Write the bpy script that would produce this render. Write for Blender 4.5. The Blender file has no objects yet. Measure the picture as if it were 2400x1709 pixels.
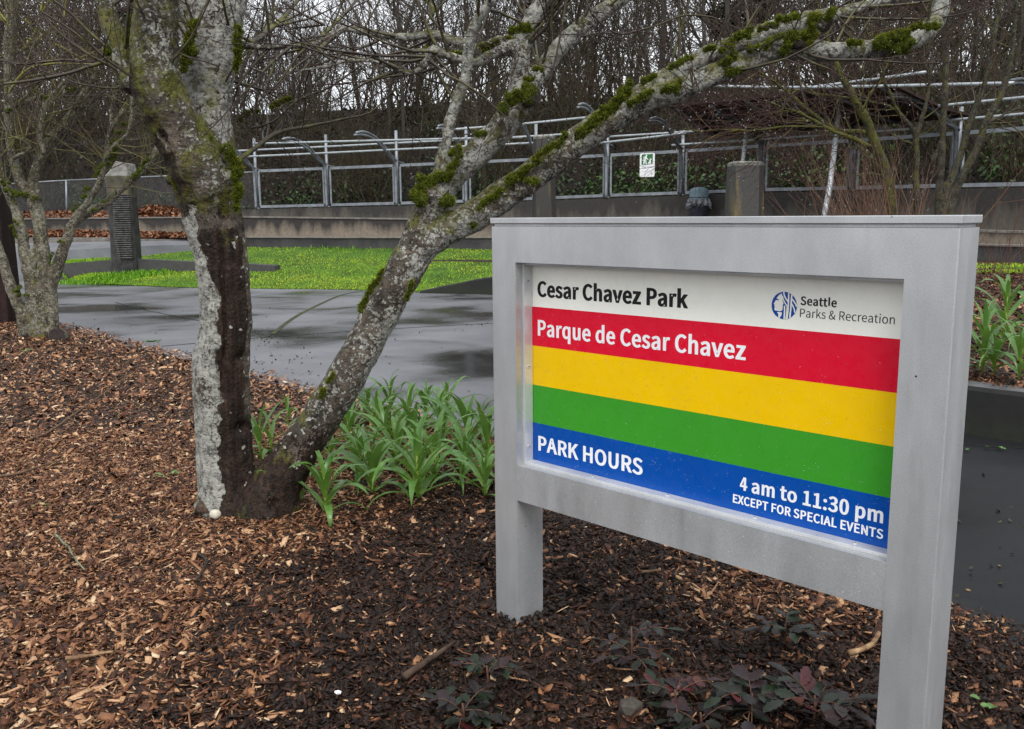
import bpy, math, random
import numpy as np
from mathutils import Vector, Matrix, noise as mnoise

SC = bpy.context.scene
COL = SC.collection
R = math.radians
# ------------------------------------------------------------------ camera
FPX, PITCH, ROLL = 2106.41, -0.165067, -0.009236        # focal length in photo pixels (2400 wide), tilt, roll
EYE = np.array([0.0, 0.0, 1.6])
_fw = np.array([0, math.cos(PITCH), math.sin(PITCH)])
_rt = np.array([1.0, 0, 0]); _up = np.cross(_rt, _fw)
_r = math.cos(ROLL)*_rt + math.sin(ROLL)*_up
_u = -math.sin(ROLL)*_rt + math.cos(ROLL)*_up
cam = bpy.data.cameras.new('camera'); cam.sensor_width = 36.0
cam.lens = FPX/2400*36.0; cam.clip_start = 0.05; cam.clip_end = 2000
camo = bpy.data.objects.new('camera', cam); COL.objects.link(camo)
camo.matrix_world = Matrix(((_r[0], _u[0], -_fw[0], 0), (_r[1], _u[1], -_fw[1], 0), (_r[2], _u[2], -_fw[2], 1.6), (0, 0, 0, 1)))
SC.camera = camo
# ------------------------------------------------------------------ world + sun (overcast)
SUN_EL, SUN_ROT = R(54), R(172)
w = bpy.data.worlds.new('World'); SC.world = w; w.use_nodes = True
nt = w.node_tree; nt.nodes.clear()
sky = nt.nodes.new('ShaderNodeTexSky'); sky.sky_type = 'NISHITA'; sky.sun_disc = False
sky.sun_elevation = SUN_EL; sky.sun_rotation = SUN_ROT; sky.air_density = 1.0; sky.dust_density = 4.0; sky.ozone_density = 1.0
hs = nt.nodes.new('ShaderNodeHueSaturation'); hs.inputs['Saturation'].default_value = 0.16
mixs = nt.nodes.new('ShaderNodeMix'); mixs.data_type = 'RGBA'; mixs.inputs[0].default_value = 0.7
mixs.inputs[7].default_value = (7.4, 7.75, 8.2, 1)          # even cloud cover
tcw = nt.nodes.new('ShaderNodeTexCoord'); nzw = nt.nodes.new('ShaderNodeTexNoise'); nzw.inputs['Scale'].default_value = 2.2
nzw.inputs['Detail'].default_value = 5
mrw = nt.nodes.new('ShaderNodeMapRange'); mrw.inputs[1].default_value = 0.3; mrw.inputs[2].default_value = 0.7; mrw.inputs[3].default_value = 0.86; mrw.inputs[4].default_value = 1.08
mulw = nt.nodes.new('ShaderNodeMix'); mulw.data_type = 'RGBA'; mulw.blend_type = 'MULTIPLY'; mulw.inputs[0].default_value = 1.0
bg = nt.nodes.new('ShaderNodeBackground'); bg.inputs[1].default_value = 0.11
wo = nt.nodes.new('ShaderNodeOutputWorld')
L = nt.links.new
L(sky.outputs[0], hs.inputs['Color']); L(hs.outputs[0], mixs.inputs[6]); L(mixs.outputs[2], mulw.inputs[6])
L(tcw.outputs['Generated'], nzw.inputs['Vector']); L(nzw.outputs[0], mrw.inputs[0]); L(mrw.outputs[0], mulw.inputs[7])
L(mulw.outputs[2], bg.inputs[0]); L(bg.outputs[0], wo.inputs[0])
sun = bpy.data.lights.new('sun', 'SUN'); sun.energy = 1.0; sun.angle = R(25); sun.color = (1.0, 0.965, 0.92)
suno = bpy.data.objects.new('sun', sun); COL.objects.link(suno)
_sd = Vector((math.cos(SUN_EL)*math.sin(SUN_ROT), math.cos(SUN_EL)*math.cos(SUN_ROT), math.sin(SUN_EL)))
suno.rotation_euler = (-_sd).to_track_quat('-Z', 'Y').to_euler()
SC.view_settings.view_transform = 'Standard'; SC.view_settings.look = 'None'
SC.view_settings.exposure = 1.0; SC.view_settings.gamma = 1.0
SC.render.engine = 'CYCLES'
SC.cycles.max_bounces = 6; SC.cycles.diffuse_bounces = 3; SC.cycles.glossy_bounces = 3
SC.cycles.use_denoising = True

# ------------------------------------------------------------------ measuring helpers
def ray(px, py):
    return _r*(px-1200)/FPX - _u*(py-854.5)/FPX + _fw
def at(px, py, Y):
    d = ray(px, py); return EYE + d*(Y/d[1])
def gz(px, py, z=0.0):
    d = ray(px, py); return EYE + d*((z-1.6)/d[2])
def pix(P):
    v = np.asarray(P, float)-EYE; k = v@_fw
    return 1200+FPX*(v@_r)/k, 854.5-FPX*(v@_u)/k

# ------------------------------------------------------------------ object helpers
def tag(o, label=None, cat=None, group=None, kind=None):
    if label: o['label'] = label
    if cat: o['category'] = cat
    if group: o['group'] = group
    if kind: o['kind'] = kind
    return o
def thing(name, label, cat, loc=(0, 0, 0), rz=0.0, group=None):
    o = bpy.data.objects.new(name, None); COL.objects.link(o); o.empty_display_size = 0.1
    o.location = Vector([float(v) for v in loc]); o.rotation_euler = (0, 0, rz)
    return tag(o, label, cat, group)
def link(name, me, mats=None, parent=None, world=False):
    o = bpy.data.objects.new(name, me); COL.objects.link(o)
    if mats is not None:
        for m in (mats if isinstance(mats, (list, tuple)) else [mats]): me.materials.append(m)
    if parent is not None:
        o.parent = parent
        if world:       # mesh is in world coordinates: keep it there
            o.matrix_parent_inverse = (Matrix.Translation(parent.location) @ parent.rotation_euler.to_matrix().to_4x4()).inverted()
    return o
def copy_tree(o, parent=None):
    c = o.copy(); COL.objects.link(c)
    if parent: c.parent = parent
    for ch in list(o.children): copy_tree(ch, c)
    return c
def fast_mesh(name, V, loops, sizes, matidx=None, smooth=False):
    me = bpy.data.meshes.new(name)
    V = np.asarray(V, np.float32); loops = np.asarray(loops, np.int32).ravel(); sizes = np.asarray(sizes, np.int32)
    me.vertices.add(len(V)); me.vertices.foreach_set('co', V.ravel())
    me.loops.add(len(loops)); me.loops.foreach_set('vertex_index', loops)
    me.polygons.add(len(sizes))
    st = np.zeros(len(sizes), np.int32); st[1:] = np.cumsum(sizes)[:-1]
    me.polygons.foreach_set('loop_start', st); me.polygons.foreach_set('loop_total', sizes)
    if matidx is not None: me.polygons.foreach_set('material_index', np.asarray(matidx, np.int32))
    if smooth: me.polygons.foreach_set('use_smooth', np.ones(len(sizes), bool))
    me.update(calc_edges=True); me.validate()
    return me
def vcol(me, name, arr):
    a = me.attributes.new(name, 'FLOAT', 'POINT'); a.data.foreach_set('value', np.asarray(arr, np.float32))
class MB:
    """collects shapes into one mesh"""
    def __init__(s): s.V = []; s.F = []; s.M = []; s.n = 0; s.S = []
    def add(s, V, F, mi=0, sm=False):
        V = [tuple(float(c) for c in v) for v in V]
        s.V += V; s.F += [tuple(i+s.n for i in f) for f in F]; s.M += [mi]*len(F); s.S += [sm]*len(F); s.n += len(V)
    def box(s, x0, x1, y0, y1, z0, z1, mi=0, T=None):
        V = [(x, y, z) for z in (z0, z1) for y in (y0, y1) for x in (x0, x1)]
        if T is not None: V = [T @ Vector(v) for v in V]
        s.add(V, [(0, 2, 3, 1), (4, 5, 7, 6), (0, 1, 5, 4), (2, 6, 7, 3), (0, 4, 6, 2), (1, 3, 7, 5)], mi)
    def bar(s, a, b, wd, hg, mi=0):
        """box along a-b, wd across (horizontal), hg up"""
        a = Vector([float(c) for c in a]); b = Vector([float(c) for c in b]); d = (b-a).normalized()
        side = d.cross(Vector((0, 0, 1)))
        side = Vector((1, 0, 0)) if side.length < 1e-4 else side.normalized()
        upv = side.cross(d)
        V = [p+side*(sx*wd/2)+upv*(sz*hg/2) for p in (a, b) for sz in (-1, 1) for sx in (-1, 1)]
        s.add(V, [(0, 1, 3, 2), (4, 6, 7, 5), (0, 4, 5, 1), (2, 3, 7, 6), (0, 2, 6, 4), (1, 5, 7, 3)], mi)
    def tube(s, pts, rad, n=8, mi=0, cap=True):
        V, F = tube_geo(pts, rad, n, cap); s.add(V, F, mi, True)
    def disc(s, c, nrm, r, n=14, mi=0, th=0.004):
        nrm = Vector(nrm).normalized(); t = nrm.orthogonal().normalized(); b = nrm.cross(t); c = Vector(c)
        V = [c+t*(r*math.cos(2*math.pi*k/n))+b*(r*math.sin(2*math.pi*k/n))-nrm*th*0 for k in range(n)]
        V += [v+nrm*th for v in V]
        s.add(V, [tuple(range(n, 2*n)), tuple(range(n-1, -1, -1))]+[(k, (k+1) % n, n+(k+1) % n, n+k) for k in range(n)], mi)
    def mesh(s, name):
        me = bpy.data.meshes.new(name); me.from_pydata(s.V, [], s.F)
        me.polygons.foreach_set('material_index', s.M); me.polygons.foreach_set('use_smooth', s.S); me.update()
        return me
    def build(s, name, mats, parent=None, world=False, bevel=0):
        o = link(name, s.mesh(name), mats, parent, world)
        if bevel:
            md = o.modifiers.new('bevel', 'BEVEL'); md.width = bevel; md.segments = 2; md.limit_method = 'ANGLE'
        return o
def resample(P, rad, step):
    """smooth (Catmull-Rom) resampling of a branch line"""
    P = np.asarray(P, float); rad = np.asarray(rad, float); out = []; ro = []
    n = len(P)
    for i in range(n-1):
        p0, p1, p2, p3 = P[max(i-1, 0)], P[i], P[i+1], P[min(i+2, n-1)]
        m = max(2, int(np.linalg.norm(p2-p1)/step))
        for k in range(m):
            t = k/m
            out.append(0.5*((2*p1)+(-p0+p2)*t+(2*p0-5*p1+4*p2-p3)*t*t+(-p0+3*p1-3*p2+p3)*t**3))
            ro.append(rad[i]*(1-t)+rad[i+1]*t)
    out.append(P[-1]); ro.append(rad[-1])
    return np.array(out), np.array(ro)
def tube_geo(P, rad, n=8, cap=True):
    P = np.asarray(P, float); m = len(P)
    rad = np.broadcast_to(np.asarray(rad, float), (m,))
    T = np.gradient(P, axis=0); T /= np.linalg.norm(T, axis=1)[:, None]+1e-12
    a = np.array([0, 0, 1.0]) if abs(T[0][2]) < 0.9 else np.array([1.0, 0, 0])
    N = np.cross(T[0], a); N /= np.linalg.norm(N)
    V = []
    ang = np.arange(n)*2*math.pi/n; ca = np.cos(ang)[:, None]; sa = np.sin(ang)[:, None]
    for i in range(m):
        N = N-T[i]*(N@T[i]); N /= np.linalg.norm(N)+1e-12; B = np.cross(T[i], N)
        V.append(P[i]+rad[i]*(ca*N+sa*B))
    V = np.concatenate(V)
    F = [(i*n+k, i*n+(k+1) % n, (i+1)*n+(k+1) % n, (i+1)*n+k) for i in range(m-1) for k in range(n)]
    if cap: F += [tuple(range(n-1, -1, -1)), tuple((m-1)*n+k for k in range(n))]
    return V, F

# ------------------------------------------------------------------ materials
def newmat(name):
    m = bpy.data.materials.new(name); m.use_nodes = True; nt = m.node_tree
    return m, nt, nt.nodes['Principled BSDF'], nt.links.new
def ramp(nt, stops, inp=None, interp='LINEAR'):
    r = nt.nodes.new('ShaderNodeValToRGB'); r.color_ramp.interpolation = interp
    e = r.color_ramp.elements
    while len(e) < len(stops): e.new(0.5)
    for k, (p, c) in enumerate(stops):
        e[k].position = p; e[k].color = (c[0], c[1], c[2], 1) if isinstance(c, (tuple, list, np.ndarray)) else (c, c, c, 1)
    if inp is not None: nt.links.new(inp, r.inputs[0])
    return r
def nz(nt, scale, detail=4, rough=0.55, vec=None, stretch=None):
    n = nt.nodes.new('ShaderNodeTexNoise'); n.inputs['Scale'].default_value = scale; n.inputs['Detail'].default_value = detail
    n.inputs['Roughness'].default_value = rough
    if vec is None:
        tc = nt.nodes.new('ShaderNodeTexCoord'); vec = tc.outputs['Object']
    if stretch:
        mp = nt.nodes.new('ShaderNodeMapping'); mp.inputs['Scale'].default_value = stretch
        nt.links.new(vec, mp.inputs['Vector']); vec = mp.outputs[0]
    nt.links.new(vec, n.inputs['Vector'])
    return n
def bump(nt, b, h, strength=0.4, dist=0.01):
    bp = nt.nodes.new('ShaderNodeBump'); bp.inputs['Strength'].default_value = strength; bp.inputs['Distance'].default_value = dist
    nt.links.new(h, bp.inputs['Height']); nt.links.new(bp.outputs[0], b.inputs['Normal']); return bp
def mixc(nt, fac, a, b, blend='MIX'):
    m = nt.nodes.new('ShaderNodeMix'); m.data_type = 'RGBA'; m.blend_type = blend
    for s, v in ((0, fac), (6, a), (7, b)):
        if hasattr(v, 'is_linked'): nt.links.new(v, m.inputs[s])
        elif s == 0: m.inputs[0].default_value = v
        else: m.inputs[s].default_value = (v[0], v[1], v[2], 1)
    return m.outputs[2]
def simple(name, stops, scale=8, rough=0.6, bstr=0.3, bscale=40, bdist=0.005, metal=0.0, detail=5, stretch=None, spec=0.2):
    m, nt, b, Lk = newmat(name)
    n = nz(nt, scale, detail, stretch=stretch); r = ramp(nt, stops, n.outputs[0]); Lk(r.outputs[0], b.inputs['Base Color'])
    b.inputs['Roughness'].default_value = rough; b.inputs['Metallic'].default_value = metal
    b.inputs['Specular IOR Level'].default_value = spec
    if bstr: bump(nt, b, nz(nt, bscale, 4).outputs[0], bstr, bdist)
    return m
def attr_mat(name, stops, rough=0.5, attr='tone', spec=0.22, var=None, trans=0.0):
    m, nt, b, Lk = newmat(name)
    a = nt.nodes.new('ShaderNodeAttribute'); a.attribute_name = attr
    r = ramp(nt, stops, a.outputs['Fac']); out = r.outputs[0]
    if var:
        n = nz(nt, var[0], 3); rr = ramp(nt, [(0.3, var[1]), (0.7, var[2])], n.outputs[0]); out = mixc(nt, 1.0, out, rr.outputs[0], 'MULTIPLY')
    Lk(out, b.inputs['Base Color']); b.inputs['Roughness'].default_value = rough; b.inputs['Specular IOR Level'].default_value = spec
    if trans:
        b.inputs['Transmission Weight'].default_value = 0.0; b.inputs['Subsurface Weight'].default_value = 0.0
    return m

# brushed, weathered aluminium
def alu(name, lo, hi, rough=0.42, metal=0.55):
    m, nt, b, Lk = newmat(name)
    n1 = nz(nt, 3.0, 7, 0.62, None, (1, 1, 0.45)); r1 = ramp(nt, [(0.32, lo), (0.66, hi)], n1.outputs[0])
    n2 = nz(nt, 300, 3); r2 = ramp(nt, [(0.3, 0.82), (0.7, 1.10)], n2.outputs[0])
    n3 = nz(nt, 14, 6, 0.7); r3 = ramp(nt, [(0.0, 0.9), (0.62, 1.0), (0.75, 1.02)], n3.outputs[0])
    c = mixc(nt, 1.0, r1.outputs[0], r2.outputs[0], 'MULTIPLY'); c = mixc(nt, 1.0, c, r3.outputs[0], 'MULTIPLY')
    v = nt.nodes.new('ShaderNodeTexVoronoi'); v.inputs['Scale'].default_value = 9
    tc = nt.nodes.new('ShaderNodeTexCoord'); Lk(tc.outputs['Object'], v.inputs['Vector'])
    rv = ramp(nt, [(0.0, (0.02, 0.018, 0.015)), (0.022, (0.02, 0.018, 0.015)), (0.034, (1, 1, 1))], v.outputs['Distance'])   # dirt specks
    c = mixc(nt, 1.0, c, rv.outputs[0], 'MULTIPLY')
    Lk(c, b.inputs['Base Color']); b.inputs['Metallic'].default_value = metal
    n4 = nz(nt, 5, 6, 0.65, None, (2.2, 2.2, 0.22)); r4 = ramp(nt, [(0.34, 0.95), (0.45, 1.0), (0.6, 1.0), (0.70, 1.03)], n4.outputs[0])      # vertical water marks
    c = mixc(nt, 1.0, c, r4.outputs[0], 'MULTIPLY'); Lk(c, b.inputs['Base Color'])
    rr = ramp(nt, [(0.3, rough-0.08), (0.7, rough+0.14)], n4.outputs[0]); Lk(rr.outputs[0], b.inputs['Roughness'])
    bump(nt, b, n2.outputs[0], 0.08, 0.001)
    return m
ALU = alu('weathered aluminium', (0.39, 0.396, 0.402), (0.545, 0.553, 0.56))
ALUB = alu('bright aluminium', (0.52, 0.53, 0.54), (0.68, 0.69, 0.70), 0.35, 0.4)
STEEL = simple('galvanised steel', [(0.3, (0.16, 0.175, 0.19)), (0.7, (0.29, 0.31, 0.335))], 5, 0.45, 0.1, 60, 0.002, 0.4)
STEELW = simple('pale painted steel tube', [(0.3, (0.27, 0.29, 0.305)), (0.7, (0.40, 0.425, 0.445))], 5, 0.4, 0.1, 60, 0.002, 0.3)
STEELD = simple('dark galvanised steel', [(0.3, (0.05, 0.055, 0.062)), (0.7, (0.13, 0.14, 0.155))], 5, 0.45, 0.1, 60, 0.002, 0.4)
WIRE = simple('dark wire', [(0.3, (0.06, 0.06, 0.065)), (0.7, (0.12, 0.12, 0.125))], 5, 0.5, 0)
def paint(name, c, rough=0.28):
    m, nt, b, Lk = newmat(name)
    n = nz(nt, 6, 4); r = ramp(nt, [(0.3, 0.95), (0.7, 1.03)], n.outputs[0])
    Lk(mixc(nt, 1.0, c, r.outputs[0], 'MULTIPLY'), b.inputs['Base Color'])
    b.inputs['Specular IOR Level'].default_value = 0.28
    n2 = nz(nt, 25, 3); rr = ramp(nt, [(0.35, rough-0.06), (0.65, rough+0.1)], n2.outputs[0]); Lk(rr.outputs[0], b.inputs['Roughness'])
    return m
P_WHITE = paint('sign off white', (0.83, 0.82, 0.745)); P_RED = paint('sign red', (0.64, 0.004, 0.026))
P_YEL = paint('sign yellow', (0.80, 0.49, 0.0)); P_GRN = paint('sign green', (0.04, 0.28, 0.02)); P_BLU = paint('sign blue', (0.0, 0.064, 0.33))
P_BLK = paint('lettering black', (0.006, 0.006, 0.006), 0.6); P_LWH = paint('lettering white', (0.8, 0.8, 0.82), 0.4)
P_LOGO = paint('emblem blue', (0.0, 0.055, 0.32), 0.4); P_DOGG = paint('notice green', (0.03, 0.16, 0.05), 0.4); P_GREY = paint('notice faint grey', (0.5, 0.52, 0.52), 0.5)
GLYPHS = {"bC": "944|512,-48 598,-41 675,-22 745,10 808,53 898,124 755,250 676,190 640,161 603,140 564,127 522,123 434,140 366,187 313,264 278,370 265,503 278,634 315,738 369,814 439,861 526,877 563,873 598,862 630,845 660,821 734,769 873,897 794,956 739,992 675,1021 603,1041 521,1048 361,1024 221,952 114,838 46,685 23,499 46,313 112,161 218,47 355,-24",
"be": "830|423,-48 490,-44 550,-33 605,-15 654,7 743,46 647,183 565,147 535,132 506,121 474,114 442,112 378,123 329,152 290,199 263,263 260,311 742,311 750,350 752,363 753,379 754,395 755,413 741,536 698,641 625,722 524,773 402,790 284,771 177,716 92,628 35,511 14,370 34,227 92,111 182,24 296,-30|262,460 263,500 289,557 323,597 362,622 405,630 451,622 483,599 509,561 526,505 528,460",
"bs": "712|320,-48 429,-36 519,-1 588,54 631,123 645,202 628,287 582,351 519,396 451,429 383,455 336,473 298,492 274,512 264,532 260,556 262,579 269,599 281,616 304,628 342,633 369,630 396,622 422,610 449,593 521,557 648,681 562,727 514,752 461,772 402,785 339,790 236,779 150,746 83,694 42,627 28,549 44,471 88,410 149,366 215,333 280,308 327,289 367,269 395,246 408,222 412,194 410,168 402,146 388,127 362,114 322,109 282,113 245,123 210,140 175,163 92,210 -34,78 59,26 117,-4 180,-27 248,-42",
"ba": "842|295,-48 361,-42 421,-25 478,-1 529,30 561,59 496,59 507,-30 715,-30 715,457 705,564 671,657 608,729 517,775 404,790 324,784 251,767 186,743 129,716 37,674 139,535 225,574 262,595 301,611 341,622 380,626 424,617 448,596 465,564 475,520 475,495 354,472 216,430 111,372 45,292 24,193 37,110 75,42 135,-8 211,-38|332,113 302,117 281,127 269,142 261,166 257,200 264,241 284,276 332,308 417,336 479,351 479,194 459,169 424,144 393,127 362,117",
"br": "603|70,-30 307,-30 307,469 331,526 361,570 389,598 415,613 440,618 450,618 461,616 470,614 479,611 551,597 596,761 538,778 518,784 497,787 475,789 450,790 389,782 330,759 278,723 232,676 212,636 291,636 279,771 70,771",
"bh": "902|70,-30 307,-30 307,525 330,556 364,585 394,605 422,617 452,621 487,615 506,598 521,569 533,522 537,452 537,-30 774,-30 774,471 764,578 733,667 676,735 593,777 492,790 421,783 358,763 302,734 251,698 296,695 307,788 307,1116 70,1116",
"bv": "785|246,-30 471,-30 772,771 530,771 376,328 363,284 349,241 335,197 321,153 320,131 396,131 395,153 381,197 368,241 354,285 340,328 188,771 -62,771",
"bz": "722|-8,-30 664,-30 664,131 311,131 652,665 652,771 34,771 34,610 332,610 -8,76",
"bP": "938|82,-30 319,-30 319,368 431,368 563,381 680,419 774,487 833,583 853,707 833,831 772,925 676,987 558,1020 425,1030 82,1030|319,531 319,868 405,868 493,862 552,845 587,816 607,773 615,707 607,639 587,592 553,559 495,538 410,531",
"bk": "827|70,-30 304,-30 304,184 380,306 573,-30 841,-30 529,440 826,771 541,771 227,381 304,381 304,1116 70,1116",
"bq": "920|539,-342 776,-342 776,771 574,771 561,701 625,701 599,727 554,754 505,774 451,786 390,790 275,771 171,715 89,627 35,511 16,370 31,228 77,112 153,24 256,-30 376,-48 439,-42 497,-26 550,-2 598,29 547,26 539,-48|407,118 355,128 316,158 286,208 265,279 257,371 266,458 291,529 326,581 368,613 418,625 443,622 470,615 497,602 526,582 539,563 539,201 521,174 491,149 462,131 434,121",
"bu": "902|341,-48 412,-41 475,-21 532,9 583,49 611,86 539,86 549,-30 760,-30 760,771 524,771 524,227 499,190 466,157 437,136 410,124 380,120 345,126 326,142 312,171 301,218 296,288 296,771 59,771 59,270 68,163 99,74 157,6 240,-35",
"bd": "920|376,-48 441,-42 500,-25 553,0 601,31 624,57 558,57 569,-30 776,-30 776,1116 539,1116 539,800 539,737 595,728 551,754 504,773 451,786 390,790 275,771 171,715 89,627 35,511 16,370 31,228 77,112 153,24 256,-30|407,118 355,128 316,158 286,208 265,279 257,371 266,458 291,529 326,581 368,613 418,625 443,622 470,615 497,602 526,582 539,563 539,201 521,174 491,149 462,131 434,121",
"bH": "1067|82,-30 319,-30 319,442 674,442 674,-30 913,-30 913,1030 674,1030 674,611 319,611 319,1030 82,1030",
"bO": "1086|506,-48 666,-23 801,50 904,166 968,319 990,503 968,687 904,839 801,953 666,1024 506,1048 347,1024 211,953 109,839 45,687 23,503 45,319 108,166 211,50 346,-23|506,123 427,140 363,187 312,265 277,371 265,503 277,635 312,739 362,815 427,861 506,877 586,861 650,815 701,739 735,635 747,503 735,371 700,265 649,187 585,140",
"bU": "1058|493,-48 623,-33 740,16 831,106 888,237 907,410 907,1030 674,1030 674,411 663,291 635,210 598,159 551,132 493,123 435,132 389,159 353,209 326,291 315,411 315,1030 78,1030 78,410 97,237 153,106 245,16 361,-33",
"bS": "887|416,-48 545,-33 655,11 739,79 793,166 811,265 799,354 763,426 709,483 643,526 572,561 429,622 384,642 346,665 318,691 303,722 297,763 302,801 316,831 340,855 377,871 428,877 472,873 512,863 549,845 584,822 663,772 798,898 708,960 648,996 580,1024 506,1042 426,1048 310,1034 208,995 127,933 74,850 55,753 70,665 111,594 167,539 230,498 292,469 435,406 487,382 526,358 550,332 564,299 569,255 564,212 548,176 519,148 476,130 416,123 365,128 314,143 266,167 221,199 136,260 -13,127 87,56 158,12 237,-20 323,-41",
"bR": "940|319,555 319,868 429,868 507,862 560,845 592,818 610,779 617,720 610,659 590,615 557,583 505,563 429,555|654,-30 925,-30 657,422 675,438 750,484 807,547 844,626 856,721 836,839 777,929 686,989 575,1020 452,1030 82,1030 82,-30 319,-30 319,394 411,394",
"bA": "903|-73,-30 173,-30 270,276 554,276 649,-30 902,-30 524,1030 304,1030|337,435 363,550 384,618 405,685 425,752 444,820 452,868 372,868 380,821 400,753 420,685 441,618 462,550 487,435",
"bK": "955|82,-30 319,-30 319,306 427,469 703,-30 973,-30 582,618 947,1030 659,1030 240,528 319,528 319,1030 82,1030",
"b4": "690|330,0 545,0 545,235 660,235 660,395 545,395 545,995 300,995 0,390 0,235 330,235|185,395 330,395 330,600 338,740 330,742",
"bm": "1337|70,-30 307,-30 307,525 329,557 362,586 391,606 416,617 436,620 468,615 487,599 502,569 514,522 518,452 518,-30 754,-30 754,525 777,556 810,586 839,606 864,617 885,620 917,615 936,599 951,569 962,522 967,452 967,-30 1203,-30 1203,471 1194,578 1163,667 1106,735 1024,777 924,790 857,782 795,761 739,728 687,687 696,670 705,682 666,727 613,762 548,783 473,790 408,783 349,763 295,733 246,696 220,663 290,663 278,771 70,771",
"bt": "588|355,-48 391,-46 424,-42 455,-35 485,-27 563,-11 509,144 436,126 422,121 409,117 397,114 388,113 359,118 346,130 338,150 331,181 327,226 327,610 529,610 529,771 327,771 327,980 115,980 102,769 -19,762 -19,610 91,610 91,228 99,141 126,64 178,3 257,-35",
"bo": "901|413,-48 536,-30 646,24 734,110 792,227 812,370 792,514 735,631 647,718 537,772 413,790 290,772 180,718 92,631 35,514 14,370 35,227 92,110 180,24 290,-30|413,116 363,128 321,159 287,211 264,281 255,370 264,458 287,529 321,581 363,613 413,624 464,613 506,581 540,529 564,458 573,370 564,282 540,211 506,159 464,128",
"b1": "831|64,-30 724,-30 724,134 524,134 524,1030 359,1030 314,1009 281,994 244,981 202,969 109,953 109,820 288,820 288,134 64,134",
"b:": "453|190,502 235,508 276,525 308,552 329,587 336,628 329,668 309,703 277,730 236,747 190,753 143,747 102,730 70,703 50,668 43,628 50,587 70,552 102,525 143,508|190,-48 235,-42 276,-25 308,1 329,36 336,76 329,117 308,152 276,179 235,196 190,202 143,196 102,179 70,152 50,117 43,76 50,36 70,2 103,-25 143,-42",
"b3": "831|360,-48 475,-35 579,5 663,70 718,159 737,267 724,353 687,425 631,482 561,524 525,542 525,509 558,530 618,572 664,627 693,692 703,769 686,865 636,944 559,1002 464,1036 355,1048 279,1042 210,1024 147,997 90,962 -3,903 138,777 214,828 246,853 280,871 314,883 350,887 393,880 424,863 445,837 458,803 463,759 457,707 438,665 403,630 340,607 187,595 187,444 354,433 428,409 469,374 490,329 497,272 490,218 472,175 444,144 403,123 350,116 298,122 253,137 213,160 177,189 98,245 -36,117 47,55 107,14 178,-18 262,-40",
"b0": "831|379,-48 507,-25 612,44 687,157 732,310 746,503 732,695 687,847 612,958 507,1026 379,1048 251,1026 146,958 71,846 27,695 12,503 27,310 71,157 146,44 251,-25|379,114 343,126 309,165 276,239 253,351 244,503 253,655 276,766 308,839 343,877 379,889 416,877 450,839 482,766 506,655 514,503 506,351 482,239 450,165 415,126",
"bp": "920|70,-342 307,-342 307,-61 307,7 256,13 304,-13 352,-32 402,-44 454,-48 569,-29 674,26 757,116 811,235 830,382 816,516 775,628 703,716 603,771 480,790 416,784 357,767 303,742 253,712 224,685 289,685 276,771 70,771|428,118 408,119 382,126 353,139 321,159 307,179 307,540 327,566 362,592 394,610 422,621 446,625 502,614 538,584 564,536 582,467 588,381 579,287 555,213 520,160 479,129",
"bE": "878|82,-30 785,-30 785,138 319,138 319,442 699,442 699,610 319,610 319,864 770,864 770,1030 82,1030",
"bX": "856|-73,-30 191,-30 350,256 366,287 381,318 398,350 414,384 416,402 353,402 356,383 374,349 391,317 407,287 423,256 588,-30 857,-30 531,510 835,1030 573,1030 424,759 409,731 395,703 381,674 367,644 367,628 430,628 428,645 412,675 397,704 382,732 367,759 215,1030 -54,1030 251,517",
"bT": "891|289,-30 528,-30 528,864 831,864 831,1030 -14,1030 -14,864 289,864",
"bF": "827|82,-30 319,-30 319,419 701,419 701,585 319,585 319,864 770,864 770,1030 82,1030",
"bI": "474|82,-30 319,-30 319,1030 82,1030",
"bL": "815|82,-30 757,-30 757,138 319,138 319,1030 82,1030",
"bV": "858|280,-30 508,-30 861,1030 614,1030 441,467 422,398 404,333 385,270 366,205 357,158 434,158 426,205 406,270 388,334 370,399 350,467 175,1030 -75,1030",
"bN": "1060|82,-30 312,-30 312,525 311,589 309,653 305,716 301,778 301,808 213,808 306,617 687,-30 905,-30 905,1030 673,1030 673,480 674,416 676,351 681,286 685,223 685,194 773,194 681,384 298,1030 82,1030",
"bl": "461|253,-48 279,-47 299,-45 317,-42 332,-39 393,-28 356,124 295,117 292,116 290,116 288,116 290,116 295,116 304,116 308,118 308,125 307,140 307,1116 70,1116 70,146 75,84 94,30 133,-13 189,-40",
"r&": "928|353,-18 421,-12 483,3 541,26 593,58 641,97 690,65 737,37 784,14 828,-5 872,-18 905,86 870,97 834,112 796,132 757,155 718,181 762,246 802,314 837,386 867,461 892,539 776,539 755,472 731,409 703,350 671,295 636,244 579,293 525,347 472,404 424,464 382,525 448,574 510,626 560,684 594,748 607,821 599,886 574,941 533,982 479,1008 411,1018 334,1006 270,973 222,923 192,858 181,783 184,739 193,693 206,646 224,597 247,548 187,504 133,455 89,399 60,334 49,259 63,169 104,92 168,33 253,-4|559,162 524,135 487,113 449,96 409,86 368,82 305,90 250,114 208,153 180,204 171,266 177,311 195,352 222,391 257,427 297,461 342,397 391,334 445,274 501,216|336,607 319,644 306,680 296,716 290,751 288,784 293,831 310,871 335,903 370,923 412,930 447,924 474,908 492,883 503,853 506,819 497,769 472,724 435,683 388,645",
"rP": "864|138,0 263,0 263,398 428,398 551,410 653,446 730,507 780,593 797,707 779,821 730,904 651,960 548,990 423,1000 138,1000|263,501 263,898 407,898 502,892 576,872 629,837 661,783 671,707 661,630 631,572 579,532 507,508 412,501",
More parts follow.
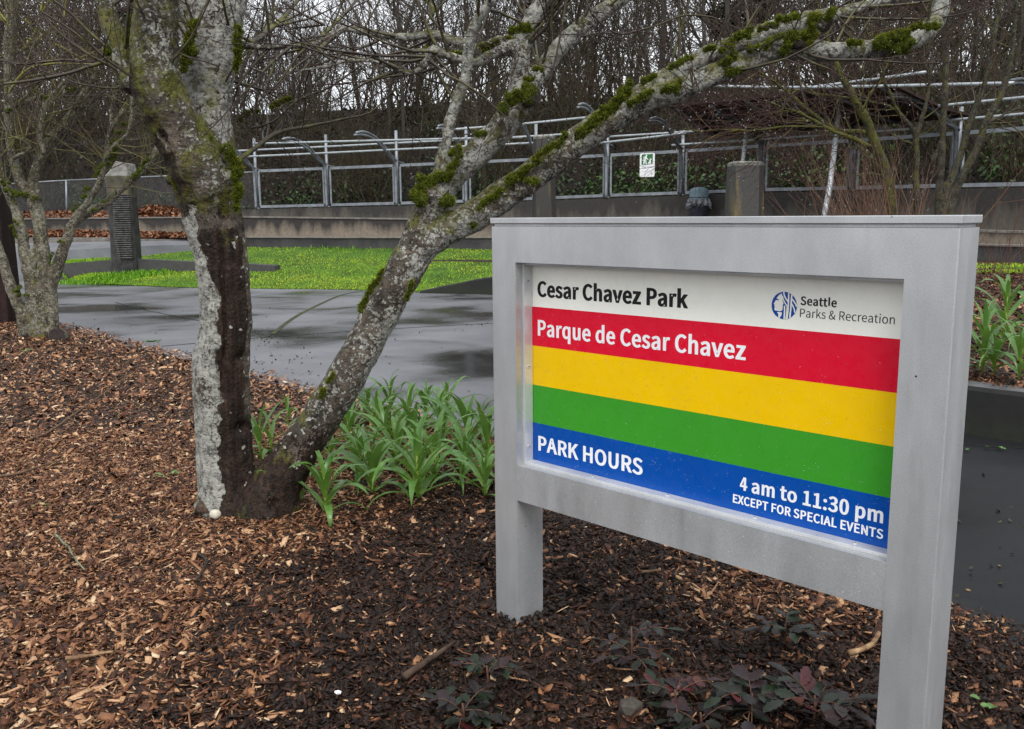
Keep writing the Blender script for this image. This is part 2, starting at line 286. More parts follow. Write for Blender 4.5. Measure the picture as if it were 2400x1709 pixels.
"rR": "866|263,525 263,898 431,898 517,892 584,873 634,839 664,789 674,720 664,650 634,595 584,556 517,533 431,525|686,0 828,0 574,438 650,465 712,506 759,563 789,634 799,720 783,829 735,908 661,961 565,991 450,1000 138,1000 138,0 263,0 263,424 443,424",
"ra": "768|296,-18 350,-12 402,3 451,26 498,55 542,89 546,89 557,0 659,0 659,456 650,558 621,642 571,706 499,746 402,760 333,754 268,738 208,716 156,690 112,663 160,577 197,601 238,622 283,640 331,652 382,656 445,646 488,618 516,576 531,525 535,469 367,442 239,403 150,349 97,280 80,192 91,119 121,61 167,18 226,-9|332,83 290,87 254,100 225,123 207,156 201,201 211,254 246,299 309,336 404,365 535,386 535,180 493,145 452,118 413,99 373,87",
"rc": "696|417,-18 470,-14 521,-2 570,18 615,43 658,75 603,160 574,136 541,116 506,100 468,90 428,86 352,99 289,137 241,196 210,275 199,370 210,465 242,544 292,604 356,642 432,655 466,652 497,643 526,630 554,612 580,591 643,673 610,699 572,723 530,743 482,755 427,760 317,743 219,694 141,614 90,505 71,370 88,235 136,127 211,48 306,-1",
"re": "756|426,-18 483,-14 536,-4 584,13 628,33 668,57 625,141 591,120 556,104 520,92 481,84 439,82 361,94 295,128 243,181 209,253 194,341 693,341 695,353 696,366 697,381 698,396 698,412 686,529 649,626 589,698 506,744 402,760 303,742 213,692 139,611 89,503 71,370 89,236 139,128 215,48 313,-1|192,430 210,510 244,575 289,622 344,650 405,660 469,651 520,622 558,576 581,511 589,430",
"ri": "375|126,0 251,0 251,741 126,741|188,894 216,897 239,908 256,926 268,949 271,977 268,1004 256,1026 239,1043 216,1054 188,1057 161,1054 138,1043 121,1026 110,1004 106,977 110,949 121,926 138,908 161,897",
"rk": "753|126,0 248,0 248,195 387,357 604,0 739,0 460,442 707,741 568,741 254,351 248,351 248,1086 126,1086",
"rn": "832|126,0 251,0 251,538 293,578 332,610 370,633 410,646 453,651 505,644 545,621 572,583 588,527 593,453 593,0 718,0 718,469 709,572 683,653 638,712 574,748 491,760 433,754 380,736 331,708 286,673 243,633 240,633 228,741 126,741",
"ro": "827|413,-18 519,-1 612,48 688,127 738,235 756,370 738,505 688,614 612,694 519,743 413,760 308,743 214,694 139,614 89,505 71,370 89,235 139,127 214,48 308,-1|413,86 342,99 283,137 238,196 209,275 199,370 209,465 238,544 283,604 342,642 413,655 485,642 545,604 590,544 619,465 629,370 619,275 590,196 545,137 485,99",
"rr": "529|126,0 251,0 251,476 283,542 320,591 359,624 398,642 437,648 454,648 468,646 482,644 495,640 509,636 532,744 518,750 504,755 488,758 472,759 453,760 405,753 359,733 316,701 277,658 243,606 240,606 228,741 126,741",
"rs": "638|319,-18 414,-6 489,25 544,73 577,133 588,202 575,275 540,330 489,371 428,401 363,427 314,446 271,466 235,489 212,518 203,555 209,589 225,619 252,642 291,657 341,663 379,660 414,651 447,637 478,618 509,598 569,675 532,702 490,725 444,743 393,756 340,760 251,749 180,720 128,674 96,617 85,550 97,482 131,431 179,391 238,360 300,336 349,317 395,295 433,268 460,236 469,195 464,158 446,127 417,101 376,85 323,79 273,83 227,95 184,114 143,138 104,168 44,85 89,51 140,23 197,1 257,-13",
"rt": "514|357,-18 386,-16 414,-12 442,-6 469,1 495,10 471,104 455,97 438,92 421,87 403,84 386,83 341,89 309,107 287,136 275,176 271,225 271,640 473,640 473,741 271,741 271,950 168,950 154,741 37,734 37,640 147,640 147,229 154,146 176,78 216,26 275,-6",
"b ": "336|",
"r ": "306|"}
# ================================================================== PARK SIGN
S = 1.25
SX, SY = -0.0727, 3.399
sign = thing('park_sign', 'large silver aluminium park sign with white, red, yellow, green and blue bands', 'sign', (SX, SY, 0), R(-45))
ZT = 1.558
W_, WL, WR, DP = 1.3283*S, 0.100*S, 0.1025*S, 0.1128*S
Z1, Z2, Z3 = ZT-0.1042*S, ZT-0.7194*S, ZT-0.8304*S
def post(xo, xi):                     # square tube with softened outer corners
    s_ = 1 if xi > xo else -1; c_ = 0.0035; k_ = 0.0012
    sec = [(xo+s_*c_, 0), (xi, 0), (xi, DP), (xo+s_*c_, DP), (xo+s_*k_, DP-k_), (xo, DP-c_), (xo, c_), (xo+s_*k_, k_)]
    b = MB(); n_ = len(sec); b.add([(x, y, z) for z in (-0.2, ZT) for x, y in sec], [(k, (k+1) % n_, n_+(k+1) % n_, n_+k) for k in range(n_)]+[tuple(range(n_, 2*n_)), tuple(range(n_-1, -1, -1))]); b.build('post', ALU, sign)
post(0, WL); post(W_, W_-WR)
b = MB(); b.box(WL, W_-WR, 0, DP, Z1, ZT); b.build('top_rail', ALU, sign)
b = MB(); b.box(WL, W_-WR, 0.0012, DP-0.0012, Z3, Z2); b.build('bottom_rail', ALU, sign)
b = MB(); b.box(0.008, W_-0.008, 0.008, DP-0.008, ZT, ZT+0.0105)
b.box(-0.003, W_+0.004, -0.003, DP+0.003, ZT+0.0105, ZT+0.031); b.build('top_cap', ALU, sign, bevel=0.0018)
BT = 0.0105     # stop bars screwed into the opening
b = MB(); b.box(WL, WL+BT, 0.034, 0.078, Z2+BT, Z1-0.0004); b.build('stop_bar', ALUB, sign, bevel=0.001)
b = MB(); b.box(W_-WR-BT, W_-WR, 0.034, 0.078, Z2+BT, Z1-0.0004); b.build('stop_bar', ALUB, sign, bevel=0.001)
b = MB(); b.box(WL+0.0004, W_-WR-0.0004, 0.034, 0.0785, Z2, Z2+BT); b.build('stop_bar', ALUB, sign, bevel=0.001)
b = MB(); b.box(WL+BT, W_-WR-BT, 0.034, 0.0782, Z1-BT, Z1); b.build('stop_bar', ALU, sign)
def screw(c, nrm):
    b = MB(); b.disc(c, nrm, 0.0062, 12, 0, 0.003); n = Vector(nrm); b.disc(Vector(c)+n*0.003, nrm, 0.0028, 6, 1, 0.0006)
    b.build('screw', [ALUB, STEELD], sign)
for zz in (-0.160, -0.418, -0.665): screw((WL+BT, 0.056, ZT+zz*S), (1, 0, 0))
for xx in (0.36, 0.62, 0.88, 1.135): screw((xx*S, 0.058, Z2+BT), (0, 0, 1))
YP = 0.0795
bands = [-0.1042, -0.2382, -0.3563, -0.4762, -0.5938, -0.7194]
b = MB()
for k in range(5):
    za, zb = ZT+bands[k+1]*S, ZT+bands[k]*S
    b.add([(WL, YP, za), (W_-WR, YP, za), (W_-WR, YP, zb), (WL, YP, zb)], [(0, 1, 2, 3)], k)
b.box(WL, W_-WR, YP+0.0008, YP+0.006, Z2, Z1, 5)
panel = b.build('sign_panel', [P_WHITE, P_RED, P_YEL, P_GRN, P_BLU, ALU], sign)

def poly_mesh(name, polys):
    c = bpy.data.curves.new(name, 'CURVE'); c.dimensions = '2D'; c.fill_mode = 'BOTH'
    for p in polys:
        if len(p) < 3: continue
        sp = c.splines.new('POLY'); sp.points.add(len(p)-1)
        for i, (x, y) in enumerate(p): sp.points[i].co = (x, y, 0, 1)
        sp.use_cyclic_u = True
    o = bpy.data.objects.new(name, c); me = bpy.data.meshes.new_from_object(o)
    bpy.data.objects.remove(o); bpy.data.curves.remove(c)
    return me
def text_polys(txt, style, x0, x1, zbase, cap):
    """outlines of a line of lettering fitted between x0 and x1"""
    pos = 0; shapes = []
    for ch in txt:
        d = GLYPHS[style+ch].split('|'); adv = int(d[0])
        for p in d[1:]:
            if p: shapes.append([(pos+int(a), int(bb)) for a, bb in (q.split(',') for q in p.split(' '))])
        pos += adv
    xs = [x for p in shapes for x, y in p]; lo, hi = min(xs), max(xs); k = (x1-x0)/(hi-lo)
    return [[(x0+(x-lo)*k, zbase+y/1000*cap) for x, y in p] for p in shapes]
def upright(me, y):
    """lay an x/y outline mesh into the sign's x/z plane"""
    co = np.zeros(len(me.vertices)*3, np.float32); me.vertices.foreach_get('co', co); co = co.reshape(-1, 3)
    co = np.stack([co[:, 0], np.full(len(co), y), co[:, 1]], 1); me.vertices.foreach_set('co', co.astype(np.float32).ravel()); me.update()
    return me
def fatten(shapes, d):
    """push every outline outwards by d (holes inwards)"""
    out = []
    for p in shapes:
        q = []; n_ = len(p)
        for i_ in range(n_):
            a, b_, c = p[i_-1], p[i_], p[(i_+1) % n_]; d1 = (b_[0]-a[0], b_[1]-a[1]); d2 = (c[0]-b_[0], c[1]-b_[1]); l1 = math.hypot(*d1) or 1e-9; l2 = math.hypot(*d2) or 1e-9
            n1 = (d1[1]/l1, -d1[0]/l1); n2 = (d2[1]/l2, -d2[0]/l2); k = max(0.5, 1+n1[0]*n2[0]+n1[1]*n2[1]); q.append((b_[0]+(n1[0]+n2[0])/k*d, b_[1]+(n1[1]+n2[1])/k*d*0.6))
        out.append(q)
    return out
for txt, st, xa, xb, zb, cp, mt in [
    ('Cesar Chavez Park', 'b', .1297, .6585, -.2058, .0432, P_BLK), ('Parque de Cesar Chavez', 'b', .1299, .8300, -.3228, .0450, P_LWH),
    ('PARK HOURS', 'b', .1297, .5242, -.6775, .0440, P_LWH), ('4 am to 11:30 pm', 'b', .8262, 1.1880, -.6545, .0345, P_LWH),
    ('EXCEPT FOR SPECIAL EVENTS', 'b', .8075, 1.1902, -.6912, .0212, P_LWH), ('Seattle', 'b', .9673, 1.0553, -.1785, .0192, P_BLK),
    ('Parks & Recreation', 'r', .9676, 1.1869, -.2070, .0198, P_BLK)]:
    ps = text_polys(txt, st, xa*S, xb*S, ZT+zb*S, cp*S)
    if txt == 'Cesar Chavez Park':
        big = max(ps, key=len); sg = 1 if sum(big[i_-1][0]*big[i_][1]-big[i_][0]*big[i_-1][1] for i_ in range(len(big))) > 0 else -1; ps = fatten(ps, 0.0011*sg)
    link('lettering', upright(poly_mesh('lettering', ps), YP-0.0006), mt, panel)
# round blue emblem: a face in profile and flowing bands
ec = (0.9268*S, ZT-0.1830*S); er = 0.0325*S
circ = [(ec[0]+er*math.cos(a), ec[1]+er*math.sin(a)) for a in np.linspace(0, 2*math.pi, 49)[:-1]]
em = link('emblem', upright(poly_mesh('emblem', [circ]), YP-0.0006), P_LOGO, panel)
def E_(pts): return [(ec[0]+(x-322)/200*er, ec[1]+(378-y+(x-322)*0.03)/213*er) for x, y in pts]
def strip(c, wd):
    c = np.array(c, float); t = np.gradient(c, axis=0); t /= np.linalg.norm(t, axis=1)[:, None]; n = np.stack([-t[:, 1], t[:, 0]], 1)*wd/2
    return [tuple(p) for p in c+n]+[tuple(p) for p in (c-n)[::-1]]
wh = [E_([(282, 190), (240, 215), (205, 258), (200, 268), (247, 296), (208, 300), (192, 292), (176, 322), (157, 356), (171, 368), (166, 388), (178, 404), (168, 434), (182, 460), (275, 466), (296, 452), (302, 425), (302, 366), (312, 345), (296, 300), (288, 240)]),
      E_([(214, 480), (236, 512), (242, 578), (270, 588), (264, 556), (290, 532), (292, 482)]),
      E_(strip([(308, 168), (318, 215), (340, 262), (368, 298), (386, 320)], 22)), E_(strip([(292, 230), (304, 280), (330, 330), (360, 372), (378, 392)], 18)),
      E_(strip([(388, 182), (390, 300), (388, 450), (376, 586)], 22)), E_(strip([(436, 205), (432, 330), (428, 450), (420, 566)], 24)),
      E_(strip([(330, 380), (334, 450), (332, 590)], 22)), E_(strip([(438, 268), (472, 304), (506, 352), (518, 388)], 22)),
      E_(strip([(440, 345), (462, 380), (486, 430), (494, 482)], 20)), E_(strip([(372, 395), (366, 480), (358, 588)], 14))]
link('emblem_profile', upright(poly_mesh('emblem_profile', [wh[0], wh[1]]), YP-0.0012), P_WHITE, panel)
for k, s_ in enumerate(wh[2:]): link('emblem_band', upright(poly_mesh('emblem_band', [s_]), YP-0.0012-0.00005*k), P_WHITE, panel)
# raindrops clinging to the sign
DROP, _nt, _b, _ = newmat('raindrop'); _b.inputs['Base Color'].default_value = (0.75, 0.78, 0.8, 1); _b.inputs['Roughness'].default_value = 0.04; _b.inputs['Alpha'].default_value = 0.55
rng = np.random.default_rng(5)
def drops(name, pts, rad, parent, flat=(1, 0.5, 1)):
    base = [(0, 0, 1), (1, 0, 0), (0, 1, 0), (-1, 0, 0), (0, -1, 0), (0, 0, -1)]
    f = [(0, 1, 2), (0, 2, 3), (0, 3, 4), (0, 4, 1), (5, 2, 1), (5, 3, 2), (5, 4, 3), (5, 1, 4)]
    B = np.array(base)*np.array(flat); Fb = np.array(f)
    P = np.asarray(pts); n = len(P); rr = np.broadcast_to(rad, (n,))
    V = (P[:, None, :]+B[None]*rr[:, None, None]).reshape(-1, 3); Lo = (Fb[None]+6*np.arange(n)[:, None, None]).ravel()
    me = fast_mesh(name, V, Lo, np.full(n*8, 3), smooth=True)
    return tag(link(name, me, DROP, parent), kind='stuff')
n = 700
px_ = rng.uniform(WL+0.02, W_-WR-0.01, n); pz_ = Z2+0.02+(Z1-Z2-0.05)*rng.beta(1, 1.8, n)
drops('raindrops', np.stack([px_, np.full(n, YP-0.0006), pz_], 1), rng.uniform(0.0005, 0.0013, n), panel)
n = 260
px_ = rng.uniform(0.01, W_-0.02, n); pz_ = np.where(rng.random(n) < 0.55, rng.uniform(Z1+0.003, ZT-0.02, n), rng.uniform(Z3+0.01, Z2-0.01, n))
drops('raindrops', np.stack([px_, np.full(n, 0.0002), pz_], 1), rng.uniform(0.0006, 0.0018, n), sign)
# ================================================================== GROUND
def lerp(a, b, t): return a+(b-a)*t
def snoise(x, y, z=0.0): return mnoise.noise(Vector((x, y, z)))
def polyY(poly, x):                 # piecewise-linear y(x) along a polyline sorted by x
    xs = [p[0] for p in poly]; ys = [p[1] for p in poly]; return float(np.interp(x, xs, ys))
def grid_mesh(name, us, vs, fn, smooth=True):
    V = np.array([fn(u, v) for v in vs for u in us]); nu, nv = len(us), len(vs)
    i = np.arange(nu*nv).reshape(nv, nu)
    q = np.stack([i[:-1, :-1], i[:-1, 1:], i[1:, 1:], i[1:, :-1]], -1).reshape(-1, 4)
    return fast_mesh(name, V, q.ravel(), np.full(len(q), 4), smooth=smooth)
# --- base earth reaching the horizon
EARTH = simple('dark damp earth', [(0.3, (0.018, 0.013, 0.009)), (0.7, (0.05, 0.036, 0.024))], 1.5, 0.9, 0.5, 12, 0.05)
b = MB(); b.box(-600, 600, -200, 900, -1.2, -0.25)
tag(b.build('ground', EARTH), kind='structure')
# --- wet concrete plaza
m, nt, bs, Lk = newmat('wet concrete')
tc = nt.nodes.new('ShaderNodeTexCoord')
n1 = nz(nt, 0.62, 4, 0.5, tc.outputs['Object'], (0.75, 0.9, 1)); n1.inputs['Distortion'].default_value = 0.5; n2 = nz(nt, 60, 4, 0.6, tc.outputs['Object']); n3 = nz(nt, 2.6, 6, 0.65, tc.outputs['Object'], (0.7, 1.3, 1))
c1 = ramp(nt, [(0.30, (0.016, 0.016, 0.016)), (0.38, (0.034, 0.034, 0.035)), (0.49, (0.104, 0.105, 0.115)), (0.66, (0.145, 0.147, 0.160))], n1.outputs[0])
c2 = ramp(nt, [(0.3, 0.8), (0.7, 1.12)], n2.outputs[0]); c3 = ramp(nt, [(0.32, 0.86), (0.68, 1.08)], n3.outputs[0])
cc = mixc(nt, 1.0, mixc(nt, 1.0, c1.outputs[0], c2.outputs[0], 'MULTIPLY'), c3.outputs[0], 'MULTIPLY')
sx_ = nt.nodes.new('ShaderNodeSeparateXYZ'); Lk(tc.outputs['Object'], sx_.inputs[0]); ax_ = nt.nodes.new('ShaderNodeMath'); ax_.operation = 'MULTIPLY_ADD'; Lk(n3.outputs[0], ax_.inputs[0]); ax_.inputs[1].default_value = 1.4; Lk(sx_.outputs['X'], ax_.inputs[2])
mrx = nt.nodes.new('ShaderNodeMapRange'); Lk(ax_.outputs[0], mrx.inputs[0]); mrx.inputs[1].default_value = 0.2; mrx.inputs[2].default_value = 2.6; mrx.inputs[3].default_value = 1.0; mrx.inputs[4].default_value = 0.14     # sky reflection painted into the base colour, dimmer towards the right
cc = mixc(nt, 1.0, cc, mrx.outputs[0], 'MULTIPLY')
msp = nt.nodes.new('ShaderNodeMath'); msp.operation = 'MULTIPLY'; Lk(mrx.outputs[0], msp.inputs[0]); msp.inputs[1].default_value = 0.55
Lk(cc, bs.inputs['Base Color'])
rr = ramp(nt, [(0.30, 0.10), (0.38, 0.24), (0.50, 0.42), (0.66, 0.48)], n1.outputs[0]); Lk(rr.outputs[0], bs.inputs['Roughness'])
Lk(msp.outputs[0], bs.inputs['Specular IOR Level'])
bump(nt, bs, n2.outputs[0], 0.2, 0.002)
WETC = m
us = np.linspace(-45, 45, 60); vs = np.concatenate([np.linspace(-8, 31, 56), [45]])
def plaza(u, v): return (u, v, -0.03+0.012*snoise(u*0.25, v*0.25)-0.12*max(0, v-31))
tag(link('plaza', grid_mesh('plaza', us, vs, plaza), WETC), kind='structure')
# joints scored in the plaza, one of them an arc with moss in it
JOINT = simple('joint grime', [(0.35, (0.012, 0.012, 0.011)), (0.7, (0.028, 0.029, 0.024))], 6, 0.8, 0)
JMOSS = simple('joint moss', [(0.4, (0.03, 0.03, 0.026)), (0.6, (0.055, 0.07, 0.014))], 9, 0.9, 0)
def joint(pts, wd, mt):
    P, _ = resample([(p[0], p[1], 0) for p in pts], [1]*len(pts), 0.25)
    t = np.gradient(P, axis=0); t /= np.linalg.norm(t, axis=1)[:, None]; nn = np.stack([-t[:, 1], t[:, 0], 0*t[:, 0]], 1)*wd/2
    b = MB(); V = []
    for p, q in zip(P-nn, P+nn):
        for r_ in (p, q): V.append((r_[0], r_[1], plaza(r_[0], r_[1])[2]+0.004))
    b.add(V, [(2*i, 2*i+1, 2*i+3, 2*i+2) for i in range(len(P)-1)]); o = b.build('pavement_joint', mt); tag(o, kind='structure')
G = lambda x, y: tuple(gz(x, y, -0.03)[:2])
joint([G(640, 783), G(690, 745), G(740, 718), G(800, 692), G(850, 682)], 0.075, JMOSS)
joint([G(380, 812), G(640, 790), G(900, 772), G(1155, 758), G(1500, 742)], 0.03, JOINT)
joint([G(100, 703), G(300, 690), G(420, 676)], 0.035, JOINT)
joint([G(270, 709), G(330, 725), G(430, 745), G(640, 790)], 0.03, JOINT)
joint([G(2200, 1040), G(2420, 1052), G(2700, 1060)], 0.012, JOINT)
# --- bark mulch bed (near left)
EDGE = [(-14, 15.8), (-9.5, 15.2), (-6.83, 13.5), (-5.3, 11.9), (-4.07, 10.59), (-2.5, 8.94), (-1.71, 8.03), (-1.06, 7.29), (-0.49, 6.66), (-0.16, 6.2), (0.35, 5.6), (1.0, 4.6), (1.73, 3.34), (1.87, 3.07), (2.2, 2.2), (2.6, 0.8), (3.0, -3)]
EP, _ = resample([(x, y, 0) for x, y in EDGE], [1]*len(EDGE), 0.25)
EP = EP[:, :2]
def bed_h(x, y, d):                  # d: distance inside the edge
    return -0.028+0.05*min(1, d/0.35)+0.022*snoise(x*1.3, y*1.3)+0.012*snoise(x*4, y*4, 3)
SOIL = simple('mulch soil', [(0.32, (0.010, 0.007, 0.005)), (0.55, (0.034, 0.019, 0.011)), (0.75, (0.075, 0.038, 0.019))], 22, 0.75, 0.9, 55, 0.02, detail=6)
en = np.gradient(EP, axis=0); en /= np.linalg.norm(en, axis=1)[:, None]; en = np.stack([en[:, 1], -en[:, 0]], 1)   # pointing into the bed
if en[len(en)//2] @ np.array([-1, -1]) < 0: en = -en
dl = np.array([-0.06, 0, 0.05, 0.12, 0.22, 0.35, 0.5, 0.75, 1.0, 1.4, 1.8, 2.3, 2.8, 3.4, 4, 5, 6, 8, 10.5, 13])
def bedpt(i, k):
    p = EP[i]+np.array(en[i])*dl[k]*(1 if k < 3 else 1)+ (np.array([-0.55, -0.83])-en[i])*dl[k]*min(1, dl[k]/3)
    return (p[0], p[1], bed_h(p[0], p[1], max(0, dl[k])))
V = np.array([bedpt(i, k) for k in range(len(dl)) for i in range(len(EP))]); V[:len(EP), 2] = -0.05
i = np.arange(len(V)).reshape(len(dl), len(EP)); q = np.stack([i[:-1, :-1], i[:-1, 1:], i[1:, 1:], i[1:, :-1]], -1).reshape(-1, 4)
tag(link('mulch_bed', fast_mesh('mulch_bed', V, q.ravel(), np.full(len(q), 4), smooth=True), SOIL), kind='structure')
def edge_dist(x, y):
    """signed distance into the bed (vectorised)"""
    P = np.stack([x, y], 1); out = np.full(len(P), 1e9); sg = np.ones(len(P))
    for a, c in zip(EP[:-1], EP[1:]):
        d = c-a; t = np.clip(((P-a)@d)/(d@d), 0, 1); q_ = a+t[:, None]*d; r_ = P-q_; ds = np.linalg.norm(r_, axis=1)
        cr = d[0]*r_[:, 1]-d[1]*r_[:, 0]; up_ = ds < out; out[up_] = ds[up_]; sg[up_] = np.where(cr[up_] < 0, 1, -1)
    return out*sg
_sgn = 1 if edge_dist(np.array([-2.0]), np.array([4.0]))[0] > 0 else -1

# ================================================================== TERRACES, WALLS AND FENCE LINE
FPOST = [(604, 489, 30.4), (770, 485, 29.6), (933, 481, 28.7), (1095, 476, 28.1), (1257, 470, 27.7), (1423, 463, 27.1), (1598, 457, 26.2), (1785, 450, 24.9), (1997, 446, 23.1), (2240, 441, 20.9), (2520, 436, 18.7)]
FP = np.array([at(*p) for p in FPOST])
extL = FP[0]+np.array([-2.6, 0.55, -0.02]); FPL = np.vstack([extL+np.array([-2.6*4, 0.5, -0.05]), extL, FP, FP[-1]+(FP[-1]-FP[-2])*2])
ft = np.gradient(FPL, axis=0); ft[:, 2] = 0; ft /= np.linalg.norm(ft, axis=1)[:, None]; fn_ = np.stack([ft[:, 1], -ft[:, 0], 0*ft[:, 0]], 1)   # towards the camera
def off(d, z): 
    P = FPL+fn_*d; P[:, 2] = z; return P
nF = len(FPL); tt = np.clip((np.arange(nF)-2)/9.0, -0.35, 1.2)
zW3 = FPL[:, 2]-0.02; zW2 = lerp(1.64, 1.23, np.clip(tt, 0, 1.1)); zW1 = lerp(1.03, 0.97, np.clip(tt, 0, 1)); zG = lerp(0.70, 0.60, np.clip(tt, 0, 1))
def concrete_wall(name, dark, tan, lo, hi, zsc=1.0):
    m, nt, bs, Lk = newmat(name)
    tc = nt.nodes.new('ShaderNodeTexCoord')
    st = nz(nt, 2.2, 5, 0.6, tc.outputs['Object'], (1, 1, 0.12)); fine = nz(nt, 12, 5, 0.6, tc.outputs['Object'])
    sep = nt.nodes.new('ShaderNodeSeparateXYZ'); Lk(tc.outputs['Object'], sep.inputs[0])
    mr = nt.nodes.new('ShaderNodeMapRange'); Lk(sep.outputs['Z'], mr.inputs[0]); mr.inputs[1].default_value = lo; mr.inputs[2].default_value = hi
    ad = nt.nodes.new('ShaderNodeMath'); ad.operation = 'MULTIPLY_ADD'; Lk(st.outputs[0], ad.inputs[0]); ad.inputs[1].default_value = 1.6; Lk(mr.outputs[0], ad.inputs[2])
    ad2 = nt.nodes.new('ShaderNodeMath'); ad2.operation = 'ADD'; Lk(ad.outputs[0], ad2.inputs[0]); ad2.inputs[1].default_value = -0.8
    r1 = ramp(nt, [(0.18, tan), (0.42, lerp(np.array(tan), np.array(dark), 0.45)), (0.62, dark)], ad2.outputs[0])     # run-off stains from the top
    r2 = ramp(nt, [(0.3, 0.7), (0.7, 1.15)], fine.outputs[0])
    Lk(mixc(nt, 1.0, r1.outputs[0], r2.outputs[0], 'MULTIPLY'), bs.inputs['Base Color']); bs.inputs['Roughness'].default_value = 0.75
    bump(nt, bs, fine.outputs[0], 0.3, 0.01)
    return m
CW3 = concrete_wall('stained grey concrete', (0.030, 0.026, 0.022), (0.10, 0.09, 0.072), 1.1, 2.3)
CW2 = concrete_wall('stained tan concrete', (0.026, 0.022, 0.019), (0.20, 0.162, 0.12), 0.95, 1.7)
CW1 = concrete_wall('dark wet concrete', (0.022, 0.022, 0.023), (0.05, 0.048, 0.045), 0.55, 1.2)
CAPM = simple('worn concrete cap', [(0.3, (0.10, 0.09, 0.078)), (0.7, (0.22, 0.2, 0.18))], 6, 0.6, 0.3, 30)
def wall_run(name, label, d, ztop, zbot, th, mt, cap=0.0, i0=0, i1=None, capm=None):
    i1 = i1 or nF
    A = off(d, 0); B = off(d-th, 0); b = MB(); V = []
    for k in range(i0, i1):
        V += [(A[k][0], A[k][1], zbot[k]), (A[k][0], A[k][1], ztop[k]), (B[k][0], B[k][1], ztop[k]), (B[k][0], B[k][1], zbot[k])]
    nn = i1-i0; F = []
    for k in range(nn-1):
        o = 4*k; F += [(o, o+4, o+5, o+1), (o+1, o+5, o+6, o+2), (o+2, o+6, o+7, o+3)]
    F += [(0, 1, 2, 3), (4*nn-1, 4*nn-2, 4*nn-3, 4*nn-4)]
    b.add(V, F); root = b.build(name, mt)
    if cap:
        A = off(d+0.03, 0); B = off(d-th-0.03, 0); V = []
        for k in range(i0, i1):
            V += [(A[k][0], A[k][1], ztop[k]+0.001), (A[k][0], A[k][1], ztop[k]+cap), (B[k][0], B[k][1], ztop[k]+cap), (B[k][0], B[k][1], ztop[k]+0.001)]
        c = MB(); c.add(V, F+[(4*k+3, 4*k+7, 4*k+4, 4*k) for k in range(nn-1)]); c.build('wall_cap', capm or CAPM, root)
    return tag(root, label, 'wall')
wall_run('fence_wall', 'stained grey concrete wall carrying the steel mesh fence', 0.12, zW3, zW2-0.4, 0.35, CW3, 0, 1)
wall_run('terrace_wall', 'tan concrete terrace wall streaked with dark run-off below the mesh fence', 1.6, zW2-0.045, zW1-0.4, 0.35, CW2, 0.045)
wall_run('step_wall', 'low dark wet concrete step wall along the back of the lawn', 3.1, zW1-0.03, zG-0.5, 0.35, CW1, 0.03, 2)
TERR = simple('terrace paving', [(0.3, (0.05, 0.048, 0.045)), (0.7, (0.11, 0.1, 0.09))], 4, 0.45, 0.3, 30)
def strip_surf(name, da, za, db, zb, mt, i0=0, i1=None):
    i1 = i1 or nF
    A = off(da, 0); B = off(db, 0); V = []
    for k in range(i0, i1): V += [(A[k][0], A[k][1], za[k]), (B[k][0], B[k][1], zb[k])]
    b = MB(); b.add(V, [(2*k, 2*k+1, 2*k+3, 2*k+2) for k in range(i1-i0-1)]); return tag(b.build(name, mt), kind='structure')
strip_surf('terrace', -0.2, zW2-0.05, 1.3, zW2-0.05, TERR)
strip_surf('lower_terrace', 1.58, zW1-0.04, 2.8, zW1-0.04, TERR)
# --- lawn: rises from the plaza edge to the step wall
NEAR = [np.array([-17.5, 28.9, 0.1]), np.array([-15.0, 27.1, 0.12]), np.array([-12.3, 24.7, 0.16]), np.array([-11.9, 24.0, 0.05])]
NEAR += [gz(x, y, -0.02) for x, y in ((160, 656), (220, 664), (300, 668), (420, 673), (560, 676), (680, 677), (800, 678), (900, 681), (990, 684))]
NEAR += [np.array([-0.9, 19.0, 0.0]), np.array([0.2, 18.4, 0.1]), np.array([1.6, 17.4, 0.25]), np.array([2.9, 15.8, 0.4]), np.array([4.2, 15.0, 0.55]), np.array([7.5, 14.4, 0.6]), np.array([11.5, 13.8, 0.65]), np.array([16, 13, 0.7])]
NEAR = np.array(NEAR)
FAR = off(3.05, 0); FAR[:, 2] = zG
FAR = FAR[1:]
FARL = np.vstack([[-24, 26.0, 0.66], [-17, 26.3, 0.68], FAR])
def rs(P, n):
    d = np.r_[0, np.cumsum(np.linalg.norm(np.diff(P[:, :2], axis=0), axis=1))]; t = np.linspace(0, d[-1], n)
    return np.stack([np.interp(t, d, P[:, k]) for k in range(3)], 1)
NS = 110
FARs = rs(FARL, 400); NEs = rs(NEAR, NS)
FARm = []
for k in range(NS):     # matching far point: nearly straight ahead of the near point
    dirn = NEs[k, :2]/np.linalg.norm(NEs[k, :2]); cr = np.abs(FARs[:, 0]*dirn[1]-FARs[:, 1]*dirn[0]); FARm.append(FARs[np.argmin(cr)])
FARm = np.array(FARm)
vv = np.linspace(0, 1, 26)
def lawn_pt(k, v):
    p = lerp(NEs[k], FARm[k], v); h = 0.03*snoise(p[0]*0.6, p[1]*0.6)+0.015*snoise(p[0]*2, p[1]*2)
    return (p[0], p[1], p[2]+(0.03+h)*min(1, v*12))
LV = np.array([lawn_pt(k, v) for v in vv for k in range(NS)])
i = np.arange(len(LV)).reshape(len(vv), NS); q = np.stack([i[:-1, :-1], i[:-1, 1:], i[1:, 1:], i[1:, :-1]], -1).reshape(-1, 4)
GSOIL = simple('turf base', [(0.3, (0.02, 0.045, 0.006)), (0.6, (0.055, 0.11, 0.012)), (0.8, (0.09, 0.13, 0.02))], 1.6, 0.9, 0.6, 30, 0.02)
tag(link('lawn', fast_mesh('lawn', LV, q.ravel(), np.full(len(q), 4), smooth=True), GSOIL), kind='structure')
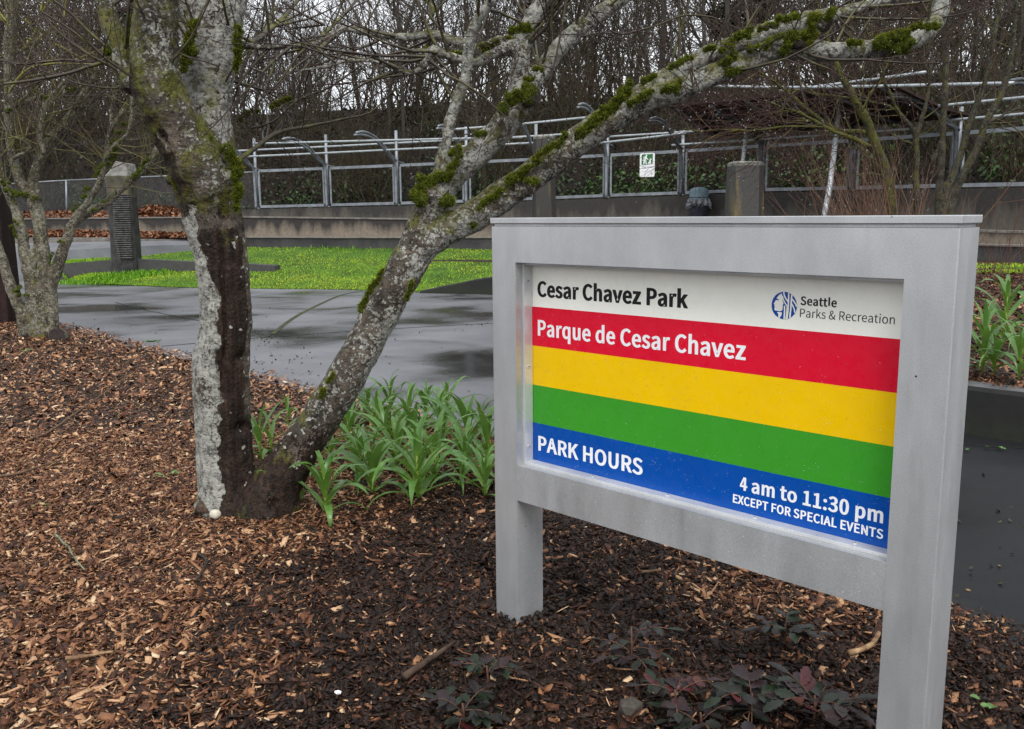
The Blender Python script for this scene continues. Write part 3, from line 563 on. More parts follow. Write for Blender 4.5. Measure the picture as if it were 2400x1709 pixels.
LVG = LV.reshape(len(vv), NS, 3)
# grass blades over the lawn
rng = np.random.default_rng(11)
def blades(name, P, hmin, hmax, wd, lean, stops, rough=0.55, attr=True):
    n = len(P); a = rng.uniform(0, 2*math.pi, n); h = rng.uniform(hmin, hmax, n); l = rng.uniform(0, lean, n)*h; a2 = rng.uniform(0, 2*math.pi, n)
    sx = np.stack([np.cos(a), np.sin(a), 0*a], 1)*(wd*rng.uniform(0.6, 1.3, n))[:, None]
    mid = P+np.stack([np.cos(a2)*l*0.35, np.sin(a2)*l*0.35, h*0.6], 1); tip = P+np.stack([np.cos(a2)*l, np.sin(a2)*l, h*np.where(l > 0.8*h, 0.7, 1.0)], 1)
    V = np.stack([P-sx, P+sx, mid+sx*0.8, mid-sx*0.8, tip], 1).reshape(-1, 3)
    base = 5*np.arange(n)[:, None]; Lp = np.concatenate([base+np.array([[0, 1, 2, 3]]), base+np.array([[3, 2, 4]])], 1).ravel()
    me = fast_mesh(name, V, Lp, np.tile([4, 3], n)); tone = rng.random(n)
    return me, tone
n = 120000
kk = rng.uniform(0, NS-1.001, n); v_ = rng.random(n)**1.3*(len(vv)-1.001)
k0 = kk.astype(int); v0 = v_.astype(int); fk = (kk-k0)[:, None]; fv = (v_-v0)[:, None]
GP = (LVG[v0, k0]*(1-fk)+LVG[v0, k0+1]*fk)*(1-fv)+(LVG[v0+1, k0]*(1-fk)+LVG[v0+1, k0+1]*fk)*fv
patch = np.array([snoise(p[0]*0.45, p[1]*0.45, 7)+0.6*snoise(p[0]*1.5, p[1]*1.5, 2) for p in GP])
me, tone = blades('grass', GP-np.array([0, 0, 0.01]), 0.02, 0.055, 0.006, 1.4, None)
vcol(me, 'tone', np.repeat(np.clip(0.47+0.6*patch+0.16*(tone-0.5), 0, 0.93), 5))
GRASS = attr_mat('grass blades', [(0.0, (0.045, 0.15, 0.010)), (0.25, (0.13, 0.29, 0.013)), (0.55, (0.30, 0.46, 0.016)), (0.85, (0.42, 0.50, 0.03)), (1.0, (0.36, 0.31, 0.10))], 0.45)
tag(link('grass', me, GRASS), 'short bright green wet grass covering the raised lawn', 'grass', kind='stuff')
# low wall crossing the lawn at the carved stone
LW = np.array([at(-60, 628, 28.5), at(22, 624, 27.0), at(151, 618, 24.5), at(252, 610, 24.0), at(317, 606.5, 23.8), at(460, 613, 23.3), at(588, 618, 23.0), at(650, 622, 22.8)])
b = MB(); V = []
for k, p in enumerate(LW):
    t = LW[min(k+1, len(LW)-1)]-LW[max(k-1, 0)]; t = t/np.linalg.norm(t); nn = np.array([t[1], -t[0], 0])*0.14
    for q_ in (p+nn, p-nn): V += [(q_[0], q_[1], -0.4), (q_[0], q_[1], q_[2])]
F = []
for k in range(len(LW)-1):
    o = 4*k; F += [(o, o+4, o+5, o+1), (o+1, o+5, o+7, o+3), (o+3, o+7, o+6, o+2)]
F += [(0, 1, 3, 2), (4*len(LW)-4, 4*len(LW)-2, 4*len(LW)-1, 4*len(LW)-3)]
b.add(V, F); tag(b.build('low_wall', CW1), 'low dark concrete kerb wall running across the lawn past the carved stone', 'wall')
# path and kerb beyond the lawn on the left, with leaf litter on the terraces
PATHM = simple('far path concrete', [(0.3, (0.13, 0.135, 0.15)), (0.7, (0.2, 0.205, 0.22))], 2, 0.3, 0.2, 30)
b = MB(); pts = [at(-160, 592, 26.2), at(17, 592, 26.0), at(120, 588, 26.0), at(252, 581, 26.0), at(330, 577, 26.2), at(460, 573, 26.8)]
pt2 = [at(-160, 572, 27.6), at(17, 571, 27.5), at(120, 569, 27.5), at(252, 566, 27.6), at(330, 565, 27.8), at(460, 564, 28)]
b.add([tuple(p) for p in pts]+[tuple(p) for p in pt2], [(k, k+1, k+7, k+6) for k in range(5)]); b.add([tuple(p) for p in pts]+[(p[0], p[1], -0.3) for p in pts], [(k+6, k+7, k+1, k) for k in range(5)]); tag(b.build('far_path', PATHM), kind='structure')
b = MB()
for (xa, ya, Ya), (xb, yb, Yb) in zip([(-160, 558, 27.7), (252, 557, 27.7), (330, 560, 27.9)], [(252, 557, 27.7), (330, 560, 27.9), (470, 562, 28.1)]):
    A = at(xa, ya, Ya); B_ = at(xb, yb, Yb); b.add([tuple(A), tuple(B_), (B_[0], B_[1], 0.3), (A[0], A[1], 0.3), (A[0], A[1]+0.3, A[2]), (B_[0], B_[1]+0.3, B_[2])], [(3, 2, 1, 0), (0, 1, 5, 4)])
tag(b.build('far_kerb', CAPM), 'pale concrete kerb edging the far path below the fallen leaves', 'kerb')
LEAFM = attr_mat('fallen leaf litter', [(0.0, (0.05, 0.02, 0.011)), (0.5, (0.15, 0.058, 0.025)), (1.0, (0.27, 0.125, 0.06))], 0.55)
def litter(name, P, sz, label, cat, mt=LEAFM):
    n = len(P); a = rng.uniform(0, 2*math.pi, n); tl = rng.normal(0, 0.5, (n, 2)); s = sz*rng.uniform(0.6, 1.3, n)
    u = np.stack([np.cos(a), np.sin(a), tl[:, 0]], 1)*s[:, None]; v = np.stack([-np.sin(a), np.cos(a), tl[:, 1]], 1)*(s*0.6)[:, None]
    V = np.stack([P-u, P-v, P+u, P+v], 1).reshape(-1, 3)
    me = fast_mesh(name, V, np.arange(4*n), np.full(n, 4)); vcol(me, 'tone', np.repeat(rng.random(n), 4))
    return tag(link(name, me, mt), label, cat, kind='stuff')
def quad_scatter(n, c):
    u, v = rng.random((2, n, 1)); c = np.array(c); return (c[0]*(1-u)+c[1]*u)*(1-v)+(c[3]*(1-u)+c[2]*u)*v
lit = np.vstack([quad_scatter(5200, [at(-60, 553, 27.9), at(440, 559, 28.1), at(440, 548, 29.0), at(-60, 538, 29.2)]), quad_scatter(3600, [at(-60, 514, 29.7), at(440, 511, 29.9), at(440, 496, 31), at(-60, 500, 32)]),
                 quad_scatter(900, [at(310, 500, 30.3), at(440, 502, 30.3), at(400, 484, 31.5), at(350, 484, 31.5)])])
lit[:, 2] += rng.uniform(0, 0.04, len(lit))
litter('leaf_litter', lit, 0.075, 'drift of orange brown fallen leaves on the terraces at left', 'leaves')
b = MB(); Q = [at(-60, 553.5, 27.9), at(440, 559.5, 28.1), at(440, 548.5, 29.0), at(-60, 538.5, 29.2)]; b.add([tuple(p) for p in Q], [(0, 1, 2, 3)])
Q = [at(-60, 514.5, 29.7), at(460, 511.5, 29.9), at(460, 490, 31.4), at(-60, 497, 32.4)]; b.add([tuple(p) for p in Q], [(0, 1, 2, 3)])
tag(b.build('terrace_bed', simple('leafy soil', [(0.3, (0.03, 0.015, 0.01)), (0.7, (0.08, 0.035, 0.02))], 9, 0.9, 0)), kind='structure')
# --- planter at right: kerb and sloping mulch
KB = np.array([(-1.95, 19.2, 0.02), (-1.1, 18.95, 0.2), (-0.35, 18.6, 0.34), (0.9, 17.6, 0.36), (2.0, 15.4, 0.36), (2.6, 12.6, 0.35), (2.85, 9.8, 0.34), (2.9, 8.0, 0.34), (2.95, 7.05, 0.335), (3.33, 6.5, 0.335), (3.62, 6.2, 0.335), (4.1, 5.85, 0.335), (7, 4.4, 0.34), (12, 3, 0.34)])
KP, _ = resample(KB, np.ones(len(KB)), 0.2)
t = np.gradient(KP, axis=0); t[:, 2] = 0; t /= np.linalg.norm(t, axis=1)[:, None]; kn = np.stack([-t[:, 1], t[:, 0], 0*t[:, 0]], 1)
PLK = concrete_wall('mossy planter concrete', (0.008, 0.008, 0.007), (0.013, 0.016, 0.007), -0.1, 0.35)
V = []
for p, nn in zip(KP, kn):
    for o_, z in ((0, -0.3), (0, p[2]-0.035), (0.012, p[2]-0.004), (0.04, p[2]), (0.2, p[2]), (0.2, -0.3)): V.append((p[0]+nn[0]*o_, p[1]+nn[1]*o_, z))
nK = len(KP); F = [(6*k+a, 6*k+6+a, 6*k+7+a, 6*k+1+a) for k in range(nK-1) for a in range(5)]+[(0, 1, 2, 3, 4, 5)]
b = MB(); b.add(V, F, 0)
b.M = [1 if (k < (nK-1)*5 and k % 5 in (2, 3)) else 0 for k in range(len(F))]
tag(b.build('planter_kerb', [PLK, simple('wet kerb top', [(0.3, (0.04, 0.041, 0.043)), (0.7, (0.12, 0.12, 0.124))], 7, 0.45, 0.3, 40)]), 'curved dark concrete planter kerb behind the sign, mossy on its face', 'kerb')
def planter_z(x, y): return 0.33+0.27*np.clip((y-6.5)/7.5, 0, 1.3)+0.02*snoise(x*1.5, y*1.5)
PL = [p+n_*0.19 for p, n_ in zip(KP, kn)]; V = []
for k, p in enumerate(PL):
    tx, ty = 12+0.0*k, 15.5
    tgt = np.array([lerp(2.9, 16, k/(nK-1)), lerp(19.5, 8, max(0, (k/(nK-1)-0.45)/0.55)) if k/(nK-1) > 0.45 else 19.0, 0])
    for s_ in np.linspace(0, 1, 14):
        q_ = lerp(p, tgt, s_**1.3); V.append((q_[0], q_[1], planter_z(q_[0], q_[1])-0.045 if s_ == 0 else planter_z(q_[0], q_[1])-0.02))
i = np.arange(len(V)).reshape(nK, 14); q = np.stack([i[:-1, :-1], i[1:, :-1], i[1:, 1:], i[:-1, 1:]], -1).reshape(-1, 4)
tag(link('planter_bed', fast_mesh('planter_bed', V, q.ravel(), np.full(len(q), 4), smooth=True), SOIL), kind='structure')
# ================================================================== STEEL MESH FENCE WITH PERGOLA RAILS
fence = thing('mesh_fence', 'long galvanised steel fence of wire mesh panels with curved pergola arms and tube rails', 'fence', FP[0])
UPV = np.array([0, 0, 1.0])
fnP = fn_[2:2+len(FP)]
def fpt(k, fwd, h):
    """point at fractional post index k, fwd metres towards the plaza, h above the wall"""
    i = int(np.clip(math.floor(k), 0, len(FP)-2)); t_ = k-i
    return lerp(FP[i], FP[i+1], t_)+lerp(fnP[i], fnP[i+1], t_)*fwd+UPV*h
PH = 1.22
for k in range(len(FP)):
    b = MB(); b.tube([fpt(k, 0, 0), fpt(k, 0, 2.28 if k < 6 else 1.8)], 0.05, 8); b.tube([fpt(k, 0, -0.01), fpt(k, 0, 0.02)], 0.1, 8)
    b.build('fence_post', STEEL, fence, True)
    s_ = 1+0.07*k if k < 6 else 1.15; hh = (0.87+0.02*k if k < 5 else 1.06) if k < 6 else 0.86
    prof = [(0.10, 0.0), (0.10, 0.9), (0.16, 1.3), (0.45, 1.62), (0.95, 1.93), (1.5, 2.13), (2.0, 2.17), (2.4, 2.12)]
    P, r_ = resample([fpt(k, f*s_, h*(hh if f > 0.2 else 1)) for f, h in prof], [0.045, 0.045, 0.042, 0.04, 0.038, 0.036, 0.034, 0.03], 0.12)
    b = MB(); b.tube(P, r_, 8)
    P, r_ = resample([fpt(k, f*s_, h*hh) for f, h in [(-0.45, 1.44), (-0.1, 1.47), (0.25, 1.6), (0.85, 1.98), (1.35, 2.2), (1.9, 2.27), (2.3, 2.2)]], [0.035]*7, 0.12)
    b.tube(P, r_, 8); b.build('pergola_arm', STEELD if k > 5 else STEEL, fence, True)
for k in range(len(FP)-1):
    a0, a1 = k+0.05, k+0.95
    b = MB()
    for h in (0.06, PH): b.bar(fpt(a0, 0.02, h), fpt(a1, 0.02, h), 0.05, 0.085)
    for a in (a0, a1): b.bar(fpt(a, 0.02, 0.1), fpt(a, 0.02, PH-0.04), 0.05, 0.06)
    fr = b.build('mesh_panel', STEEL, fence, True)
    b = MB(); Lk_ = np.linalg.norm(fpt(a1, 0, 0)-fpt(a0, 0, 0))
    for j in range(1, int(Lk_/0.055)): 
        a = lerp(a0, a1, j*0.055/Lk_); b.bar(fpt(a, 0.02, 0.1), fpt(a, 0.02, PH-0.04), 0.005, 0.005)
    for j in range(1, 20): b.bar(fpt(a0, 0.02, 0.1+j*0.055), fpt(a1, 0.02, 0.1+j*0.055), 0.005, 0.005)
    o = b.build('wire_mesh', WIRE, fr); o.parent = fr; o.matrix_parent_inverse = fence.matrix_basis.inverted() if False else Matrix.Translation(fence.location).inverted()
def rail(ks, fwd, h, r_=0.033, mt=STEELW):
    pts = [fpt(k, fwd(k) if callable(fwd) else fwd, h(k) if callable(h) else h) for k in ks]
    P, rr_ = resample(pts, [r_]*len(pts), 0.6); b = MB(); b.tube(P, rr_, 7); b.build('pergola_rail', mt, fence, True)
rail(np.arange(-0.6, 5.2, 0.5), 0.0, 1.9); rail(np.arange(-0.6, 4.9, 0.5), 0.75, 1.64)
rail(np.arange(0.55, 4.4, 0.5), 2.3, lambda k: 1.92-0.06*k); rail(np.arange(3.05, 5.6, 0.4), 2.75, lambda k: 1.93+0.05*(k-3))
rail(np.arange(5.0, 6.6, 0.4), 0.0, 1.75); rail(np.arange(5.0, 6.3, 0.4), 1.0, lambda k: 1.5+0.1*(k-5)); rail(np.arange(5.9, 9.0, 0.4), 0.3, 1.38)
rail(np.arange(7.0, 10.3, 0.4), 3.4, lambda k: 2.45-0.22*(k-7)); rail(np.arange(7.9, 9.5, 0.3), 3.0, 2.2); rail(np.arange(9.1, 10.3, 0.3), 1.3, 1.72); rail(np.arange(8.9, 10.3, 0.3), 0.25, 1.5)
# roofed part of the pergola
RUST = simple('dark rusty roof underside', [(0.3, (0.012, 0.008, 0.007)), (0.7, (0.045, 0.022, 0.017))], 3, 0.7, 0.3, 20)
can = thing('shelter_canopy', 'dark rusty shelter roof sloping out over the fence behind the shrubs', 'canopy', fpt(6.4, 0, 1.8))
b = MB(); ks = np.linspace(6.35, 9.05, 14); V = []
for k in ks:
    for f, h in ((-0.3, 1.58), (0.7, 1.66), (1.8, 1.86), (2.9, 2.1)): V.append(fpt(k, f, h))
Vt = [v+UPV*0.06 for v in V]; n = len(V); F = []
for i_ in range(len(ks)-1):
    for j in range(3):
        o = 4*i_+j; F += [(o, o+1, o+5, o+4), (n+o, n+o+4, n+o+5, n+o+1)]
for i_ in range(len(ks)-1):
    o = 4*i_; F += [(o, o+4, n+o+4, n+o), (o+3, n+o+3, n+o+7, o+7)]
for o in (0, 4*(len(ks)-1)):
    for j in range(3): F.append((o+j, o+j+1, n+o+j+1, n+o+j))
b.add(V+Vt, F); b.build('roof_sheet', RUST, can, True)
b = MB()
for k in np.linspace(6.45, 8.95, 6): b.tube([fpt(k, f, h-0.05) for f, h in ((-0.2, 1.58), (0.7, 1.66), (1.8, 1.86), (2.85, 2.09))], 0.04, 6)
b.build('rib', STEELD, can, True)
b = MB(); b.tube([at(1926, 535, 19.6), at(1946, 430, 20.2), at(1969, 238, 21.4)], 0.06, 8); b.build('leaning_prop', STEELW, can, True)
b = MB(); b.tube([at(1740, 390, 23.2), at(1752, 285, 24.0)], 0.055, 8); b.build('leaning_prop', STEELW, can, True)
# ------------------------------------------------------------------ chain link fence at far left
clf = thing('chain_link_fence', 'grey chain link fence above the leaf covered terrace at far left', 'fence', at(20, 505, 32.4))
CB = [at(-120, 509, 32.9), at(20, 505, 32.4), at(155, 501, 32.0), at(290, 497, 31.6), at(430, 493, 31.2), at(606, 487, 30.75)]
CT = [at(-120, 438, 32.9), at(20, 431, 32.4), at(155, 423, 32.0), at(290, 417, 31.6), at(430, 411, 31.2), at(606, 403, 30.75)]
for p, q_ in zip(CB, CT):
    b = MB(); b.tube([p-UPV*0.3, q_], 0.035, 7); b.build('fence_post', STEEL, clf, True)
b = MB()
for k in range(5): b.tube([CT[k], CT[k+1]], 0.026, 6)
b.build('top_rail', STEEL, clf, True)
b = MB()
for k in range(5):
    ln = np.linalg.norm(CB[k+1]-CB[k]); m_ = int(ln/0.075); hh_ = int(1.5/0.075)
    for j in range(-hh_, m_):
        for s_ in (0, 1):
            j0, j1 = (j, j+hh_); ta, tb = max(0, j0)/m_, min(m_, j1)/m_; va, vb = (max(0, j0)-j0)/hh_, (min(m_, j1)-j0)/hh_
            if tb <= ta: continue
            if s_: va, vb = 1-va, 1-vb
            f_ = lambda t_, v_: lerp(lerp(CB[k], CB[k+1], t_), lerp(CT[k], CT[k+1], t_), v_)
            b.bar(f_(ta, va), f_(tb, vb), 0.006, 0.006)
b.build('chain_link', simple('dull grey wire', [(0.3, (0.07, 0.07, 0.072)), (0.7, (0.11, 0.11, 0.112))], 4, 0.6, 0), clf, True)
# ------------------------------------------------------------------ carved stone
STONER = simple('basalt ribs painted lit', [(0.3, (0.04, 0.039, 0.038)), (0.7, (0.12, 0.115, 0.11))], 9, 0.6, 0.4, 20, 0.02)  # lighter tone painted in for light catching the carved ribs
STONE = simple('dark wet basalt', [(0.3, (0.018, 0.018, 0.019)), (0.6, (0.05, 0.048, 0.047)), (0.8, (0.09, 0.085, 0.08))], 5, 0.5, 0.6, 14, 0.02)
STONEP = simple('pale broken stone', [(0.3, (0.10, 0.095, 0.085)), (0.7, (0.33, 0.32, 0.29))], 6, 0.8, 0.8, 18, 0.03)
STONEM = simple('lichen stained basalt', [(0.35, (0.03, 0.03, 0.026)), (0.55, (0.085, 0.075, 0.05)), (0.7, (0.16, 0.12, 0.045))], 3, 0.7, 0.6, 14, 0.02)
def prism_stone(b, secs, mi, top=None):
    """stacked irregular sections (list of rings) as a faceted column"""
    n = len(secs[0]); V = [v for s_ in secs for v in s_]
    F = [(i_*n+k, i_*n+(k+1) % n, (i_+1)*n+(k+1) % n, (i_+1)*n+k) for i_ in range(len(secs)-1) for k in range(n)]
    b.add(V, F+[tuple((len(secs)-1)*n+k for k in range(n)), tuple(range(n-1, -1, -1))], mi)
mono = thing('carved_stone', 'tall dark basalt standing stone with grooved face and pale broken top on the lawn', 'standing stone', at(285, 625, 23.6))
c0 = at(285, 630, 23.6); ctop = at(279, 375, 23.6)
def ring(px0, px1, py, dy=0.0, depth=0.55, cut=0.12):
    a, c_ = at(px0, py, 23.45), at(px1, py+dy, 23.45); w_ = c_-a; n_ = np.array([0, 1.0, 0])
    return [a+w_*0.12, a+w_*0.9, c_+n_*0.1, c_+n_*depth*0.8, a+w_*0.7+n_*depth, a+w_*0.2+n_*depth*0.95, a+n_*depth*0.5, a+n_*0.12]
b = MB(); prism_stone(b, [ring(253, 318, 640), ring(255, 316, 610), ring(253, 313, 560), ring(250, 308, 510), ring(246, 305, 462)], 0)
b.build('shaft', STONE, mono, True)
b = MB(); prism_stone(b, [ring(246, 305, 462), ring(242, 304, 425), ring(241, 304, 412)], 0); b.build('mossy_collar', STONEM, mono, True)
b = MB(); R1, R2, R3 = ring(241, 304, 412), ring(252, 304, 398), ring(268, 300, 381)
R2 = [p+UPV*(0.10*snoise(p[0]*3, p[1]*3, p[2])) for p in R2]; R3 = [p+UPV*(0.12*snoise(p[0]*5, p[1]*5, 9)) for p in R3]; prism_stone(b, [R1, R2, R3], 0)
b.build('broken_top', STONEP, mono, True)
b = MB()
for k in range(30):
    py = 456+k*5.1; lx = 266+0.03*(py-456)-(0 if k > 3 else 6) + (0 if py < 560 else (py-560)*0.25); rx = 304+(py-456)*0.055
    A = at(lx, py, 23.42); B_ = at(rx, py-0.3, 23.42); b.bar(A, B_, 0.12, 0.028)
b.build('carved_rib', STONER, mono, True)
# ------------------------------------------------------------------ two basalt pillars
def pillar(name, label, pxs, Y, ytop, zb, stain):
    p0 = at(pxs[0], ytop, Y); p1 = at(pxs[1], ytop, Y); w_ = p1[0]-p0[0]
    root = thing(name, label, 'pillar', ((p0[0]+p1[0])/2, Y, zb))
    ring_ = lambda z, g, ox=0: [np.array([p0[0]+ox+w_*a-g*(0.5-a), Y+d*w_*0.9, z]) for a, d in ((0.02, 0.35), (0.14, 0.02), (0.8, -0.02), (1.0, 0.2), (0.97, 0.75), (0.7, 1.0), (0.2, 0.95), (0.0, 0.7))]
    zt = p0[2]; b = MB(); secs = [ring_(lerp(zb-0.3, zt-0.10, t_), 0.10*(1-t_), -0.0) for t_ in np.linspace(0, 1, 6)]
    secs = [[v+np.array([0.015*snoise(v[0]*4, v[1]*4, v[2]*2), 0.015*snoise(v[2]*3, v[0], 5), 0]) for v in s_] for s_ in secs]
    prism_stone(b, secs, 0); b.build('shaft', stain, root, True)
    b = MB(); top = [[v+UPV*0.0 for v in secs[-1]], [v*0.999+np.array([0.002, 0, 0.07+0.04*snoise(v[0]*5, v[1]*5, 1)]) for v in secs[-1]]]
    cx = np.mean(secs[-1], 0); top.append([cx+(v-cx)*0.8+UPV*(0.11+0.05*snoise(v[0]*6, v[1]*6, 3)) for v in secs[-1]]); prism_stone(b, top, 0); b.build('broken_top', STONEP, root, True)
def streaky(name, dark, stain, k):
    m, nt, bs, Lk = newmat(name)
    n_ = nz(nt, 2.0, 4, 0.5, None, (1.6, 1.6, 0.25)); n2_ = nz(nt, 26, 5, 0.6)
    r_ = ramp(nt, [(0.40, dark), (0.56, dark), (0.66, stain)], n_.outputs[0]); r2_ = ramp(nt, [(0.3, 0.65), (0.7, 1.2)], n2_.outputs[0])
    Lk(mixc(nt, 1.0, r_.outputs[0], r2_.outputs[0], 'MULTIPLY'), bs.inputs['Base Color']); bs.inputs['Roughness'].default_value = 0.6; bump(nt, bs, n2_.outputs[0], 0.5, 0.015)
    return m
pillar('stone_pillar', 'wide dark basalt pillar with pale flat top beside the litter bin', (1716, 1796), 22.0, 378, 0.6, streaky('dark streaked basalt', (0.05, 0.047, 0.045), (0.15, 0.11, 0.04), 0))
pillar('stone_pillar', 'narrow brown basalt pillar seen between the leaning branches', (1250, 1301), 24.2, 316, 0.6, streaky('brown basalt', (0.03, 0.026, 0.022), (0.10, 0.075, 0.035), 1))
# ------------------------------------------------------------------ litter bin
bp_ = at(1637, 500, 25.4); zb_ = 1.36
bn = thing('litter_bin', 'blue grey domed litter bin with clear bag spilling over its dark body', 'litter bin', (bp_[0], bp_[1], zb_))
def lathe(b, prof, n=24, mi=0, c=(0, 0)):
    V = [(c[0]+r_*math.cos(2*math.pi*k/n), c[1]+r_*math.sin(2*math.pi*k/n), z) for r_, z in prof for k in range(n)]
    F = [(i_*n+k, i_*n+(k+1) % n, (i_+1)*n+(k+1) % n, (i_+1)*n+k) for i_ in range(len(prof)-1) for k in range(n)]
    b.add(V, F+[tuple((len(prof)-1)*n+k for k in range(n)), tuple(range(n-1, -1, -1))], mi, True)
BINB = simple('dark bin plastic', [(0.3, (0.02, 0.024, 0.032)), (0.7, (0.04, 0.046, 0.056))], 8, 0.4, 0.1, 30)
BINL = simple('slate blue bin lid', [(0.3, (0.10, 0.15, 0.18)), (0.7, (0.16, 0.22, 0.26))], 8, 0.4, 0.1, 30)
b = MB(); lathe(b, [(0.20, 0), (0.235, 0.1), (0.27, 0.6), (0.275, 0.68)]); b.build('body', BINB, bn)
b = MB(); lathe(b, [(0.285, 0.60), (0.29, 0.63), (0.262, 0.66), (0.258, 0.82), (0.25, 0.87), (0.22, 0.91), (0.12, 0.945), (0.02, 0.95)]); b.build('domed_lid', BINL, bn)
b = MB(); nn_ = 40; V = []
for j, (r_, z) in enumerate(((0.277, 0.645), (0.30, 0.58), (0.315, 0.50), (0.285, 0.42))):
    for k in range(nn_):
        w_ = 1+0.09*j*math.sin(k*1.9+j)+0.04*math.sin(k*3.7); V.append((r_*w_*math.cos(2*math.pi*k/nn_), r_*w_*math.sin(2*math.pi*k/nn_), z-0.06*(j > 1)*max(0, math.sin(k*0.32+1.2))+0.03*math.sin(k*2.3+j)))
b.add(V, [(j*nn_+k, j*nn_+(k+1) % nn_, (j+1)*nn_+(k+1) % nn_, (j+1)*nn_+k) for j in range(3) for k in range(nn_)], 0)
BAG = simple('cloudy plastic bag', [(0.35, (0.06, 0.065, 0.072)), (0.65, (0.24, 0.25, 0.27))], 16, 0.25, 0.4, 30); b.build('bin_bag', BAG, bn)
# ------------------------------------------------------------------ dog notice on the fence
dp_ = at(1517, 387, 26.45); ntc = thing('dog_notice', 'small white notice with a green dog walker picture on the mesh fence', 'notice', dp_, math.atan2(FP[6][1]-FP[5][1], FP[6][0]-FP[5][0]))
w2, h2 = 0.22, 0.335
def rrect(x0, x1, y0, y1, r_, n=5):
    o = []
    for cx, cy, a0 in ((x1-r_, y1-r_, 0), (x0+r_, y1-r_, 90), (x0+r_, y0+r_, 180), (x1-r_, y0+r_, 270)):
        o += [(cx+r_*math.cos(R(a0+90*k/n)), cy+r_*math.sin(R(a0+90*k/n))) for k in range(n+1)]
    return o
rr_ = rrect(-w2, w2, -h2, h2, 0.05); b = MB(); n = len(rr_)
b.add([(x, -0.004, z) for x, z in rr_]+[(x, 0.004, z) for x, z in rr_], [tuple(range(n)), tuple(range(2*n-1, n-1, -1))]+[(k, n+k, n+(k+1) % n, (k+1) % n) for k in range(n)]); b.build('plate', P_LWH, ntc)
U = lambda pts: [((x-677)/330*w2, (815-y)/490*h2) for x, y in pts]     # picture outlines measured on the notice
link('green_field', upright(poly_mesh('green_field', [U([(430, 375), (925, 365), (915, 780), (420, 800)])]), -0.0052), P_DOGG, ntc)
man = U([(612, 390), (665, 388), (672, 455), (650, 470), (668, 520), (735, 600), (720, 610), (640, 560), (620, 580), (665, 770), (610, 775), (580, 660), (545, 775), (490, 775), (530, 620), (475, 640), (470, 600), (520, 590), (508, 520), (520, 460), (600, 440)])
dog = U([(790, 545), (860, 565), (865, 600), (835, 640), (840, 720), (858, 775), (695, 775), (700, 735), (760, 670)])
link('walker_picture', upright(poly_mesh('walker_picture', [man]), -0.0062), P_LWH, ntc); link('dog_picture', upright(poly_mesh('dog_picture', [dog]), -0.0062), P_LWH, ntc)
link('faint_lines', upright(poly_mesh('faint_lines', [U([(440, 880), (900, 870), (900, 890), (440, 900)]), U([(440, 920), (880, 910), (880, 930), (440, 940)]), U([(470, 1060), (850, 1050), (850, 1062), (470, 1072)]), U([(470, 1100), (820, 1090), (820, 1102), (470, 1112)])]), -0.0052), P_GREY, ntc)
link('blue_mark', upright(poly_mesh('blue_mark', [U([(855, 1140), (915, 1140), (915, 1200), (855, 1200)])]), -0.0052), paint('notice dull blue', (0.25, 0.3, 0.4)), ntc)
# ------------------------------------------------------------------ dark timber post at the left edge of the view
TIMB = simple('dark red brown timber', [(0.3, (0.008, 0.005, 0.004)), (0.55, (0.018, 0.009, 0.008)), (0.75, (0.035, 0.016, 0.014))], 3, 0.6, 0.6, 14, 0.02, stretch=(3, 3, 0.4))
q0 = at(5, 762, 14.1); t0 = at(-14, 440, 14.1); b = MB()
V = []
for t_, hw in ((-0.1, 0.235), (0.35, 0.20), (0.7, 0.175), (1.0, 0.15)):
    p = lerp(q0, t0, t_); V += [tuple(p+np.array([sx*hw, sy*hw, 0])) for sx, sy in ((-1, -1), (1, -1), (1, 1), (-1, 1))]
b.add(V, [(4*j+k, 4*j+(k+1) % 4, 4*j+4+(k+1) % 4, 4*j+4+k) for j in range(3) for k in range(4)]+[(12, 13, 14, 15), (3, 2, 1, 0)])
tag(b.build('timber_post', TIMB, bevel=0.01), 'tapered dark brown timber post at the left edge behind the mossy tree', 'post')
# ================================================================== WOODED SLOPE BEHIND THE FENCE
HB = FPL.copy(); HB -= fn_*np.where(np.arange(nF) < 3, 1.9, 0.45)[:, None]; HB[:, 2] = FPL[:, 2]-0.08; HB[:2, 2] = 1.75
HB = rs(np.vstack([[-70, 36.0, 1.6], [-42, 33.6, 1.7], HB, HB[-1]+np.array([12, -7, 0.1]), HB[-1]+np.array([40, -16, 0.3])]), 120)
def rise(s_): return 0.0 if s_ < 0.3 else (0.46*(s_-0.3) if s_ < 7 else 3.08+0.16*(s_-7) if s_ < 26 else 6.1+0.02*(s_-26))
sv = np.concatenate([[0, 0.3], np.linspace(0.8, 9, 12), np.linspace(10.5, 26, 9), [32, 42, 60, 90]])
hd = np.array([p[:2]/np.linalg.norm(p[:2]) for p in HB])
HV = np.array([(HB[k, 0]+hd[k, 0]*s_, HB[k, 1]+hd[k, 1]*s_, HB[k, 2]+rise(s_)+(0.35*snoise(HB[k, 0]*0.3, s_*0.3) if s_ > 1 else 0)) for s_ in sv for k in range(len(HB))])
i = np.arange(len(HV)).reshape(len(sv), len(HB)); q = np.stack([i[:-1, :-1], i[:-1, 1:], i[1:, 1:], i[1:, :-1]], -1).reshape(-1, 4)
HILLM = simple('dark leaf mould', [(0.3, (0.004, 0.003, 0.0025)), (0.55, (0.010, 0.0075, 0.0055)), (0.75, (0.02, 0.014, 0.010))], 1.2, 0.95, 0.8, 6, 0.1)
tag(link('hillside', fast_mesh('hillside', HV, q.ravel(), np.full(len(q), 4), smooth=True), HILLM), kind='structure')
HG = HV.reshape(len(sv), len(HB), 3)
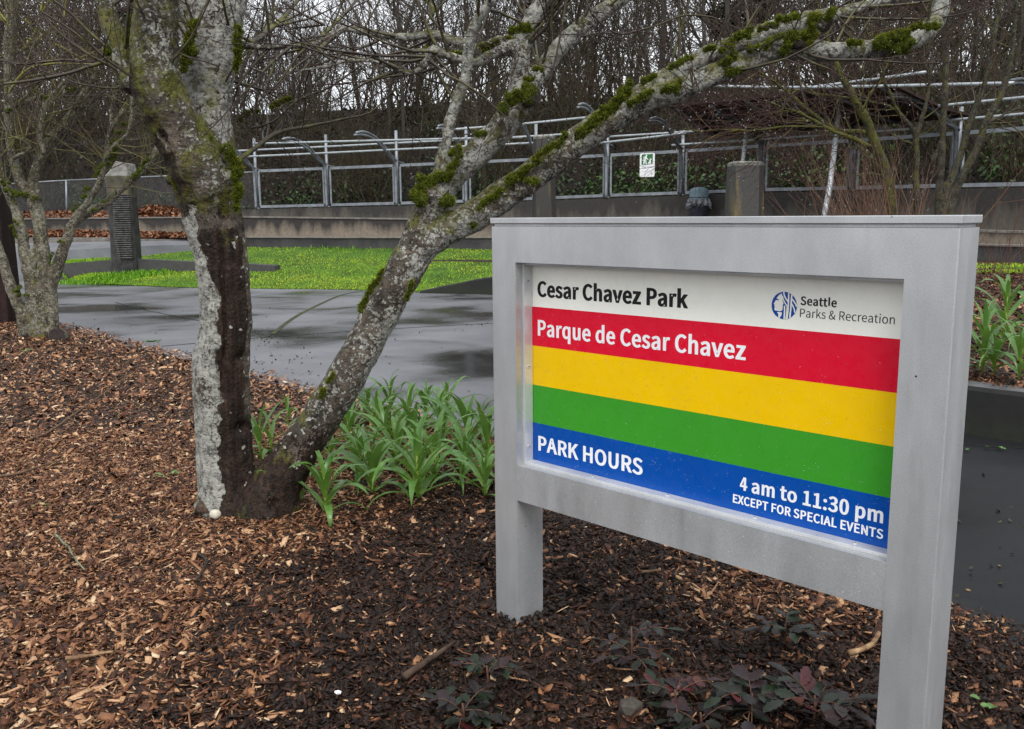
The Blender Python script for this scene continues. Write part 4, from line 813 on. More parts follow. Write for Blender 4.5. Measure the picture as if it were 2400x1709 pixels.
def hill_pt(kk_, s_):
    """points on the slope: fractional index along the foot line, metres back from it"""
    kk_ = np.asarray(kk_); s_ = np.asarray(s_); j = np.clip(np.searchsorted(sv, s_)-1, 0, len(sv)-2); fv_ = ((s_-sv[j])/(sv[j+1]-sv[j]))[:, None]
    k_ = np.clip(kk_.astype(int), 0, len(HB)-2); fk_ = (kk_-k_)[:, None]
    return (HG[j, k_]*(1-fk_)+HG[j, k_+1]*fk_)*(1-fv_)+(HG[j+1, k_]*(1-fk_)+HG[j+1, k_+1]*fk_)*fv_
rng = np.random.default_rng(21)
n = 130000
kk = rng.uniform(14, len(HB)-14, n); s_ = 0.4+13*rng.random(n)**1.3
P = hill_pt(kk, s_); green = np.array([snoise(p[0]*0.35, p[1]*0.3, 4)+0.35*snoise(p[0]*1.3, p[2]*1.3, 8) for p in P])
keep = rng.random(n) < np.clip(0.45+green*0.9, 0.12, 1); P = P[keep]; green = green[keep]; s_ = s_[keep]; n = len(P)
P[:, 2] += rng.random(n)**1.5*np.where(s_ < 3, 0.5, 1.1)
a = rng.uniform(0, 2*math.pi, n); tl = rng.normal(0, 0.55, (n, 2)); sz = rng.uniform(0.035, 0.085, n)
u = np.stack([np.cos(a), np.sin(a), tl[:, 0]], 1)*sz[:, None]; v = np.stack([-np.sin(a)*0.8, np.cos(a)*0.5, 0.5+tl[:, 1]], 1)*(sz*0.75)[:, None]
V = np.stack([P-u, P-v*0.8, P+u, P+v], 1).reshape(-1, 3)
me = fast_mesh('undergrowth', V, np.arange(4*n), np.full(n, 4))
vcol(me, 'tone', np.repeat(np.clip(0.42+0.22*np.clip((P[:, 0]-3)/6, 0, 1)+0.5*green-0.06*s_+0.35*rng.random(n), 0, 1), 4))
UNDER = attr_mat('ivy and bramble leaves', [(0.0, (0.016, 0.010, 0.007)), (0.3, (0.015, 0.018, 0.008)), (0.6, (0.020, 0.042, 0.013)), (1.0, (0.055, 0.105, 0.026))], 0.45)
tag(link('undergrowth', me, UNDER), 'dark ivy and bramble leaves covering the slope behind the fence', 'undergrowth', kind='stuff')
# ================================================================== BARK MULCH
rng = np.random.default_rng(3)
def sstep(a, b_, x): t_ = np.clip((x-a)/(b_-a), 0, 1); return t_*t_*(3-2*t_)
def soil_mask(x, y):
    """1 where the freshly dug dark soil round the sign shows, 0 in the clean bark mulch"""
    nzv = np.array([snoise(a*0.9, c*0.9, 5)+0.5*snoise(a*3, c*3, 6) for a, c in zip(x, y)])
    ax, ay = -0.95, 4.75; bx, by = -1.35, 2.5
    d = (x-ax)-(bx-ax)*(y-ay)/(by-ay)                       # metres to the right of a line from the tree towards the viewer
    m_ = sstep(-0.35, 0.75, d+0.35*nzv)*sstep(6.3, 4.6, y+0.4*nzv)
    return np.clip(m_, 0, 1)*np.clip(1-0.75*sstep(0.4, 0.9, x)*sstep(2.9, 3.5, y)*sstep(4.2, 3.4, y), 0.2, 1)
def scatter_bed(n, y0, y1, xl=0.80):
    y = np.sqrt(rng.uniform(y0**2, y1**2, n)); x = y*rng.uniform(-xl, xl, n)*1.0
    k = edge_dist(x, y)*_sgn > -0.05+rng.normal(0, 0.05, n); return x[k], y[k]
def chips(name, x, y, zfun, mean, tones, box=True, tilt=0.38, zj=0.018, soft=None):
    n = len(x); a = rng.uniform(0, 2*math.pi, n)
    Ln = np.clip(rng.lognormal(math.log(mean), 0.5, n), mean*0.35, mean*3.6); Wd = Ln*np.clip(rng.lognormal(math.log(0.36), 0.45, n), 0.07, 0.85)
    fib = rng.random(n) < 0.14; Ln = np.where(fib, Ln*1.9, Ln); Wd = np.where(fib, Wd*0.38, Wd); Wd = np.minimum(Wd, mean*1.15); Th = Wd*rng.uniform(0.06, 0.22, n)
    z = zfun(x, y)+rng.uniform(0.0, 1.0, n)**1.2*zj
    t1, t2 = rng.normal(0, tilt, (2, n))
    u = np.stack([np.cos(a), np.sin(a), np.tan(np.clip(t1, -1, 1))], 1); u /= np.linalg.norm(u, axis=1)[:, None]
    v = np.stack([-np.sin(a), np.cos(a), np.tan(np.clip(t2, -1, 1))], 1); v -= u*(u*v).sum(1)[:, None]; v /= np.linalg.norm(v, axis=1)[:, None]
    w = np.cross(u, v); C = np.stack([x, y, z], 1); U = u*(Ln/2)[:, None]; Vv = v*(Wd/2)[:, None]; Wv = w*(Th/2)[:, None]
    e = lambda: rng.uniform(0.45, 1.05, (n, 1))              # ragged ends
    bend = w*(Ln*rng.normal(0, 0.06, n))[:, None]
    if box:
        A = [C-U*e()-Vv*e(), C+U*e()-Vv*e(), C+U*e()+Vv*e(), C-U*e()+Vv*e()]
        V = np.stack([p-Wv for p in A]+[p+Wv+bend*0.3 for p in A], 1).reshape(-1, 3)
        f = np.array([[4, 5, 6, 7], [0, 1, 5, 4], [1, 2, 6, 5], [2, 3, 7, 6], [3, 0, 4, 7]]); nv = 8
    else:
        V = np.stack([C-U*e()-Vv*e(), C-Vv*e()+bend, C+U*e()-Vv*e(), C+U*e()+Vv*e(), C+Vv*e()+bend, C-U*e()+Vv*e()], 1).reshape(-1, 3)
        f = np.array([[0, 1, 4, 5], [1, 2, 3, 4]]); nv = 6
    Lp = (f[None]+nv*np.arange(n)[:, None, None]).ravel()
    me = fast_mesh(name, V, Lp, np.full(n*len(f), 4)); vcol(me, 'tone', np.repeat(tones, nv)); return me
CHIP = bpy.data.materials.new('bark chips'); CHIP.use_nodes = True; nt = CHIP.node_tree; bs = nt.nodes['Principled BSDF']; Lk = nt.links.new
at_ = nt.nodes.new('ShaderNodeAttribute'); at_.attribute_name = 'tone'
cr = ramp(nt, [(0.0, (0.006, 0.004, 0.003)), (0.22, (0.024, 0.012, 0.008)), (0.42, (0.066, 0.026, 0.014)), (0.60, (0.150, 0.062, 0.030)), (0.78, (0.30, 0.145, 0.070)), (0.92, (0.50, 0.30, 0.165)), (1.0, (0.62, 0.46, 0.29))], at_.outputs['Fac'])
n_ = nz(nt, 130, 4, 0.6, None, (1, 1, 1)); r_ = ramp(nt, [(0.28, 0.55), (0.5, 0.95), (0.72, 1.2)], n_.outputs[0])
Lk(mixc(nt, 1.0, cr.outputs[0], r_.outputs[0], 'MULTIPLY'), bs.inputs['Base Color']); bs.inputs['Roughness'].default_value = 0.45; bs.inputs['Specular IOR Level'].default_value = 0.18
bump(nt, bs, n_.outputs[0], 0.5, 0.002)
bedz = lambda x, y: np.array([bed_h(a, c, 0.4) for a, c in zip(x, y)])
def tones_for(x, y):
    m_ = soil_mask(x, y); n = len(x); base = rng.beta(2.1, 2.0, n)*0.92+0.04; base = np.where(rng.random(n) < 0.17, rng.uniform(0.70, 1.0, n), base)
    dark = rng.beta(1.5, 4.6, n)*0.75; dark = np.where(rng.random(n) < 0.075, rng.uniform(0.6, 0.98, n), dark)
    return np.where(rng.random(n) < m_*1.05, dark, base)
x, y = scatter_bed(225000, 2.2, 6.6); me = chips('bark_mulch', x, y, bedz, 0.0265, tones_for(x, y)); tag(link('bark_mulch', me, CHIP), 'wet brown bark chip mulch covering the bed round the sign and trees', 'mulch', kind='stuff')
x, y = scatter_bed(70000, 2.2, 6.2); me = chips('bark_mulch', x, y, bedz, 0.014, tones_for(x, y)*0.85, box=False, zj=0.024, tilt=0.6); tag(link('bark_crumbs', me, CHIP), 'fine dark bark crumbs and soil between the chips', 'mulch', kind='stuff')
x, y = scatter_bed(240000, 6.0, 15.8); k = x < 1.5; x, y = x[k], y[k]; me = chips('bark_mulch', x, y, bedz, 0.036, tones_for(x, y), box=False); tag(link('far_bark_mulch', me, CHIP), 'brown bark mulch stretching back past the mossy tree at left', 'mulch', kind='stuff')
# clods of wet soil where the posts were dug in
n = 900; x, y = scatter_bed(n*4, 2.3, 5.2); m_ = soil_mask(x, y); k = rng.random(len(x)) < m_*0.9; x, y = x[k][:n], y[k][:n]
ico = [(0, 0, 1), (.89, 0, .45), (.28, .85, .45), (-.72, .53, .45), (-.72, -.53, .45), (.28, -.85, .45), (.72, .53, -.45), (-.28, .85, -.45), (-.89, 0, -.45), (-.28, -.85, -.45), (.72, -.53, -.45), (0, 0, -1)]
icf = [(0, 1, 2), (0, 2, 3), (0, 3, 4), (0, 4, 5), (0, 5, 1), (1, 6, 2), (2, 7, 3), (3, 8, 4), (4, 9, 5), (5, 10, 1), (6, 7, 2), (7, 8, 3), (8, 9, 4), (9, 10, 5), (10, 6, 1), (11, 7, 6), (11, 8, 7), (11, 9, 8), (11, 10, 9), (11, 6, 10)]
def lumps(name, C, rad, mt, sq=0.7, jit=0.25, **kw):
    n = len(C); B = np.array(ico)[None]*rng.uniform(1-jit, 1+jit, (n, 12, 1))*np.array([1, 1, sq]); V = (C[:, None]+B*rad[:, None, None]).reshape(-1, 3)
    Lp = (np.array(icf)[None]+12*np.arange(n)[:, None, None]).ravel(); return fast_mesh(name, V, Lp, np.full(n*20, 3))
CLOD = simple('wet soil clods', [(0.3, (0.008, 0.006, 0.005)), (0.7, (0.03, 0.02, 0.014))], 60, 0.6, 0.8, 160, 0.004)
me = lumps('soil_clods', np.stack([x, y, bedz(x, y)+0.008], 1), rng.lognormal(math.log(0.008), 0.4, len(x)), CLOD); tag(link('soil_clods', me, CLOD), 'dark crumbly wet soil lumps around the sign posts', 'soil', kind='stuff')
hx = np.concatenate([rng.normal(0.04, 0.10, 260), rng.normal(1.08, 0.10, 160)]); hy = np.concatenate([rng.normal(3.42, 0.10, 260), rng.normal(2.33, 0.1, 160)])
me = lumps('soil_clods', np.stack([hx, hy, 0.02+0.018*rng.random(len(hx))], 1), rng.uniform(0.005, 0.016, len(hx)), CLOD); tag(link('post_soil', me, CLOD), 'soil heaped against the feet of the sign posts', 'soil', kind='stuff')
# planter mulch
n = 78000; y = np.sqrt(rng.uniform(5.6**2, 15.0**2, n)); x = y*rng.uniform(0.18, 0.85, n)
kd = np.interp(y[::1], KP[::-1, 1], KP[::-1, 0]) if False else None
def kerb_side(x, y):
    P = np.stack([x, y], 1); out = np.full(len(P), 1e9); sd = np.zeros(len(P))
    for p_, n__ in zip(KP, kn):
        d_ = P-p_[:2]; q_ = (d_**2).sum(1); u_ = q_ < out; out[u_] = q_[u_]; sd[u_] = (d_@n__[:2])[u_]
    return sd
inside = kerb_side(x, y) > 0.12; x, y = x[inside], y[inside]
me = chips('bark_mulch', x, y, lambda a, c: np.array([planter_z(p, q_)-0.02 for p, q_ in zip(a, c)]), 0.042, np.clip(rng.beta(2, 2.2, len(x))*0.95, 0, 1), box=False, zj=0.03); tag(link('planter_mulch', me, CHIP), 'brown bark mulch on the raised planter at right', 'mulch', kind='stuff')
# ------------------------------------------------------------------ loose things lying on the mulch
TWIGM = simple('fallen twig bark', [(0.3, (0.06, 0.035, 0.022)), (0.7, (0.17, 0.105, 0.06))], 30, 0.6, 0.4, 90, 0.002)
PALEW = simple('pale split wood', [(0.35, (0.12, 0.065, 0.035)), (0.65, (0.40, 0.26, 0.14))], 24, 0.6, 0.5, 80, 0.003, stretch=(1, 1, 1))
def ground_at(px, py, up_=0.02):
    p = gz(px, py, 0.0); p[2] = bed_h(p[0], p[1], 0.4)+up_; return p
def stick(label, pts, r0, r1, mt=TWIGM, name='fallen_stick', cat='stick', sides=6):
    P = np.array([ground_at(a, c, 0.022+r0) for a, c in pts]); P, rr_ = resample(P, np.linspace(r0, r1, len(P)), 0.05)
    P = P+np.array([[0.006*snoise(p[0]*9, p[1]*9, 1), 0.006*snoise(p[0]*9, p[1]*9, 2), 0.006*snoise(p[0]*7, p[1]*7, 3)] for p in P])
    b = MB(); b.tube(P, rr_*np.array([1+0.2*snoise(p[0]*20, p[1]*20, 4) for p in P]), sides); return tag(b.build(name, mt), label, cat)
stick('long thin bare twig lying across the mulch left of the main tree', [(70, 1052), (120, 1030), (180, 982), (250, 932), (305, 890), (330, 875)], 0.010, 0.003)
stick('dark straight stick at the far left edge of the mulch', [(-20, 1140), (40, 1132), (100, 1112), (150, 1096)], 0.010, 0.006)
stick('forked lichen covered twig lying on the mulch at lower left', [(128, 1270), (150, 1290), (168, 1310), (182, 1335), (200, 1356)], 0.006, 0.003, simple('lichen twig', [(0.35, (0.06, 0.05, 0.03)), (0.6, (0.2, 0.23, 0.15))], 30, 0.8, 0.3))
stick('thick split piece of dark bark lying in front of the left sign post', [(948, 1626), (990, 1600), (1030, 1570), (1068, 1540)], 0.015, 0.006, simple('weathered bark slab', [(0.3, (0.03, 0.018, 0.013)), (0.7, (0.09, 0.058, 0.04))], 18, 0.7, 0.8, 60, 0.006, stretch=(1, 1, 1)), 'bark_slab', 'bark', 7)
stick('pale curved piece of bark beside the right sign post', [(1988, 1558), (2015, 1550), (2042, 1535), (2058, 1514)], 0.011, 0.008, PALEW, 'bark_piece', 'bark', 8)
stick('short brown stick under the lower rail of the sign', [(1505, 1372), (1530, 1366), (1545, 1362)], 0.008, 0.005)
stick('dark twig crossing the mulch in front of the lilies', [(668, 1214), (700, 1210), (745, 1204), (760, 1203)], 0.006, 0.004)
stick('long pale splinter of wood in the lower left mulch', [(158, 1572), (200, 1568), (240, 1562), (270, 1559)], 0.008, 0.004, PALEW, 'wood_splinter', 'wood')
stick('blackish curved root piece in the middle of the mulch', [(462, 1320), (480, 1330), (486, 1345), (476, 1370), (462, 1395)], 0.009, 0.006, simple('black root', [(0.3, (0.012, 0.009, 0.008)), (0.7, (0.04, 0.028, 0.022))], 20, 0.5, 0.3))
# small white mushroom by the trunk
pm = ground_at(506, 1228, 0.0); mu = thing('mushroom', 'small round white mushroom in front of the main tree base', 'mushroom', pm)
MUSH = simple('creamy mushroom', [(0.3, (0.38, 0.33, 0.25)), (0.7, (0.66, 0.62, 0.54))], 30, 0.6, 0.2, 60)
b = MB(); V = [(0.03*math.sin(a)*math.cos(t_)*(1+0.05*math.sin(3*t_)), 0.03*math.sin(a)*math.sin(t_), 0.035+0.027*math.cos(a)) for a in np.linspace(0.05, 3.0, 10) for t_ in np.linspace(0, 2*math.pi, 17)[:-1]]
b.add(V, [(i_*16+k, i_*16+(k+1) % 16, (i_+1)*16+(k+1) % 16, (i_+1)*16+k) for i_ in range(9) for k in range(16)]+[tuple(range(16))], 0, True); b.build('cap', MUSH, mu)
b = MB(); lathe(b, [(0.016, -0.02), (0.012, 0.0), (0.011, 0.02)], 10); b.build('stem', MUSH, mu)
b = MB(); C = ground_at(1478, 1690, 0.0); b.add([tuple(C+np.array(v)*np.array([0.045, 0.04, 0.04])*(1+0.25*snoise(v[0]*2, v[1]*2, v[2]*2))+np.array([0, 0, 0.02])) for v in ico], icf); o = b.build('stone', simple('grey brown stone', [(0.3, (0.035, 0.03, 0.025)), (0.7, (0.085, 0.072, 0.06))], 30, 0.7, 0.6, 80)); tag(o, 'small grey brown stone at the bottom edge among the dark leaves', 'stone')
b = MB(); C = ground_at(793, 1655, 0.02); b.add([tuple(C+np.array(v)*np.array([0.014, 0.009, 0.008])) for v in ico], icf); tag(b.build('white_pebble', P_LWH), 'tiny white pebble on the mulch at the bottom centre', 'pebble')
# ================================================================== TREES
def bark(name, lichen, moss, base=(0.060, 0.048, 0.038), ringy=0.0):
    m, nt, bs, Lk = newmat(name)
    tc = nt.nodes.new('ShaderNodeTexCoord'); O_ = tc.outputs['Object']
    A = lambda nm: (lambda a: (setattr(a, 'attribute_name', nm), a.outputs['Fac'])[1])(nt.nodes.new('ShaderNodeAttribute'))
    n0 = nz(nt, 7, 6, 0.65, O_); c0 = ramp(nt, [(0.3, tuple(v*0.35 for v in base)), (0.5, base), (0.7, tuple(v*2.1 for v in base))], n0.outputs[0])
    # pale lichen crust: flakes with ragged edges
    vo = nt.nodes.new('ShaderNodeTexVoronoi'); vo.inputs['Scale'].default_value = 55; 
    nw = nz(nt, 14, 4, 0.6, O_); mv = nt.nodes.new('ShaderNodeVectorMath'); mv.operation = 'MULTIPLY_ADD'; Lk(nw.outputs['Color'], mv.inputs[0]); mv.inputs[1].default_value = (0.09, 0.09, 0.09); Lk(O_, mv.inputs[2]); Lk(mv.outputs[0], vo.inputs['Vector'])
    n1 = nz(nt, 8.5, 8, 0.68, O_, (1, 1, 0.8)); n1b = nz(nt, 80, 4, 0.6, O_)
    def math_(op, a, b_, c_=None):
        x = nt.nodes.new('ShaderNodeMath'); x.operation = op
        for k, v in enumerate((a, b_, c_)):
            if v is None: continue
            if hasattr(v, 'is_linked'): Lk(v, x.inputs[k])
            else: x.inputs[k].default_value = v
        return x.outputs[0]
    sepc = nt.nodes.new('ShaderNodeSeparateColor'); Lk(vo.outputs['Color'], sepc.inputs[0])
    lf = math_('ADD', n1.outputs[0], math_('MULTIPLY', math_('SUBTRACT', n1b.outputs[0], 0.5), 0.36))
    lf = math_('ADD', lf, math_('MULTIPLY', math_('SUBTRACT', sepc.outputs[0], 0.5), 0.30))          # separate flakes
    nlo = nz(nt, 2.6, 3, 0.5, O_); lf = math_('ADD', lf, math_('MULTIPLY', math_('SUBTRACT', nlo.outputs[0], 0.5), 0.55))
    lf = math_('ADD', lf, A('lichen')); lf = math_('SUBTRACT', lf, math_('MULTIPLY', vo.outputs['Distance'], 0.34))
    lm = ramp(nt, [(0.42, 0.0), (0.50, 1.0)], lf)
    n2 = nz(nt, 26, 6, 0.7, O_); lc = ramp(nt, [(0.30, tuple(v*0.42 for v in lichen)), (0.46, tuple(v*0.8 for v in lichen)), (0.66, tuple(v*1.08 for v in lichen))], n2.outputs[0])
    col = mixc(nt, lm.outputs[0], c0.outputs[0], lc.outputs[0])
    # fine dark cracks and horizontal lenticels
    nr = nz(nt, 9, 3, 0.5, O_, (1.2, 1.2, 9)); rm = ramp(nt, [(0.36, 0.45), (0.46, 1.0)], nr.outputs[0])
    ncr = nz(nt, 30, 5, 0.75, O_); rc = ramp(nt, [(0.36, 0.30), (0.47, 1.0)], ncr.outputs[0])
    col = mixc(nt, 0.75, col, rc.outputs[0], 'MULTIPLY'); col = mixc(nt, ringy, col, rm.outputs[0], 'MULTIPLY')
    vb = nt.nodes.new('ShaderNodeTexVoronoi'); vb.inputs['Scale'].default_value = 34; Lk(mv.outputs[0], vb.inputs['Vector']); sepb = nt.nodes.new('ShaderNodeSeparateColor'); Lk(vb.outputs['Color'], sepb.inputs[0])
    # bare rotting wood
    nwd = nz(nt, 12, 6, 0.65, O_, (3.5, 3.5, 0.28)); wc = ramp(nt, [(0.34, (0.004, 0.003, 0.003)), (0.44, (0.016, 0.010, 0.007)), (0.6, (0.032, 0.018, 0.012)), (0.75, (0.07, 0.036, 0.021))], nwd.outputs[0])
    wf = ramp(nt, [(0.46, 0), (0.54, 1)], math_('ADD', A('wound'), math_('MULTIPLY', math_('SUBTRACT', math_('ADD', math_('MULTIPLY', n1.outputs[0], 0.6), math_('MULTIPLY', n1b.outputs[0], 0.4)), 0.5), 1.6)))
    col = mixc(nt, wf.outputs[0], col, wc.outputs[0])
    spf = math_('MULTIPLY', math_('LESS_THAN', sepb.outputs[1], A('spots')), math_('LESS_THAN', math_('ADD', vb.outputs['Distance'], math_('MULTIPLY', n1b.outputs[0], 0.3)), 0.52))
    col = mixc(nt, spf, col, lc.outputs[0])
    # moss film
    nm_ = nz(nt, 8, 6, 0.7, O_); nmc = nz(nt, 60, 3, 0.6, O_); mc = ramp(nt, [(0.3, tuple(v*0.4 for v in moss)), (0.7, moss)], nmc.outputs[0])
    mf = ramp(nt, [(0.02, 0), (0.22, 0.9)], math_('ADD', A('moss'), math_('MULTIPLY', math_('SUBTRACT', nm_.outputs[0], 0.56), 1.3)))
    col = mixc(nt, mf.outputs[0], col, mc.outputs[0])
    Lk(col, bs.inputs['Base Color']); bs.inputs['Roughness'].default_value = 0.62; bs.inputs['Specular IOR Level'].default_value = 0.2
    h = math_('ADD', math_('MULTIPLY', lm.outputs[0], 0.5), math_('ADD', math_('MULTIPLY', rc.outputs[0], 0.7), math_('ADD', nwd.outputs[0], nmc.outputs[0])))
    bump(nt, bs, h, 0.9, 0.010)
    return m
BARK = bark('lichen crusted bark', (0.33, 0.325, 0.29), (0.11, 0.11, 0.014), (0.075, 0.06, 0.046), ringy=0.5)
BARK2 = bark('grey mossy bark', (0.27, 0.255, 0.195), (0.14, 0.14, 0.022), (0.085, 0.07, 0.05), 0.35)
BARK3 = bark('olive shrub bark', (0.10, 0.098, 0.07), (0.11, 0.11, 0.016), (0.04, 0.034, 0.024), 0.2)
CUTW = simple('dark cut wood', [(0.3, (0.008, 0.007, 0.007)), (0.7, (0.035, 0.024, 0.02))], 30, 0.7, 0.5, 60)
def limb(path, Yd=None, dy=0.0):
    """(px, py, width px[, depth]) -> centre points and radii in metres"""
    P = []; r_ = []
    for q_ in path:
        Y_ = q_[3] if len(q_) > 3 else Yd
        P.append(at(q_[0], q_[1], Y_)); r_.append(q_[2]/2*Y_*1.02/FPX)
    return np.array(P), np.array(r_)
def fuse(name, limbs, voxel, disp, dscale, extra=None, sides=12, smooth=4):
    """grow all limbs into one continuous skin"""
    b = MB()
    for P, r_ in limbs:
        P2, r2 = resample(P, r_, max(0.03, voxel*3)); b.tube(P2, np.maximum(r2, voxel*0.9), sides)
    if extra:
        for c, rad in extra: b.add([tuple(np.array(c)+np.array(v)*rad) for v in ico], icf)
    o = bpy.data.objects.new('tmp', b.mesh('tmp')); COL.objects.link(o)
    md = o.modifiers.new('r', 'REMESH'); md.mode = 'VOXEL'; md.voxel_size = voxel
    ms = o.modifiers.new('s', 'SMOOTH'); ms.factor = 0.5; ms.iterations = smooth
    tx = bpy.data.textures.new('bark lumps', 'CLOUDS'); tx.noise_scale = dscale; tx.noise_depth = 3
    dm = o.modifiers.new('d', 'DISPLACE'); dm.texture = tx; dm.texture_coords = 'GLOBAL'; dm.strength = disp; dm.mid_level = 0.5
    bpy.context.view_layer.update()
    me = bpy.data.meshes.new_from_object(o.evaluated_get(bpy.context.evaluated_depsgraph_get())); me.name = name
    bpy.data.objects.remove(o); me.polygons.foreach_set('use_smooth', np.ones(len(me.polygons), bool)); return me
def mesh_vn(me):
    n = len(me.vertices); co = np.zeros(n*3, np.float32); no = np.zeros(n*3, np.float32); me.vertices.foreach_get('co', co); me.vertex_normals.foreach_get('vector', no); return co.reshape(-1, 3).astype(float), no.reshape(-1, 3)
def rebase(me, o):
    """shift a world-space mesh so that its thing's base is the origin"""
    co, _ = mesh_vn(me); co -= np.array(o.location)[None]; me.vertices.foreach_set('co', co.astype(np.float32).ravel()); me.update()
# -------- twigs
def perp(d, rnd):
    v = Vector((rnd.gauss(0, 1), rnd.gauss(0, 1), rnd.gauss(0, 1))); v -= d*v.dot(d); return v.normalized()
def grow(segs, p, d, Ln, r0, lvl, rnd, wob=0.22, up=0.05, step=0.09, br=0.55, flat=1.0, spread=(0.5, 1.1), rmin=0.0016):
    n = max(3, int(Ln/step)); st = Ln/n; p = Vector(p); d = Vector(d).normalized()
    for i_ in range(n):
        t_ = i_/n; r_a = max(rmin, r0*(1-0.8*t_)); r_b = max(rmin*0.8, r0*(1-0.8*(i_+1)/n))
        d = (d+perp(d, rnd)*wob*rnd.random()+Vector((0, 0, up))).normalized(); q_ = p+d*st
        segs.append((p.x, p.y, p.z, q_.x, q_.y, q_.z, r_a, r_b)); p = q_
        if lvl > 0 and t_ > 0.12 and rnd.random() < br:
            a = rnd.uniform(*spread); s_ = perp(d, rnd); s_.z *= flat
            if s_.length > 1e-3:
                grow(segs, p, d*math.cos(a)+s_.normalized()*math.sin(a), Ln*rnd.uniform(0.35, 0.7)*(1-0.5*t_), r_b*0.72, lvl-1, rnd, wob, up, step*0.9, br, flat, spread, rmin)
def seg_mesh(name, segs, sides=3):
    s_ = np.array(segs); A = s_[:, :3]; B_ = s_[:, 3:6]; d = B_-A; d /= np.linalg.norm(d, axis=1)[:, None]+1e-9
    ref = np.where(np.abs(d[:, 2:3]) < 0.9, np.array([[0, 0, 1.0]]), np.array([[1.0, 0, 0]])); u = np.cross(d, ref); u /= np.linalg.norm(u, axis=1)[:, None]; v = np.cross(d, u)
    V = []
    for C, r_ in ((A-d*0.3*s_[:, 6:7], s_[:, 6:7]), (B_, s_[:, 7:8])):
        for k in range(sides): V.append(C+(u*math.cos(2*math.pi*k/sides)+v*math.sin(2*math.pi*k/sides))*r_)
    V = np.stack(V, 1).reshape(-1, 3); f = np.array([[k, (k+1) % sides, sides+(k+1) % sides, sides+k] for k in range(sides)])
    return fast_mesh(name, V, (f[None]+2*sides*np.arange(len(s_))[:, None, None]).ravel(), np.full(len(s_)*sides, 4), smooth=True)
def twig_mat(name, thin, thick, moss, mamt):
    m, nt, bs, Lk = newmat(name); tc = nt.nodes.new('ShaderNodeTexCoord'); a = nt.nodes.new('ShaderNodeAttribute'); a.attribute_name = 'thick'
    c = mixc(nt, a.outputs['Fac'], thin, thick); n_ = nz(nt, 6, 5, 0.7, tc.outputs['Object']); r_ = ramp(nt, [(0.62-mamt, 0), (0.70-mamt, 1)], n_.outputs[0])
    x = nt.nodes.new('ShaderNodeMath'); x.operation = 'MULTIPLY'; Lk(r_.outputs[0], x.inputs[0]); Lk(a.outputs['Fac'], x.inputs[1])
    Lk(mixc(nt, x.outputs[0], c, moss), bs.inputs['Base Color']); bs.inputs['Roughness'].default_value = 0.55; bs.inputs['Specular IOR Level'].default_value = 0.2; return m
TW1 = twig_mat('twigs with lichen', (0.038, 0.023, 0.020), (0.075, 0.066, 0.048), (0.13, 0.135, 0.035), 0.12)
TW2 = twig_mat('mossy twigs', (0.065, 0.046, 0.036), (0.13, 0.115, 0.08), (0.24, 0.24, 0.05), 0.22)
TWR = twig_mat('red brown wet twigs', (0.044, 0.019, 0.017), (0.065, 0.05, 0.03), (0.13, 0.13, 0.022), 0.14)
TWB = twig_mat('far bare twigs', (0.048, 0.035, 0.025), (0.060, 0.049, 0.034), (0.09, 0.09, 0.05), 0.0)
def twigs(name, segs, mt, parent, sides=3, rthick=(0.003, 0.012)):
    me = seg_mesh(name, segs, sides); s_ = np.array(segs); th = np.clip((s_[:, 6]-rthick[0])/(rthick[1]-rthick[0]), 0, 1); vcol(me, 'thick', np.repeat(th, 2*sides))
    o = link(name, me, mt, parent, True); return tag(o, kind='stuff')
# -------- moss cushions
MOSS = attr_mat('bright cushion moss', [(0.0, (0.010, 0.015, 0.002)), (0.35, (0.055, 0.072, 0.006)), (0.65, (0.165, 0.185, 0.012)), (1.0, (0.32, 0.325, 0.028))], 0.85, spec=0.15)
def moss_mesh(pts, rad, seed=0, fuzz=500):
    """lumpy cushion: pts centres, rad radii (m); fuzzy with thousands of tiny shoots"""
    r_g = np.random.default_rng(seed); pts = np.asarray(pts, float); rad = np.asarray(rad, float); V = []; Fq = []; tone = []; n0 = 0
    Vl = []; Lp = []; sz = []
    for c, r_ in zip(pts, rad):
        for _ in range(3):
            cc_ = c+r_g.normal(0, 0.42, 3)*r_; rr_ = r_*r_g.uniform(0.42, 0.85); B = np.array(ico)*r_g.uniform(0.85, 1.15, (12, 1))*rr_
            Vl.append(cc_+B); Lp.append((np.array(icf)+n0).ravel()); sz += [3]*20; n0 += 12; tone += [0.25]*12
            k = int(fuzz*(rr_/0.03)**1.2); dn = r_g.normal(0, 1, (k, 3)); dn /= np.linalg.norm(dn, axis=1)[:, None]
            base = cc_+dn*rr_*0.88; tip = base+(dn+r_g.normal(0, 0.45, (k, 3))+np.array([0, 0, 0.25]))*(0.0085*r_g.uniform(0.5, 1.6, (k, 1))); sd = np.cross(dn, r_g.normal(0, 1, (k, 3))); sd /= np.linalg.norm(sd, axis=1)[:, None]; sd *= 0.0022
            Vl.append(np.stack([base-sd, base+sd, tip], 1).reshape(-1, 3)); Lp.append(n0+np.arange(3*k)); sz += [3]*k; n0 += 3*k
            lit = np.clip(0.62+0.35*r_g.normal(0, 0.5, k)+0.12*dn[:, 2], 0.05, 1); tone += np.stack([lit*0.4, lit*0.4, lit], 1).ravel().tolist()
    me = fast_mesh('moss_cushion', np.concatenate(Vl), np.concatenate(Lp), sz); vcol(me, 'tone', tone); return me
